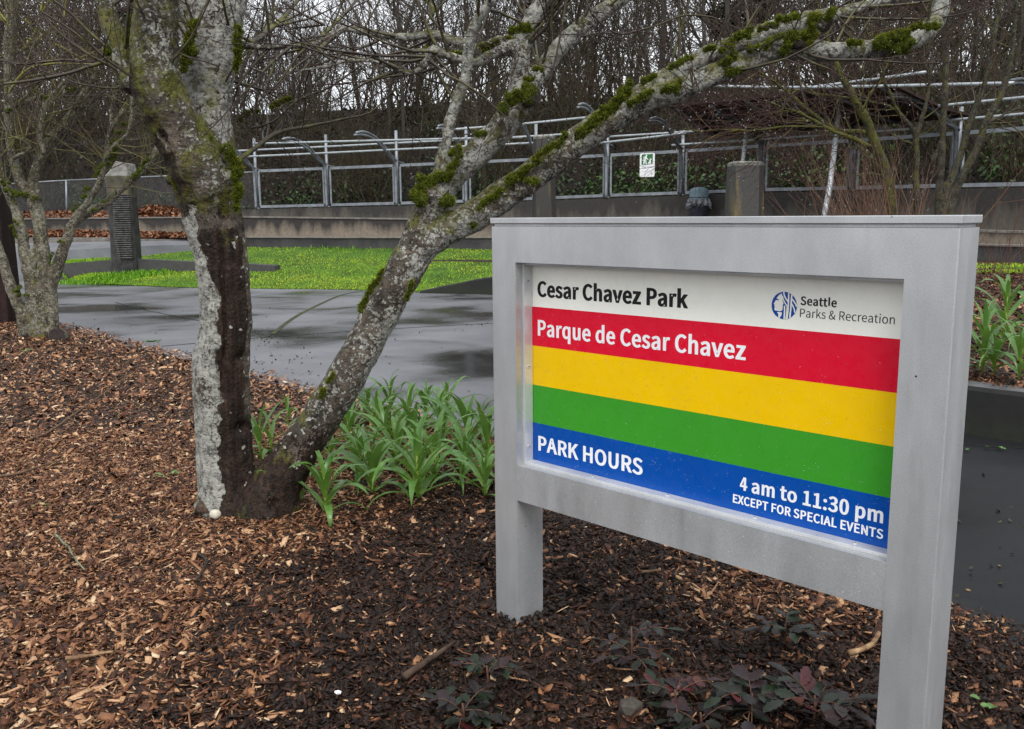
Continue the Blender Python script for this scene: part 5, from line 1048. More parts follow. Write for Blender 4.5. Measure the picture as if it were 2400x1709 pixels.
def moss_on(parent, Y_, spots, seed0, fuzz=420):
    """spots: (px, py, length px, thickness px, direction deg) ; one cushion each"""
    for k, (px, py, ln, th, ang) in enumerate(spots):
        th = th*0.86; m_ = max(2, int(round(ln/max(th, 1)*2.0))); t_ = np.linspace(-0.5, 0.5, m_) if m_ > 1 else [0.0]
        r_ = th/2*Y_/FPX; P = [at(px+ln*a*math.cos(R(ang)), py-ln*a*math.sin(R(ang)), Y_-0.02)-np.array([0, 0, r_*0.25]) for a in t_]
        me = moss_mesh(P, np.full(m_, r_)*0.95, seed0+k, fuzz); link('moss_cushion', me, MOSS, parent, True)

# ------------------------------------------------------------------ MAIN TREE
MY = 4.78
mt0 = gz(575, 1195); main = thing('mossy_tree', 'large tree with flaking white lichen bark, one stem leaning over the sign', 'tree', (mt0[0], mt0[1], 0))
Lt = [(548, 1235, 165, 4.72), (540, 1190, 150, 4.74), (534, 1140, 138, 4.76), (526, 1050, 132, 4.78), (521, 960, 128, 4.78), (518, 860, 132, 4.78), (528, 770, 120, 4.78), (528, 690, 116, 4.78), (519, 610, 120, 4.78), (506, 540, 130, 4.78), (493, 480, 138, 4.78), (484, 425, 150, 4.78)]
La = [(490, 455, 135, 4.76), (462, 385, 138, 4.72), (425, 320, 122, 4.68), (390, 255, 118, 4.64), (368, 190, 112, 4.62), (360, 110, 96, 4.6), (366, 20, 94, 4.58), (372, -90, 88, 4.56)]
Lb = [(372, 225, 84, 4.66), (322, 195, 52, 4.66), (296, 170, 46, 4.66), (276, 105, 42, 4.68), (258, 50, 40, 4.7), (245, -10, 38, 4.72), (236, -90, 34, 4.74)]
Lc = [(505, 440, 110, 4.84), (502, 360, 100, 4.88), (491, 285, 100, 4.9), (488, 210, 106, 4.92), (497, 110, 112, 4.94), (516, 10, 112, 4.96), (532, -90, 100, 4.98)]
Ld = [(478, 235, 60, 5.0), (462, 150, 52, 5.05), (446, 60, 50, 5.1), (436, -80, 46, 5.12)]
Lr = [(625, 1240, 165, 4.64), (628, 1190, 152, 4.66), (652, 1130, 124, 4.68), (686, 1075, 104, 4.7), (745, 990, 94, 4.72), (812, 885, 90, 4.74), (858, 800, 86, 4.76), (900, 720, 84, 4.78), (940, 650, 86, 4.8), (962, 602, 88, 4.82)]
Lu = [(955, 615, 80, 4.82), (975, 570, 76, 4.84), (1003, 509, 76, 4.86), (1025, 455, 74, 4.88), (1058, 410, 68, 4.9), (1112, 366, 62, 4.92), (1166, 310, 62, 4.94), (1203, 262, 66, 4.96), (1224, 215, 60, 4.97)]
Lw = [(965, 612, 78, 4.82), (1000, 570, 74, 4.82), (1046, 540, 72, 4.84), (1116, 502, 72, 4.87), (1186, 455, 70, 4.9), (1256, 405, 68, 4.93), (1326, 352, 68, 4.97), (1397, 300, 66, 5.0), (1449, 268, 62, 5.03), (1484, 250, 58, 5.05)]
Lw1 = [(1460, 262, 50, 5.04), (1502, 220, 42, 5.07), (1555, 187, 42, 5.1), (1600, 162, 41, 5.14), (1670, 124, 40, 5.2), (1758, 91, 40, 5.26), (1828, 64, 40, 5.32), (1898, 48, 42, 5.38), (1935, 40, 34, 5.4), (1968, 30, 26, 5.42), (2021, 16, 24, 5.46), (2074, 4, 22, 5.5), (2140, -18, 18, 5.54)]
Lw2 = [(1478, 252, 52, 5.04), (1520, 233, 50, 5.05), (1572, 219, 50, 5.06), (1600, 208, 50, 5.07), (1670, 176, 50, 5.08), (1740, 148, 50, 5.1), (1811, 120, 49, 5.12), (1874, 116, 46, 5.14), (1951, 122, 44, 5.16), (2021, 119, 44, 5.18), (2091, 109, 44, 5.2), (2148, 90, 42, 5.22), (2188, 54, 40, 5.24), (2204, 15, 40, 5.26), (2214, -60, 38, 5.28)]
Lv = [(1214, 232, 52, 4.97), (1219, 158, 42, 4.98), (1230, 88, 38, 4.98), (1253, 35, 36, 4.98), (1272, -5, 32, 4.98), (1300, -90, 28, 4.98)]
Le = [(1228, 226, 52, 4.98), (1250, 190, 44, 5.0), (1267, 168, 42, 5.02), (1309, 116, 40, 5.06), (1348, 77, 38, 5.1), (1390, 42, 36, 5.14), (1442, 8, 34, 5.18), (1520, -60, 30, 5.22)]
Lx = [(1026, 440, 40, 4.86), (1034, 395, 32, 4.85), (1049, 316, 28, 4.83), (1070, 242, 26, 4.82), (1091, 182, 25, 4.8), (1098, 123, 25, 4.78), (1109, 70, 26, 4.76), (1137, 21, 24, 4.74), (1156, -2, 22, 4.73), (1185, -60, 18, 4.72)]
L1 = [(1214, 108, 38, 5.0), (1168, 105, 38, 5.02), (1133, 117, 34, 5.04), (1100, 110, 26, 5.06), (1081, 102, 22, 5.08), (1046, 88, 20, 5.1), (1011, 79, 18, 5.12), (968, 88, 18, 5.14), (905, 84, 17, 5.16), (853, 75, 17, 5.18), (804, 67, 16, 5.2), (772, 90, 15, 5.2), (740, 101, 14, 5.2), (709, 107, 14, 5.18), (656, 110, 13, 5.14), (614, 112, 14, 5.08), (572, 105, 14, 5.0), (530, 96, 15, 4.96)]
L2 = [(1205, 112, 30, 4.98), (1151, 130, 22, 4.96), (1116, 147, 20, 4.95), (1074, 138, 21, 4.94), (1032, 125, 22, 4.92), (1009, 117, 20, 4.91), (1003, 138, 17, 4.9), (990, 158, 15, 4.9), (958, 170, 14, 4.9), (916, 155, 13, 4.88), (870, 144, 11, 4.86), (818, 142, 9, 4.85), (760, 157, 7, 4.84), (700, 166, 6, 4.83)]
L3 = [(1945, 46, 0, 5.39)]
wound_edge = [(1250, 545), (1170, 528), (1100, 515), (1000, 519), (900, 516), (800, 519), (745, 509), (700, 502), (640, 488), (600, 481), (560, 470), (520, 452)]
limbs = [limb(l) for l in (Lt, La, Lb, Lc, Ld, Lr, Lu, Lw, Lw1, Lw2, Lv, Le, Lx, L1, L2)]
flare = [(at(488, 1212, 4.70), 0.09), (at(600, 1215, 4.72), 0.13), (at(575, 1200, 4.76), 0.14), (at(672, 1206, 4.66), 0.10), (at(500, 1195, 4.80), 0.12), (at(640, 1222, 4.58), 0.10)]
flare += [(at(1014, 452, 4.80), 0.06), (at(1028, 470, 4.82), 0.065), (at(306, 195, 4.62), 0.06), (at(1905, 52, 5.34), 0.052), (at(1872, 100, 5.09), 0.05), (at(548, 410, 4.7), 0.05), (at(400, 420, 4.72), 0.03)]
me = fuse('trunk', limbs, 0.0095, 0.026, 0.10, flare)
co, no = mesh_vn(me); N = len(co)
axP, axR = limb(Lt); zs = axP[::-1, 2]; order = np.argsort(axP[:, 2])
ax = np.interp(co[:, 2], axP[order, 2], axP[order, 0]); ay = np.interp(co[:, 2], axP[order, 2], axP[order, 1])
th = np.arctan2(co[:, 0]-ax, -(co[:, 1]-ay))
we = np.array([[*(lambda p: (p[2], p[0]))(at(px, py, 4.64))] for py, px in wound_edge]); we = we[np.argsort(we[:, 0])]
rad_z = np.interp(co[:, 2], axP[order, 2], axR[order]); th_b = np.arcsin(np.clip((np.interp(co[:, 2], we[:, 0], we[:, 1])-ax)/(rad_z*1.02), -0.99, 0.99))
th_b = th_b+np.array([0.34*snoise(v[2]*5, v[0]*3, 3)+0.22*snoise(v[2]*14, v[0]*6, 9)+0.12*snoise(v[2]*40, v[0]*20, 5) for v in co])
rpX = limb(Lr)[0]; o2 = np.argsort(rpX[:, 2]); axr = np.interp(co[:, 2], rpX[o2, 2], rpX[o2, 0]); ayr = np.interp(co[:, 2], rpX[o2, 2], rpX[o2, 1])
on_left = (np.hypot(co[:, 0]-ax, co[:, 1]-ay) < np.hypot(co[:, 0]-axr, co[:, 1]-ayr)) & (co[:, 2] < at(500, 545, 4.78)[2]+0.12)
zt_ = at(500, 530, 4.78)[2]
wd = np.where(on_left, np.clip(0.5+np.minimum((th-th_b)*2.4, (1.25-th)*2.2), 0, 1)*sstep(zt_+0.08, zt_-0.10, co[:, 2]), 0)
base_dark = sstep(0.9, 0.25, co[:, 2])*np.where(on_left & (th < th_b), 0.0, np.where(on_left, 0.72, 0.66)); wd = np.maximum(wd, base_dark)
on_right = (~on_left) & (co[:, 2] < 1.2)
lich = np.where(on_left, np.where(th < th_b, 0.33, -0.12), 0.04+0.07*sstep(0.3, 1.1, co[:, 2]))
lich = np.where(on_right, lerp(-0.10, 0.09, sstep(0.2, 0.9, co[:, 2]))+0.10*sstep(0.3, 0.9, no[:, 0]), lich)
crk = np.array([0.30+0.16*snoise(v[2]*3, 1.0, 4)+0.04*snoise(v[2]*22, 2, 1) for v in co]); zr = at(530, 600, 4.7)[2]
dent = np.where(on_left, 0.030*np.exp(-((th-crk)/0.055)**2)*sstep(0.55, 0.75, co[:, 2])*sstep(zr+0.25, zr-0.05, co[:, 2]), 0)
for px, py, rr_, dp in ((560, 1012, 0.035, 0.045), (556, 845, 0.025, 0.02), (655, 1168, 0.03, 0.035), (520, 500, 0.05, 0.03)):
    c_ = at(px, py, 4.63); dent = dent+dp*np.exp(-(((co[:, [0, 2]]-c_[[0, 2]])**2).sum(1))/rr_**2)*(no[:, 1] < 0)*(co[:, 1] < 4.9)
co = co-no*dent[:, None]; me.vertices.foreach_set('co', co.astype(np.float32).ravel()); me.update()
wd = np.maximum(wd, np.clip(dent*28, 0, 1))
lich = lich+0.05*(-no[:, 2])
zc0, zc1 = at(480, 545, 4.78)[2], at(480, 470, 4.78)[2]
def near(L_):
    P, r_ = limb(L_); P, r_ = resample(P, r_, 0.05); return np.min(np.linalg.norm(co[:, None, :]-P[None], axis=2)-r_[None], axis=1)
isC = sstep(-0.02, 0.05, np.minimum(near(La), near(Lb))-near(Lc))*sstep(at(0, 380, 4.8)[2], at(0, 300, 4.8)[2], co[:, 2])
crotch = sstep(zc0, zc1, co[:, 2])*(co[:, 0] < -1.35)*(1-0.85*isC)
mossv = 0.03+0.16*np.clip(no[:, 2], -0.5, 1)+0.15*crotch+0.06*(co[:, 0] > -0.7)*(co[:, 2] > 1.5)
mossv = np.where(on_left & (co[:, 2] < 1.45), mossv-0.12+0.22*sstep(-1.0, -1.5, th), mossv); mossv = np.where(on_right, mossv-0.05, mossv)
lich = np.where(crotch > 0.5, lich-0.05, lich)+0.12*isC
# wet dark bark on the underside of the left limb
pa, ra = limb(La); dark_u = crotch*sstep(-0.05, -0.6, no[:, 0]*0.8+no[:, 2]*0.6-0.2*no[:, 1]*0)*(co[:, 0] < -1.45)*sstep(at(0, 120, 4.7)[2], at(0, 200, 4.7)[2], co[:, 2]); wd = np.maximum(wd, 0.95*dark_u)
spots = np.where(on_left & (co[:, 2] < 1.5), 0.05+0.25*sstep(0.8, 1.3, th), 0.0); spots = np.where(on_right, 0.34*sstep(0.22, 0.5, co[:, 2])*sstep(1.25, 0.9, co[:, 2]), spots)
vcol(me, 'spots', spots); vcol(me, 'wound', wd); vcol(me, 'lichen', lich); vcol(me, 'moss', mossv)
trunk = link('trunk', me, BARK, main, True)
def cut(px, py, Y_, r_, nrm, parent):
    b = MB(); c = at(px, py, Y_); n_ = Vector(nrm).normalized(); b.tube([c-np.array(n_)*0.06, c], [r_*1.15, r_*1.05], 14); b.disc(c, n_, r_*0.82, 14, 1, 0.004)
    b.build('cut_stub', [BARK, CUTW], parent, True)
cut(1254, 222, 4.84, 0.052, (0.75, -0.62, 0.1), main); cut(1876, 92, 5.03, 0.034, (0.3, -0.95, 0.1), main); cut(1942, 58, 5.31, 0.045, (0.75, -0.5, -0.45), main)
b = MB(); P = [at(478, 1208, 4.62), at(484, 1185, 4.66), at(492, 1160, 4.7)]; b.tube(P, [0.055, 0.05, 0.03], 9); b.build('root_stub', simple('rotten stub wood', [(0.3, (0.02, 0.013, 0.01)), (0.7, (0.10, 0.065, 0.045))], 30, 0.8, 0.8, 40, 0.01, stretch=(2, 2, 0.4)), main, True)
# secondary branches and twigs
rnd = random.Random(7); segs = []
def path_segs(path, Yd=None, jit=0.0):
    P, r_ = limb(path, Yd); P, r_ = resample(P, r_, 0.06); P = P+np.array([[0.008*snoise(*(p*6)), 0.008*snoise(p[1]*6, p[2]*6, 3), 0.008*snoise(p[2]*6, p[0]*6, 7)] for p in P])
    for a, c, ra_, rb_ in zip(P[:-1], P[1:], r_[:-1], r_[1:]): segs.append((*a, *c, ra_, rb_))
    return P, r_
def sprout(P, r_, n, Lr_=(0.3, 0.9), lvl=2, rk=0.55, **kw):
    for _ in range(n):
        i_ = rnd.randrange(int(len(P)*0.15), len(P)-1); d = Vector(P[i_+1]-P[i_]).normalized(); a = rnd.uniform(0.5, 1.3)
        grow(segs, P[i_], d*math.cos(a)+perp(d, rnd)*math.sin(a), rnd.uniform(*Lr_), min(0.009, r_[i_]*rk), lvl, rnd, **kw)
sec = [  # hand placed boughs (px, py, width px, depth)
    [(540, 385, 12, 4.95), (580, 360, 12, 5.1), (620, 330, 11, 5.2), (660, 308, 9, 5.3), (720, 296, 7, 5.4), (800, 280, 5, 5.5), (870, 262, 4, 5.6), (930, 205, 3, 5.6)],
    [(590, 300, 5, 5.4), (640, 285, 5, 5.4), (700, 235, 5, 5.4), (780, 200, 4, 5.4), (845, 155, 4, 5.4)],
    [(537, 188, 8, 5.0), (580, 200, 7, 5.15), (625, 215, 5, 5.3), (680, 240, 4, 5.4), (740, 222, 3, 5.5)],
    [(545, 110, 14, 5.0), (600, 95, 13, 5.2), (640, 62, 12, 5.4), (680, 25, 11, 5.6), (720, -30, 9, 5.8)], [(610, 88, 9, 5.3), (632, 50, 8, 5.4), (645, -20, 7, 5.5)],
    [(710, 105, 8, 5.3), (760, 80, 8, 5.5), (820, 20, 7, 5.7), (850, -30, 6, 5.8)], [(760, 60, 6, 5.5), (720, 40, 5, 5.5), (660, 5, 4, 5.5)],
    [(270, 135, 9, 4.75), (240, 148, 9, 4.7), (205, 158, 8, 4.65), (160, 172, 7, 4.6), (110, 184, 7, 4.55), (60, 192, 6, 4.5), (-30, 198, 5, 4.45)],
    [(278, 205, 5, 4.7), (240, 205, 4, 4.72), (190, 198, 4, 4.75), (150, 184, 3, 4.8), (110, 160, 3, 4.85), (60, 140, 3, 4.9)],
    [(283, 130, 6, 4.8), (220, 145, 5, 4.9), (150, 140, 5, 5.0), (60, 150, 4, 5.1), (0, 140, 3, 5.2)],
    [(850, 75, 6, 5.2), (880, 20, 5, 5.3), (905, -30, 4, 5.3)], [(968, 88, 6, 5.15), (1010, 40, 6, 5.2), (1000, -20, 5, 5.2)], [(1010, 40, 9, 5.3), (1016, 20, 9, 5.3), (985, -15, 8, 5.3)],
    [(965, 165, 5, 4.9), (1010, 190, 5, 4.95), (1060, 200, 4, 5.0), (1120, 205, 4, 5.05), (1180, 165, 3, 5.1)], [(945, 168, 4, 4.9), (960, 210, 3, 4.95), (1010, 208, 3, 5.0)],
    [(1327, 0, 5, 4.7), (1318, 60, 4, 4.7), (1305, 130, 4, 4.68), (1290, 185, 3, 4.66), (1280, 205, 2, 4.66)],
    [(1370, -10, 5, 4.9), (1385, 30, 5, 4.9), (1420, 65, 4, 4.92), (1460, 80, 4, 4.95), (1530, 60, 4, 5.0), (1610, 35, 4, 5.05), (1690, 48, 4, 5.1), (1712, 95, 3, 5.15)],
    [(1712, 60, 4, 5.1), (1715, 110, 3, 5.1), (1700, 140, 3, 5.05)], [(1860, 72, 5, 5.2), (1880, 25, 4, 5.15), (1920, -10, 4, 5.1)],
    [(2017, 25, 5, 5.4), (2030, 70, 5, 5.45), (2060, 150, 4, 5.5)], [(1870, 140, 5, 5.0), (1878, 210, 4, 4.98), (1892, 262, 3, 4.96)],
    [(1625, 215, 4, 4.95), (1622, 195, 4, 4.95), (1618, 160, 3, 4.95), (1650, 240, 2, 4.95)]]
for l in sec:
    P, r_ = path_segs(l); sprout(P, r_, 10 if len(l) > 3 else 5, (0.25, 0.7), 2)
for l, n_ in ((L1, 26), (L2, 20)):
    P, r_ = limb(l); P, r_ = resample(P, r_, 0.06); sprout(P, r_, n_, (0.3, 0.9), 2, up=0.02)
for l, n_ in ((Lw1, 10), (Lw2, 9), (Le, 8), (Lx, 6), (Lc, 6), (Lv, 6), (Lb, 8), (La, 5)):
    P, r_ = limb(l); P, r_ = resample(P, r_, 0.06); k = P[:, 2] > 2.05; sprout(P[k], r_[k], n_, (0.4, 1.1), 2, rk=0.3, up=0.03)
twigs('twigs', segs, TW1, main, 4)
# moss cushions on the main tree (px, py, length, thickness, angle)
moss_on(main, 4.80, [(1003, 432, 66, 34, 35), (1018, 470, 44, 46, 0), (985, 440, 40, 30, 70), (1062, 385, 50, 26, 65), (1068, 352, 22, 18, 40), (1126, 313, 20, 15, 0), (1216, 68, 34, 20, 15), (1236, 70, 14, 12, 0), (1210, 228, 62, 40, 35), (1240, 184, 14, 12, 0), (1260, 162, 14, 12, 0)], 100)
moss_on(main, 4.82, [(1412, 262, 150, 26, 44), (1380, 292, 60, 22, 44), (1432, 258, 34, 20, 40), (1462, 215, 46, 24, 55), (1313, 330, 24, 18, 45), (1290, 343, 24, 12, 30), (1268, 360, 38, 22, 40), (1215, 408, 46, 22, 35), (1243, 392, 20, 14, 30), (1150, 464, 60, 12, 36), (1100, 500, 50, 16, 25), (1098, 524, 26, 22, 0), (1250, 422, 24, 16, 0), (1028, 540, 24, 16, 40)], 140)
moss_on(main, 4.96, [(1488, 236, 22, 16, 30), (1518, 220, 22, 14, 20), (1575, 207, 36, 22, 20), (1585, 147, 26, 17, 25), (1520, 183, 32, 14, 30)], 170)
moss_on(main, 5.05, [(1664, 112, 22, 14, 15), (1707, 140, 32, 22, 35), (1705, 105, 28, 24, 40), (1740, 78, 34, 22, 25), (1780, 108, 36, 24, 15), (1798, 62, 40, 16, 15), (1846, 42, 44, 18, 15), (1818, 88, 34, 16, 25), (1880, 78, 56, 22, 5), (1850, 100, 30, 26, 60), (1900, 88, 20, 30, 60), (1922, 36, 62, 30, 20), (1725, 165, 40, 18, 10), (1615, 135, 16, 10, 0)], 190)
moss_on(main, 5.1, [(2092, 95, 62, 44, 10), (2100, 80, 50, 20, 10), (2002, 100, 24, 14, 0), (2158, 62, 40, 14, -5), (2185, 60, 24, 14, 0), (2110, 112, 30, 26, 0)], 220)
moss_on(main, 4.68, [(447, 75, 56, 26, 80), (440, 110, 50, 30, 85), (434, 140, 40, 18, 85), (558, 100, 70, 20, 88), (556, 140, 44, 14, 80), (546, 370, 60, 26, -60), (552, 420, 70, 26, -85), (553, 465, 50, 14, 85), (529, 360, 34, 16, -50), (443, 258, 30, 14, -60), (486, 325, 20, 14, 0), (260, 110, 26, 24, 60), (268, 132, 20, 14, 80), (306, 70, 60, 16, 85), (312, 120, 50, 14, 80), (408, 405, 34, 12, -70), (412, 430, 30, 12, -70), (255, 140, 12, 10, 0)], 250)
moss_on(main, 5.0, [(1155, 102, 54, 17, 15), (1140, 118, 22, 16, 60), (1025, 120, 18, 15, 0), (1070, 124, 20, 10, 0), (1196, 90, 16, 14, 0), (1005, 116, 14, 12, 0)], 290)
moss_on(main, 5.25, [(662, 236, 32, 12, 15), (645, 246, 20, 9, 20), (572, 270, 20, 12, 35), (598, 260, 12, 8, 0)], 300)
moss_on(main, 4.64, [(862, 690, 66, 12, 62), (850, 714, 30, 12, 60), (888, 650, 34, 9, 65), (757, 920, 18, 16, 60), (775, 885, 24, 8, 60), (960, 680, 40, 10, 70)], 310)
moss_on(main, 5.45, [(1790, 120, 14, 10, 0)], 330)
# raindrops hanging from twigs
def hang(parent, segs, n, rr_, seed, zmin=None):
    r_g = np.random.default_rng(seed); s_ = np.array(segs); s_ = s_[s_[:, 6] < 0.006]; k = r_g.integers(0, len(s_), n); P = s_[k, 3:6]-np.array([0, 0, 1])*(s_[k, 7:8]+rr_*0.7); o = drops('raindrops', P, rr_*r_g.uniform(0.7, 1.2, n), parent, (1, 1, 1.2))
    o.matrix_parent_inverse = (Matrix.Translation(parent.location) @ parent.rotation_euler.to_matrix().to_4x4()).inverted(); return o
hang(main, segs, 420, 0.0034, 4)

# ------------------------------------------------------------------ SMALLER TREE AT LEFT
SYm = 12.2
lt0 = gz(92, 792); left = thing('multi_stem_tree', 'smaller multi stemmed mossy tree standing in the mulch at the left edge', 'tree', (lt0[0], lt0[1], 0))
S_ = [[(86, 800, 38), (84, 770, 36), (80, 732, 35), (77, 674, 34), (66, 627, 30), (56, 580, 26), (49, 534, 24), (35, 487, 22), (21, 454, 22), (6, 415, 20), (-12, 370, 18), (-40, 300, 16)],
      [(62, 795, 32), (55, 755, 28), (48, 725, 27), (30, 686, 25), (14, 640, 23), (-2, 590, 22), (-30, 520, 20)],
      [(104, 800, 36), (101, 765, 33), (98, 732, 30), (103, 674, 30), (103, 615, 28), (100, 571, 28), (92, 522, 30), (80, 478, 32), (60, 445, 26), (42, 415, 24), (32, 372, 22), (24, 300, 24), (22, 200, 24), (24, 100, 26), (27, 0, 26), (30, -60, 24)],
      [(82, 480, 28), (84, 460, 26), (78, 427, 22), (85, 390, 20), (101, 364, 20), (116, 326, 20), (151, 291, 18), (182, 239, 16), (211, 197, 15), (228, 165, 12), (255, 118, 9), (285, 40, 7)],
      [(118, 322, 14), (105, 314, 11), (90, 290, 10), (70, 263, 9), (39, 211, 8), (20, 170, 6)], [(104, 360, 12), (95, 320, 10), (100, 270, 9), (112, 235, 8), (150, 190, 6)],
      [(128, 800, 30), (126, 770, 27), (122, 709, 27), (123, 665, 26), (139, 616, 27), (147, 586, 25), (160, 555, 22), (168, 527, 20), (192, 493, 17), (218, 457, 15), (236, 420, 14), (243, 390, 13), (249, 360, 12), (260, 302, 10), (291, 260, 9), (312, 236, 7)],
      [(164, 535, 20), (187, 511, 20), (218, 493, 19), (252, 473, 18), (282, 447, 17), (312, 420, 16), (339, 394, 15), (355, 372, 15), (368, 350, 14), (385, 315, 12), (400, 270, 10)],
      [(246, 372, 10), (268, 340, 9), (300, 310, 8), (308, 250, 8), (309, 190, 7), (330, 120, 5)], [(260, 302, 7), (262, 240, 6), (272, 180, 5), (280, 120, 4)],
      [(24, 255, 12), (60, 240, 11), (105, 225, 10), (135, 232, 8), (165, 205, 6)], [(30, 372, 10), (70, 345, 8), (40, 320, 7), (40, 322, 7)], [(80, 640, 13), (80, 600, 12), (84, 560, 11), (82, 500, 10)]]
limbs2 = [limb(l, SYm+0.25*math.sin(k*2.1)*(k > 3)) for k, l in enumerate(S_)]
me = fuse('trunk', limbs2, 0.015, 0.035, 0.14, [(at(95, 798, 12.1), 0.09)], 10, 3)
co, no = mesh_vn(me); vcol(me, 'wound', 0.55*sstep(0.25, 0.0, co[:, 2])); vcol(me, 'lichen', 0.15+0.02*no[:, 0]-0.05*sstep(0.5, 0, co[:, 2])); vcol(me, 'moss', 0.05+0.15*np.clip(no[:, 2], -0.5, 1)+0.06*sstep(1.5, 4, co[:, 2]))
link('trunk', me, BARK2, left, True)
b = MB(); c = at(133, 786, 11.72); n_ = np.array([0.2, -0.93, 0.3]); b.tube([c-n_*0.22, c], [0.12, 0.105], 12); b.disc(c, n_, 0.1, 12, 1, 0.004); b.build('cut_stub', [BARK2, CUTW], left, True)
rnd = random.Random(17); segs = []
for k, (P, r_) in enumerate(limbs2):
    P, r_ = resample(P, r_, 0.12); kz = P[:, 2] > 1.9
    if kz.sum() > 4: sprout(P[kz], r_[kz], 26 if k in (2, 3, 6, 7) else 14, (0.7, 2.0), 3, rk=0.5, step=0.16, br=0.45, up=0.05, rmin=0.0028)
bough = [[(20, 255, 8), (80, 210, 7), (140, 160, 6), (200, 130, 5), (260, 110, 4)], [(24, 130, 8), (60, 110, 7), (90, 55, 7), (100, 0, 6)], [(60, 45, 6), (75, 60, 6), (100, 30, 5), (120, -10, 5)], [(70, 120, 6), (90, 90, 6), (115, 70, 5), (145, 50, 5), (155, 0, 5)], [(0, 190, 5), (70, 180, 6), (130, 165, 6), (200, 140, 5)],
         [(22, 215, 7), (60, 165, 6), (120, 150, 5), (190, 150, 4), (270, 150, 3)], [(230, 165, 5), (180, 130, 5), (120, 100, 4), (60, 90, 4)], [(300, 240, 5), (340, 200, 5), (400, 170, 4)], [(24, 60, 7), (-10, 20, 6), (-40, -20, 5)]]
for l in bough:
    P, r_ = path_segs(l, SYm+rnd.uniform(-0.8, 0.8)); sprout(P, r_, 12, (0.6, 1.5), 3, step=0.15, br=0.42, rmin=0.0028)
twigs('twigs', segs, TW2, left, 3, (0.004, 0.016))
moss_on(left, SYm-0.12, [(20, 440, 30, 20, -50), (52, 452, 26, 20, 0), (80, 462, 14, 10, 0), (30, 525, 14, 14, 70), (33, 543, 26, 9, -70), (43, 680, 18, 15, 70), (175, 487, 16, 10, 60), (200, 450, 24, 14, 65), (232, 398, 24, 12, 60), (255, 380, 16, 12, 70), (268, 360, 26, 16, 75), (276, 330, 16, 12, 0), (282, 310, 18, 12, 0), (320, 405, 24, 15, 35), (340, 380, 22, 12, 50), (265, 335, 10, 10, 0), (293, 288, 14, 12, 0), (247, 470, 12, 8, 20), (220, 492, 12, 8, 20), (110, 318, 10, 7, 0), (142, 565, 12, 8, 0), (120, 600, 14, 8, 60), (62, 690, 6, 8, 0), (35, 340, 12, 9, 80), (25, 258, 10, 16, 0), (105, 228, 14, 7, 10), (165, 208, 14, 10, 0), (100, 75, 8, 5, 0)], 400, 90)
hang(left, segs, 260, 0.006, 5)

# ------------------------------------------------------------------ SHRUBBY TREE BEHIND THE SIGN
RYm = 13.0; r0 = (6.1, 13.0, 0.5)
shr = thing('spreading_tree', 'spreading olive barked tree with mossy low branches rising behind the sign', 'tree', r0)
T_ = [[(2135, 670, 44), (2100, 560, 34), (2085, 450, 30), (2076, 400, 28), (2052, 340, 27), (2029, 277, 24), (2005, 239, 22), (1988, 204, 20), (1973, 180, 16), (1950, 120, 12), (1925, 40, 9), (1910, -40, 7)],
      [(2150, 670, 30), (2148, 560, 22), (2147, 416, 17), (2149, 357, 15), (2147, 322, 14), (2159, 283, 13), (2171, 239, 11), (2180, 180, 9), (2186, 100, 7), (2190, 0, 6)],
      [(2165, 670, 34), (2195, 540, 24), (2204, 416, 19), (2209, 328, 18), (2212, 254, 17), (2215, 180, 16), (2222, 90, 12), (2225, -30, 9)],
      [(2185, 670, 36), (2205, 530, 26), (2216, 461, 23), (2230, 416, 21), (2254, 357, 19), (2268, 304, 18), (2289, 245, 16), (2307, 198, 14), (2325, 120, 12), (2340, 30, 10), (2350, -40, 8)],
      [(2200, 670, 32), (2220, 530, 24), (2236, 461, 21), (2260, 405, 20), (2292, 342, 20), (2313, 283, 19), (2342, 233, 17), (2360, 180, 15), (2375, 90, 12), (2382, 0, 10)],
      [(2040, 310, 14), (1996, 308, 14), (1958, 304, 14), (1899, 263, 12), (1855, 224, 10), (1800, 180, 7), (1740, 150, 5)], [(2040, 345, 13), (2000, 325, 12), (1958, 310, 11), (1914, 286, 10), (1870, 263, 8), (1840, 254, 7), (1790, 235, 5)],
      [(1990, 322, 9), (1932, 300, 8), (1840, 297, 8), (1800, 303, 8), (1760, 306, 7), (1700, 304, 7), (1640, 308, 5), (1600, 300, 4)],
      [(2150, 320, 8), (2097, 257, 8), (2060, 243, 8), (2017, 236, 8), (1967, 227, 8), (1914, 221, 7), (1870, 212, 6), (1800, 205, 5)], [(2147, 330, 11), (2135, 298, 11), (2106, 263, 12), (2085, 218, 11), (2068, 180, 10), (2050, 120, 8), (2040, 40, 6)],
      [(2020, 262, 9), (2040, 220, 8), (2060, 195, 7), (2080, 150, 6), (2090, 80, 5)], [(2010, 245, 8), (2025, 200, 7), (2020, 140, 6), (2030, 60, 5)], [(2080, 425, 8), (2040, 370, 7), (2000, 335, 7), (1950, 300, 5)], [(2315, 290, 8), (2360, 265, 7), (2420, 240, 6)]]
limbs3 = [limb([(a_, b_, w_*0.85) for a_, b_, w_ in l], RYm+0.5*math.sin(k*1.7)*(k > 4)) for k, l in enumerate(T_)]
me = fuse('trunk', limbs3, 0.018, 0.03, 0.14, None, 9, 3); co, no = mesh_vn(me); vcol(me, 'wound', np.zeros(len(co))); vcol(me, 'lichen', np.full(len(co), -0.02)); vcol(me, 'moss', 0.07+0.12*np.clip(no[:, 2], -0.4, 1)+0.22*sstep(0.6, -0.4, co[:, 0]-5.4))
link('trunk', me, BARK3, shr, True)
rnd = random.Random(27); segs = []
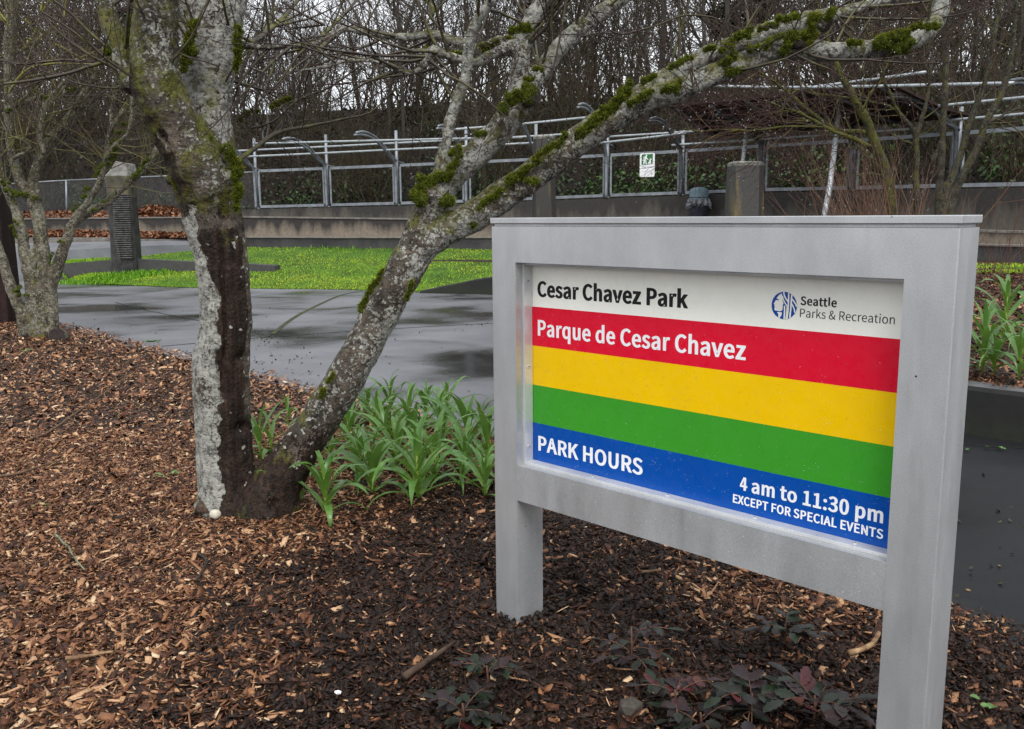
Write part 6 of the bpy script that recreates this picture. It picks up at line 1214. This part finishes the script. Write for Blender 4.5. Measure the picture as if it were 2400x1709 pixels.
for k, (P, r_) in enumerate(limbs3):
    P, r_ = resample(P, r_, 0.12); kz = P[:, 2] > 2.0
    if k < 5: sprout(P[kz], r_[kz], 11, (0.7, 2.2), 3, rk=0.45, step=0.15, br=0.45, up=0.03, rmin=0.0028)
    else: sprout(P, r_, 20 if k in (5, 6, 7, 8) else 8, (0.5, 1.7), 3, rk=0.6, step=0.13, br=0.5, up=-0.01, rmin=0.0026)
for px, py in ((1850, 200), (1760, 170), (1720, 280), (1660, 240), (1650, 300), (1900, 130), (1590, 260)):
    P0 = at(px+90, py-10, RYm); P1 = at(px-60, py+10, RYm+rnd.uniform(-0.5, 0.5)); d = P1-P0
    for _ in range(4): grow(segs, P0+np.array([rnd.uniform(-.9, .6), rnd.uniform(-.7, .7), rnd.uniform(-.4, .5)]), d/np.linalg.norm(d)+np.array([0, rnd.uniform(-.5, .5), rnd.uniform(-.4, .9)]), rnd.uniform(0.8, 1.7), 0.006, 3, rnd, step=0.12, br=0.5, up=0.0, rmin=0.0026)
twigs('twigs', segs, TWR, shr, 3, (0.004, 0.012)); hang(shr, segs, 900, 0.0062, 6)
# thin brown shrub stems between the sign and the fence
sh = thing('bare_shrub', 'bare brown twiggy shrub fanning up from behind the sign top', 'shrub', (5.2, 12.6, 0.5)); segs = []; rnd = random.Random(5)
for k in range(95):
    bx = rnd.gauss(2060, 60); tx = bx+rnd.gauss(-30, 85); ty = rnd.uniform(300, 440); Y_ = 12.6+rnd.uniform(-0.8, 0.8); a, c = at(bx, 668, Y_), at(tx, ty, Y_+rnd.uniform(-.4, .4)); d = c-a
    grow(segs, a, d/np.linalg.norm(d), np.linalg.norm(d)*rnd.uniform(0.8, 1.05), rnd.uniform(0.005, 0.011), 1, rnd, wob=0.12, up=0.0, step=0.13, br=0.3, spread=(0.2, 0.6), rmin=0.002)
twigs('twigs', segs, twig_mat('brown shrub stems', (0.14, 0.08, 0.055), (0.18, 0.105, 0.07), (0.1, 0.08, 0.05), 0.0), sh, 3); hang(sh, segs, 120, 0.006, 8)
sh = thing('bare_shrub', 'sparse reddish shrub stems on the mulch right of the sign', 'shrub', (7.3, 13.6, 0.55)); segs = []
for k in range(44):
    bx = rnd.uniform(2250, 2420); tx = bx+rnd.gauss(15, 40); ty = rnd.uniform(430, 590); Y_ = 13.6+rnd.uniform(-0.6, 0.6); a, c = at(bx, 650, Y_), at(tx, ty, Y_); d = c-a
    grow(segs, a, d/np.linalg.norm(d), np.linalg.norm(d), 0.005, 1, rnd, wob=0.15, up=0.0, step=0.13, br=0.35, spread=(0.2, 0.7), rmin=0.002)
a = at(2298, 505, 13.2); grow(segs, at(2285, 540, 13.2), at(2400, 390, 13.2)-a, 1.4, 0.012, 2, rnd, step=0.15)
twigs('twigs', segs, twig_mat('red shrub stems', (0.10, 0.05, 0.035), (0.13, 0.07, 0.045), (0.1, 0.08, 0.05), 0.0), sh, 3)

# ------------------------------------------------------------------ WOOD ON THE SLOPE
def bare_tree(seed, H, r0, nl, lean=0.1, low=0.25):
    rnd = random.Random(seed); sg = []; P = [Vector((0, 0, -0.6))]; d = Vector((rnd.uniform(-lean, lean), rnd.uniform(-lean, lean), 1)).normalized(); n = 16; tr = []
    for i_ in range(n):
        d = (d+perp(d, rnd)*0.3*rnd.random()+Vector((0, 0, 0.05))).normalized(); P.append(P[-1]+d*(H+0.6)/n)
    rr_ = [r0*(1-0.85*k/n) for k in range(n+1)]
    for k in range(nl):
        t_ = rnd.uniform(low, 0.97)*n; i_ = int(t_); p = P[i_].lerp(P[i_+1], t_-i_); a = rnd.uniform(0, 2*math.pi); e = rnd.uniform(0.1, 1.1)
        grow(sg, p, Vector((math.cos(a)*math.cos(e), math.sin(a)*math.cos(e), math.sin(e))), H*rnd.uniform(0.14, 0.36)*(1.15-0.6*t_/n), rr_[i_]*0.42, 3, rnd, wob=0.3, up=0.04, step=H*0.035, br=0.42, spread=(0.4, 1.0), rmin=0.0075)
    b = MB(); b.tube([tuple(p) for p in P], rr_, 7); return b.mesh('trunk'), sg
TRK = simple('grey brown far trunk', [(0.3, (0.02, 0.017, 0.015)), (0.7, (0.065, 0.056, 0.047))], 2, 0.85, 0.6, 8, 0.05, stretch=(1, 1, 0.3))
protos = []
for sd, H, r0_, nl in ((1, 9.5, 0.09, 64), (2, 8.0, 0.075, 60), (3, 11.5, 0.12, 74), (4, 7.0, 0.06, 58), (5, 10.0, 0.09, 70)):
    tm, sg = bare_tree(sd, H, r0_, nl); cm = seg_mesh('crown', sg, 3); s_ = np.array(sg); vcol(cm, 'thick', np.repeat(np.clip(s_[:, 6]/0.04, 0, 1), 6)); tm.materials.append(TRK); cm.materials.append(TWB); protos.append((tm, cm))
rnd = random.Random(99); LBL = 'bare grey brown tree in the wood on the slope behind the fence'; GRP = 'bare trees in the wood on the slope'
spots = []
for row, (s_, cnt) in enumerate(((2.2, 20), (5.0, 26), (9.0, 34), (14.0, 36), (21, 34), (28, 26))):
    for k in range(cnt): spots.append((lerp(20, 97, (k+rnd.uniform(0.1, 0.9))/cnt), s_+rnd.uniform(-1, 1.5), row))
for k, (kk_, s_, row) in enumerate(spots):
    p = hill_pt([kk_], [s_])[0]; px, py = pix(p)
    if not -250 < px < 2650: continue
    gap = 540 < px < 1050 and row > 0 and rnd.random() < 0.6
    tm, cm = protos[rnd.randrange(5)]; sc_ = rnd.uniform(0.7, 1.1)*(0.62 if row == 0 else 0.9 if row < 3 else 1.0)*(0.72 if gap else 1)
    t_ = thing('bare_tree', LBL, 'tree', p, rnd.uniform(0, 6.28), GRP); t_.scale = (sc_*rnd.uniform(0.9, 1.15),)*2+(sc_,)
    link('trunk', tm, None, t_); link('crown', cm, None, t_)
bush = []
for sd in (11, 12, 13):
    rnd = random.Random(sd); sg = []
    for k in range(26):
        a = rnd.uniform(0, 6.28); e = rnd.uniform(0.75, 1.5); grow(sg, (rnd.gauss(0, 0.35), rnd.gauss(0, 0.35), -0.2), Vector((math.cos(a)*math.cos(e), math.sin(a)*math.cos(e), math.sin(e))), rnd.uniform(2.6, 5.0), rnd.uniform(0.02, 0.035), 3, rnd, wob=0.26, up=0.02, step=0.32, br=0.5, spread=(0.3, 0.9), rmin=0.0065)
    m_ = seg_mesh('stems', sg, 3); s_ = np.array(sg); vcol(m_, 'thick', np.repeat(np.clip(s_[:, 6]/0.03, 0, 1), 6)); m_.materials.append(twig_mat('hedge stems', (0.032, 0.022, 0.014), (0.058, 0.046, 0.029), (0.07, 0.075, 0.02), 0.12)); bush.append(m_)
rnd = random.Random(55)
for s0, cnt, sc0 in ((1.0, 26, 0.62), (3.2, 28, 0.8), (6.0, 28, 0.95), (10.0, 32, 1.4), (15.0, 32, 1.8), (20.0, 30, 2.2), (26.0, 28, 2.6)):
    for k in range(cnt):
        p = hill_pt([lerp(16, 100, (k+rnd.uniform(0, 1))/cnt)], [max(0.6, s0+rnd.uniform(-0.8, 1.6))])[0]; px, py = pix(p)
        if not -200 < px < 2600 or (520 < px < 1120 and s0 > 8 and rnd.random() < 0.72): continue
        t_ = link('bare_bush', bush[rnd.randrange(3)], None); t_.location = Vector(p); t_.rotation_euler = (0, 0, rnd.uniform(0, 6.28)); q_ = sc0*rnd.uniform(0.75, 1.2)*(0.68 if 560 < px < 900 and s0 > 3 else 1); t_.scale = (q_, q_, q_)
        tag(t_, 'dense leafless brown bush in the thicket on the slope behind the fence', 'bush', 'leafless bushes in the thicket on the slope')
# thicket: tangle of thin stems and brambles, no telling one from the next
rng = np.random.default_rng(77); n = 15000; kk = rng.uniform(14, 105, n); s_ = 0.5+12*rng.random(n); P = hill_pt(kk, s_); sg = []
d = np.stack([rng.normal(0, 0.5, n), rng.normal(-0.1, 0.5, n), rng.uniform(0.3, 1.3, n)], 1); ln = rng.uniform(0.5, 1.9, n)
Q = P+d*(ln*0.5)[:, None]; Rr_ = Q+(d+rng.normal(0, 0.35, (n, 3))-np.array([0, 0, 0.35]))*(ln*0.5)[:, None]; rr_ = rng.uniform(0.004, 0.011, n)
sg = np.concatenate([np.concatenate([P, Q, rr_[:, None], rr_[:, None]*0.8], 1), np.concatenate([Q, Rr_, rr_[:, None]*0.8, rr_[:, None]*0.4], 1)])
me = seg_mesh('thicket', sg, 3); vcol(me, 'thick', np.repeat(rng.random(len(sg)), 6))
tag(link('thicket', me, twig_mat('thicket stems', (0.030, 0.019, 0.011), (0.07, 0.048, 0.028), (0.1, 0.06, 0.04), 0.0)), 'dense brown tangle of thin stems and brambles on the slope', 'thicket', kind='stuff')
# a few dark evergreens among them
def evergreen(seed, H, wd, n):
    r_g = np.random.default_rng(seed); t_ = r_g.uniform(0.12, 1, n)**0.9; a = r_g.uniform(0, 2*math.pi, n); nb = 42; bi = r_g.integers(0, nb, n); ba = np.random.default_rng(seed+1).uniform(0, 6.28, nb); bz = np.random.default_rng(seed+2).uniform(0.15, 1, nb)
    rad = wd*(1.08-bz[bi])*r_g.random(n)**0.6; aa = ba[bi]+r_g.normal(0, 0.22, n); z = H*bz[bi]-0.25*rad+r_g.normal(0, 0.12, n)-0.0
    P = np.stack([rad*np.cos(aa), rad*np.sin(aa), z], 1); sz = r_g.uniform(0.05, 0.12, n); u = np.stack([np.cos(aa), np.sin(aa), -0.6+r_g.normal(0, 0.3, n)], 1)*sz[:, None]; v = np.stack([-np.sin(aa), np.cos(aa), r_g.normal(0, 0.4, n)], 1)*(sz*0.35)[:, None]
    me = fast_mesh('foliage', np.stack([P-u, P-v, P+u, P+v], 1).reshape(-1, 3), np.arange(4*n), np.full(n, 4)); vcol(me, 'tone', np.repeat(r_g.random(n), 4))
    b = MB(); b.tube([(0, 0, -0.6), (0, 0, H*0.5), (0, 0, H*0.97)], [0.16, 0.1, 0.02], 8)
    for k in range(nb):
        b.tube([(0, 0, H*bz[k]+0.2), (math.cos(ba[k])*wd*(1.08-bz[k]), math.sin(ba[k])*wd*(1.08-bz[k]), H*bz[k]-0.25*wd*(1.08-bz[k]))], [0.035, 0.008], 4)
    return me, b.mesh('trunk')
EVG = attr_mat('dark evergreen needles', [(0.0, (0.008, 0.014, 0.006)), (1.0, (0.024, 0.040, 0.016))], 0.6)
for k, (lab, px, py, Y_, H, wd) in enumerate((('dark drooping evergreen tree above the dog notice in the wood', 1720, 330, 38, 9.5, 1.9), ('dark evergreen tree rising behind the right end of the sign', 2140, 300, 35, 8.5, 1.8), ('dark green conifer in the wood left of the main trunk', 330, 300, 44, 9.0, 1.8), ('broad dark evergreen in the wood above the narrow pillar', 1290, 320, 45, 10.0, 2.2), ('dark evergreen at the far right edge of the wood', 2380, 260, 36, 8.5, 1.7))):
    p = at(px, py, Y_); i_ = int(np.argmin(np.hypot(HV[:, 0]-p[0], HV[:, 1]-p[1]))); p[2] = HV[i_, 2]
    t_ = thing('evergreen_tree', lab, 'tree', p); fm, tm = evergreen(31+k*5, H, wd, 16000); link('foliage', fm, EVG, t_); link('trunk', tm, TRK, t_)
# a slim grey trunk standing just behind the fence
for lab, px, Y_, w_ in (('slim grey trunk standing just behind the mesh panel under the rails', 1640, 28.6, 12), ('thin pale trunk on the slope above the second fence post', 950, 33, 9), ('grey trunk rising past the roof behind the right fence posts', 1690, 31, 16), ('straight dark trunk in the wood above the dog notice', 1545, 34, 15)):
    p = at(px, 480, Y_); i_ = int(np.argmin(np.hypot(HV[:, 0]-p[0], HV[:, 1]-p[1]))); p[2] = HV[i_, 2]-0.2; t_ = thing('slim_tree', lab, 'tree', p); rr_ = w_/2*Y_/FPX; rnd = random.Random(px)
    Pp = [(0.12*math.sin(z*0.7+px)*z*0.12, 0, z) for z in np.linspace(0, 11, 12)]; b = MB(); b.tube(Pp, np.linspace(rr_, rr_*0.35, 12), 8); link('trunk', b.mesh('trunk'), TRK, t_); sg = []
    for k in range(24):
        z = rnd.uniform(3, 10.5); a = rnd.uniform(0, 6.28); grow(sg, (0, 0, z), Vector((math.cos(a), math.sin(a), rnd.uniform(0.1, 1))), rnd.uniform(1, 2.4), rr_*0.25, 2, rnd, step=0.3, rmin=0.007)
    cm = seg_mesh('crown', sg, 3); vcol(cm, 'thick', np.zeros(len(cm.vertices))); link('crown', cm, TWB, t_)
# ================================================================== LOW PLANTS
LILY, nt, bs, Lk = newmat('lily leaf'); a = nt.nodes.new('ShaderNodeAttribute'); a.attribute_name = 'tone'
cr = ramp(nt, [(0.0, (0.30, 0.38, 0.07)), (0.18, (0.17, 0.29, 0.04)), (0.55, (0.11, 0.225, 0.038)), (1.0, (0.075, 0.175, 0.04))], a.outputs['Fac'])
n_ = nz(nt, 40, 3); r_ = ramp(nt, [(0.3, 0.8), (0.7, 1.15)], n_.outputs[0]); Lk(mixc(nt, 1.0, cr.outputs[0], r_.outputs[0], 'MULTIPLY'), bs.inputs['Base Color'])
bs.inputs['Roughness'].default_value = 0.32; bs.inputs['Specular IOR Level'].default_value = 0.5
wv = nz(nt, 9, 2); bump(nt, bs, wv.outputs[0], 0.2, 0.01)
tr_ = nt.nodes.new('ShaderNodeBsdfTranslucent'); tr_.inputs[0].default_value = (0.14, 0.26, 0.04, 1); mx = nt.nodes.new('ShaderNodeMixShader'); mx.inputs[0].default_value = 0.28
out_ = nt.nodes['Material Output']; Lk(bs.outputs[0], mx.inputs[1]); Lk(tr_.outputs[0], mx.inputs[2]); Lk(mx.outputs[0], out_.inputs[0])
def strap(V, F, T, base, az, Ln, wd, rise, curl, tone, rnd, n=9):
    """one strap leaf: leaves the stem at angle rise, bends over by curl"""
    d = np.array([math.cos(az), math.sin(az), 0]); side = np.array([-math.sin(az), math.cos(az), 0]); p = np.array(base, float); e = rise; st = Ln/n; i0 = len(V); tw = rnd.uniform(-0.5, 0.5)
    for k in range(n+1):
        t_ = k/n; w_ = wd*(0.55+1.1*t_ if t_ < 0.35 else 0.935*(1-((t_-0.35)/0.65)**1.7))+0.0008; nrm = np.array([0, 0, math.cos(e)])-d*math.sin(e)
        s2 = side*math.cos(tw*t_)+nrm*math.sin(tw*t_); V += [p-s2*w_+nrm*w_*0.28, p, p+s2*w_+nrm*w_*0.28]; T += [tone*min(1, 0.2+t_*2.2)]*3
        p = p+(d*math.cos(e)+np.array([0, 0, math.sin(e)]))*st; e -= curl*(0.15+1.7*t_)/n*(1+rnd.uniform(-.2, .2))
    for k in range(n):
        o = i0+3*k; F += [(o, o+1, o+4, o+3), (o+1, o+2, o+5, o+4)]
def lily(label, px, py, H, nl, seed, scale=1.0, group='young lily plants in the beds', zf=None):
    H *= 0.86; rnd = random.Random(seed); p = gz(px, py, 0.0) if zf is None else gz(px, py, zf)
    if zf is None: p[2] = bed_h(p[0], p[1], 0.4)
    root = thing('lily_plant', label, 'plant', p, rnd.uniform(0, 6.28), group); V, F, T = [], [], []; az = rnd.uniform(0, 6.28)
    for k in range(nl):
        t_ = k/(nl-1); az += 2.4+rnd.uniform(-.3, .3); z = H*(0.03+0.72*t_**1.1); Ln = scale*(0.30+0.11*math.sin(math.pi*min(1, t_*1.15)))*rnd.uniform(0.75, 1.2)*(1.0 if t_ < 0.75 else 0.75)
        rise = lerp(0.45, 1.38, t_**0.8)+rnd.uniform(-.15, .15); strap(V, F, T, (0.006*math.cos(az), 0.006*math.sin(az), z), az, Ln, scale*0.023*rnd.uniform(0.75, 1.2)*(1.0 if t_ < 0.7 else 0.7), rise, lerp(2.3, 1.5, t_)*rnd.uniform(0.6, 1.7), rnd.uniform(0.6, 1.0), rnd)
    me = bpy.data.meshes.new('leaves'); me.from_pydata([tuple(v) for v in V], [], F); me.polygons.foreach_set('use_smooth', [True]*len(F)); me.update(); vcol(me, 'tone', T); link('leaves', me, LILY, root)
    b = MB(); b.tube([(0, 0, -0.02), (0.002, 0, H*0.4), (0, 0.003, H*0.8)], [0.009*scale, 0.008*scale, 0.004*scale], 7); ms = b.mesh('stem'); vcol(ms, 'tone', [0.12]*len(ms.vertices)); link('stem', ms, LILY, root); return root
for k, (lab, px, py, H, nl, sc_) in enumerate([
    ('lily plant lowest of all, just right of the leaning trunk foot', 765, 1216, 0.30, 15, 1.0), ('broad leaved lily plant at the front centre of the clump', 980, 1186, 0.40, 19, 1.2), ('arching lily plant at the front, second from the leaning trunk', 873, 1172, 0.32, 16, 1.1),
    ('small lily plant touching the left sign post at the front', 1136, 1170, 0.30, 14, 0.95), ('lily plant tucked under the leaning trunk', 722, 1130, 0.26, 12, 0.85), ('upright lily plant in the second row, right of centre', 1020, 1140, 0.36, 15, 0.95),
    ('lily plant in the middle of the clump with leaves bending left', 930, 1120, 0.36, 15, 1.0), ('tall lily plant near the left sign post with leaves spreading right', 1100, 1082, 0.36, 15, 1.05), ('lily plant half hidden in the second row of the clump', 845, 1125, 0.30, 13, 0.9),
    ('lily plant with drooping tips at the left of the middle row', 818, 1062, 0.32, 13, 0.9), ('narrow lily plant behind the broad front one', 975, 1080, 0.34, 13, 0.85), ('lily plant in the middle row close to the wet path', 1040, 1060, 0.34, 14, 0.9),
    ('tall lily plant in the back row with a twisted leaf', 885, 1030, 0.36, 14, 0.9), ('tallest lily plant at the back, its tip over the path', 915, 990, 0.40, 13, 0.85), ('back row lily plant with one leaf curling over the path', 1000, 1010, 0.34, 13, 0.9),
    ('dark green lily plant at the back beside the path edge', 1050, 985, 0.32, 13, 0.8), ('lily plant directly behind the leaning trunk', 828, 1008, 0.34, 12, 0.85), ('lily plant at the right end of the back row', 1128, 1040, 0.32, 13, 0.85),
    ('lily plant in the gap between the two trunks', 612, 1085, 0.38, 8, 0.95), ('slim lily plant beside the one between the two trunks', 636, 1068, 0.30, 6, 0.85), ('tiny lily sprout behind the foot of the leaning trunk', 676, 1005, 0.20, 5, 0.7), ('lily seedling low down among the front plants', 1080, 1150, 0.18, 8, 0.7),
    ('leafy lily plant filling the middle of the second row', 960, 1040, 0.36, 16, 1.0), ('lily plant with short broad leaves low in the middle', 905, 1075, 0.26, 15, 1.0), ('lily plant at the right, behind the small one by the post', 1090, 1120, 0.30, 14, 0.95),
    ('lily plant in the shade of the leaning trunk, third row', 775, 1095, 0.30, 14, 0.95), ('lily plant third from the left in the back row', 865, 1000, 0.30, 13, 0.85), ('lily plant between the back rows right of centre', 1030, 1025, 0.30, 14, 0.9), ('lily plant against the post in the third row', 1145, 1100, 0.32, 13, 0.95)]):
    lily(lab, px, py, H, nl, 100+k, sc_)
for k, (lab, px, py, H, nl, sc_, zf) in enumerate([('tall lily plant on the raised planter at right', 2352, 800, 0.62, 15, 1.5, 0.42), ('bushy lily plant hard against the sign edge on the planter', 2302, 868, 0.50, 18, 1.2, 0.36), ('lily plant at the right border above the planter kerb', 2388, 885, 0.44, 14, 1.1, 0.35), ('short lily plant low on the planter beside the bushy one', 2330, 872, 0.3, 12, 0.9, 0.36), ('leafy lily plant cut off by the right border', 2412, 790, 0.48, 12, 1.2, 0.42)]):
    lily(lab, px, py, H, nl, 300+k, sc_, zf=zf)
# dark toothed evergreen leaves in front (holly-like)
MAH, nt, bs, Lk = newmat('dark purple green leaf'); a = nt.nodes.new('ShaderNodeAttribute'); a.attribute_name = 'tone'
cr = ramp(nt, [(0.0, (0.012, 0.026, 0.010)), (0.3, (0.013, 0.017, 0.011)), (0.55, (0.018, 0.012, 0.013)), (0.8, (0.026, 0.010, 0.011)), (0.93, (0.08, 0.012, 0.014)), (1.0, (0.05, 0.09, 0.015))], a.outputs['Fac'])
n_ = nz(nt, 60, 4); r_ = ramp(nt, [(0.3, 0.6), (0.7, 1.25)], n_.outputs[0]); Lk(mixc(nt, 1.0, cr.outputs[0], r_.outputs[0], 'MULTIPLY'), bs.inputs['Base Color']); bs.inputs['Roughness'].default_value = 0.42; bs.inputs['Specular IOR Level'].default_value = 0.3; bump(nt, bs, n_.outputs[0], 0.3, 0.003)
def leaflet(V, F, T, p, dirv, upv, Ln, wd, tone, rnd):
    dirv = np.array(dirv, float); dirv /= np.linalg.norm(dirv); s_ = np.cross(dirv, upv); s_ /= np.linalg.norm(s_); nn = np.cross(s_, dirv); i0 = len(V); n = 9; fold = rnd.uniform(0.12, 0.4); cu = rnd.uniform(-0.25, 0.1)
    for k in range(n+1):
        t_ = k/n; w_ = wd*math.sin(math.pi*min(1, (t_*0.93+0.05)))**0.75*(1.18 if k % 2 else 0.86) if 0 < k < n else 0.001; c = p+dirv*Ln*t_+nn*cu*Ln*t_*t_
        V += [c-s_*w_+nn*w_*fold, c, c+s_*w_+nn*w_*fold]; T += [tone]*3
    for k in range(n): o = i0+3*k; F += [(o, o+1, o+4, o+3), (o+1, o+2, o+5, o+4)]
def mahonia(label, px, py, nfr, sz, seed, red=0.0, H=0.16):
    rnd = random.Random(seed); p0 = ground_at(px, py, 0.0); root = thing('evergreen_seedling', label, 'plant', p0, 0, 'dark leaved evergreen seedlings at the foot of the picture'); V, F, T = [], [], []; b = MB()
    for f in range(nfr):
        az = f*2.4+rnd.uniform(-.4, .4); e = rnd.uniform(0.15, 0.9); hb = rnd.uniform(0.3, 1.0)*H; d = np.array([math.cos(az)*math.cos(e), math.sin(az)*math.cos(e), math.sin(e)]); Lr_ = sz*rnd.uniform(1.4, 2.6); st = np.array([0.01*math.cos(az), 0.01*math.sin(az), hb]); pts = [st+d*Lr_*t_+np.array([0, 0, -0.35*Lr_*t_*t_]) for t_ in np.linspace(0, 1, 6)]
        b.tube(pts, [0.0022]*6, 5, 0); npair = rnd.choice((2, 3, 3))
        for j in range(npair):
            t_ = 0.35+0.55*j/npair; i_ = int(t_*5); c = pts[i_]; dd = pts[min(5, i_+1)]-pts[max(0, i_-1)]; dd /= np.linalg.norm(dd); sd = np.cross(dd, [0, 0, 1.0]); sd /= np.linalg.norm(sd)
            for s_ in (-1, 1):
                up_ = np.array([rnd.gauss(0, .25), rnd.gauss(0, .25), 1.0]); tone = rnd.random()*0.78 if rnd.random() > red else rnd.uniform(0.8, 0.95); leaflet(V, F, T, c, dd*0.55+sd*s_+np.array([0, 0, rnd.uniform(-.3, .3)]), up_, sz*rnd.uniform(0.75, 1.15), sz*0.25*rnd.uniform(0.85, 1.2), tone, rnd)
        leaflet(V, F, T, pts[-1], pts[-1]-pts[-2], np.array([0.1, 0.1, 1.0]), sz*1.05, sz*0.27, rnd.random()*0.8, rnd)
    b.tube([(0, 0, -0.03), (0.004, 0.003, H*0.6), (0, 0, H*1.05)], [0.005, 0.004, 0.003], 6)
    me = bpy.data.meshes.new('leaves'); me.from_pydata([tuple(v) for v in V], [], F); me.polygons.foreach_set('use_smooth', [True]*len(F)); me.update(); vcol(me, 'tone', T); link('leaves', me, MAH, root)
    b.build('stem', simple('seedling stem', [(0.3, (0.06, 0.03, 0.02)), (0.7, (0.12, 0.06, 0.04))], 30, 0.6, 0), root); return root
mahonia('reddish dark seedling with toothed leaves at the bottom, left of the others', 1142, 1650, 8, 0.050, 1, 0.12, 0.11)
mahonia('largest dark purple leaved seedling at the bottom right', 1760, 1690, 8, 0.066, 2, 0.04, 0.06)
mahonia('dark seedling with broad leaves between the bark piece and the sign rail', 1838, 1525, 6, 0.060, 3, 0.02, 0.09)
mahonia('small green and grey seedling on a leaning stem at bottom centre', 1478, 1588, 6, 0.058, 4, 0.0, 0.16)
mahonia('small seedling with crimson leaves at the bottom edge', 1580, 1688, 5, 0.050, 5, 0.5, 0.07)
mahonia('dark seedling spreading at the bottom border beside the largest one', 1640, 1735, 5, 0.062, 6, 0.05, 0.06)
mahonia('low dark seedling at the bottom border near the reddish one', 1085, 1720, 6, 0.06, 7, 0.2, 0.08)
mahonia('dark seedling between the largest one and the right post', 1905, 1720, 7, 0.075, 8, 0.05, 0.10)
# little weeds and stray leaves
WEED = simple('weed green', [(0.3, (0.05, 0.11, 0.03)), (0.7, (0.12, 0.22, 0.06))], 30, 0.45, 0.2)
def weed(label, px, py, n, sz, seed, name='weed', zf=None):
    rnd = random.Random(seed); p0 = ground_at(px, py, 0.008) if zf is None else gz(px, py, zf); V, F, T = [], [], []
    for k in range(n): az = rnd.uniform(0, 6.28); r_ = rnd.uniform(0.0, sz*1.2); leaflet(V, F, T, p0+np.array([r_*math.cos(az), r_*math.sin(az), rnd.uniform(0.004, 0.02)]), (math.cos(az), math.sin(az), rnd.uniform(-.1, .5)), np.array([0, 0, 1.0]), sz*rnd.uniform(0.6, 1.1), sz*0.28, 0, rnd)
    me = bpy.data.meshes.new(name); me.from_pydata([tuple(v) for v in V], [], F); me.update(); return tag(link(name, me, WEED), label, 'weed' if name == 'weed' else 'leaf')
weed('small grey green weed on the mulch left of the main trunk', 392, 1130, 7, 0.045, 1); weed('tiny weed with round leaves in the mulch below the grey green one', 95, 1205, 4, 0.03, 2); weed('green weed tuft at the mulch edge by the path', 357, 810, 26, 0.07, 3); weed('small moss green tuft in the mulch near the smaller tree', 60, 832, 8, 0.05, 4)
weed('single jagged green leaf on the soil right of the sign post', 2340, 1668, 3, 0.05, 5, 'green_leaf'); weed('green leaf fallen on the wet path right of the sign', 2335, 1050, 3, 0.05, 6, 'green_leaf', -0.02); weed('small leaf on the wet path close to the sign edge', 2272, 1057, 2, 0.04, 7, 'green_leaf', -0.02)
GT, tone = blades('grass_tuft', np.array([ground_at(477+rng.normal(0, 5), 1200+rng.normal(0, 3), 0) for _ in range(9)]), 0.06, 0.13, 0.003, 0.5, None); vcol(GT, 'tone', np.repeat(tone*0.5, 5)); tag(link('grass_tuft', GT, GRASS), 'few green grass blades at the left foot of the main tree', 'grass tuft')
# debris washed onto the path
rng = np.random.default_rng(8)
lit = []
for px, py, sx, sy, n in ((602, 795, 30, 5, 60), (612, 802, 40, 8, 50), (625, 850, 50, 20, 40), (700, 880, 90, 30, 50), (1125, 760, 12, 3, 14), (560, 770, 40, 20, 30), (1060, 935, 40, 30, 14), (2330, 1250, 60, 150, 26), (860, 800, 160, 60, 50), (260, 745, 120, 30, 40)):
    for _ in range(n): q_ = gz(px+rng.normal(0, sx), py+rng.normal(0, sy), -0.02); lit.append((q_[0], q_[1], plaza(q_[0], q_[1])[2]+0.008))
litter('path_debris', np.array(lit), 0.016, 'scraps of leaf and bark scattered on the wet path', 'debris', attr_mat('wet scraps', [(0.0, (0.02, 0.016, 0.012)), (0.5, (0.05, 0.04, 0.02)), (0.8, (0.07, 0.09, 0.02)), (1.0, (0.25, 0.14, 0.07))], 0.5))
# rough clover and long grass at the foot of the carved stone and along the kerbs
pts = []
for px, py, sx, sy, Y_, n in ((330, 618, 40, 5, 23.2, 900), (200, 650, 40, 6, 22.9, 900), (255, 634, 30, 6, 23.1, 600), (800, 582, 22, 4, 26.2, 400), (860, 588, 60, 5, 26.0, 300)):
    for _ in range(n):
        p = at(px+rng.normal(0, sx), py, Y_+rng.normal(0, 0.25)); i_ = int(np.argmin(np.hypot(LV[:, 0]-p[0], LV[:, 1]-p[1]))); p[2] = LV[i_, 2]; pts.append(p)
me, tone = blades('rough_grass', np.array(pts), 0.05, 0.13, 0.010, 1.0, None); vcol(me, 'tone', np.repeat(tone*0.35, 5)); tag(link('rough_grass', me, GRASS), 'tufts of longer rank grass around the carved stone and lawn edge', 'grass', kind='stuff')
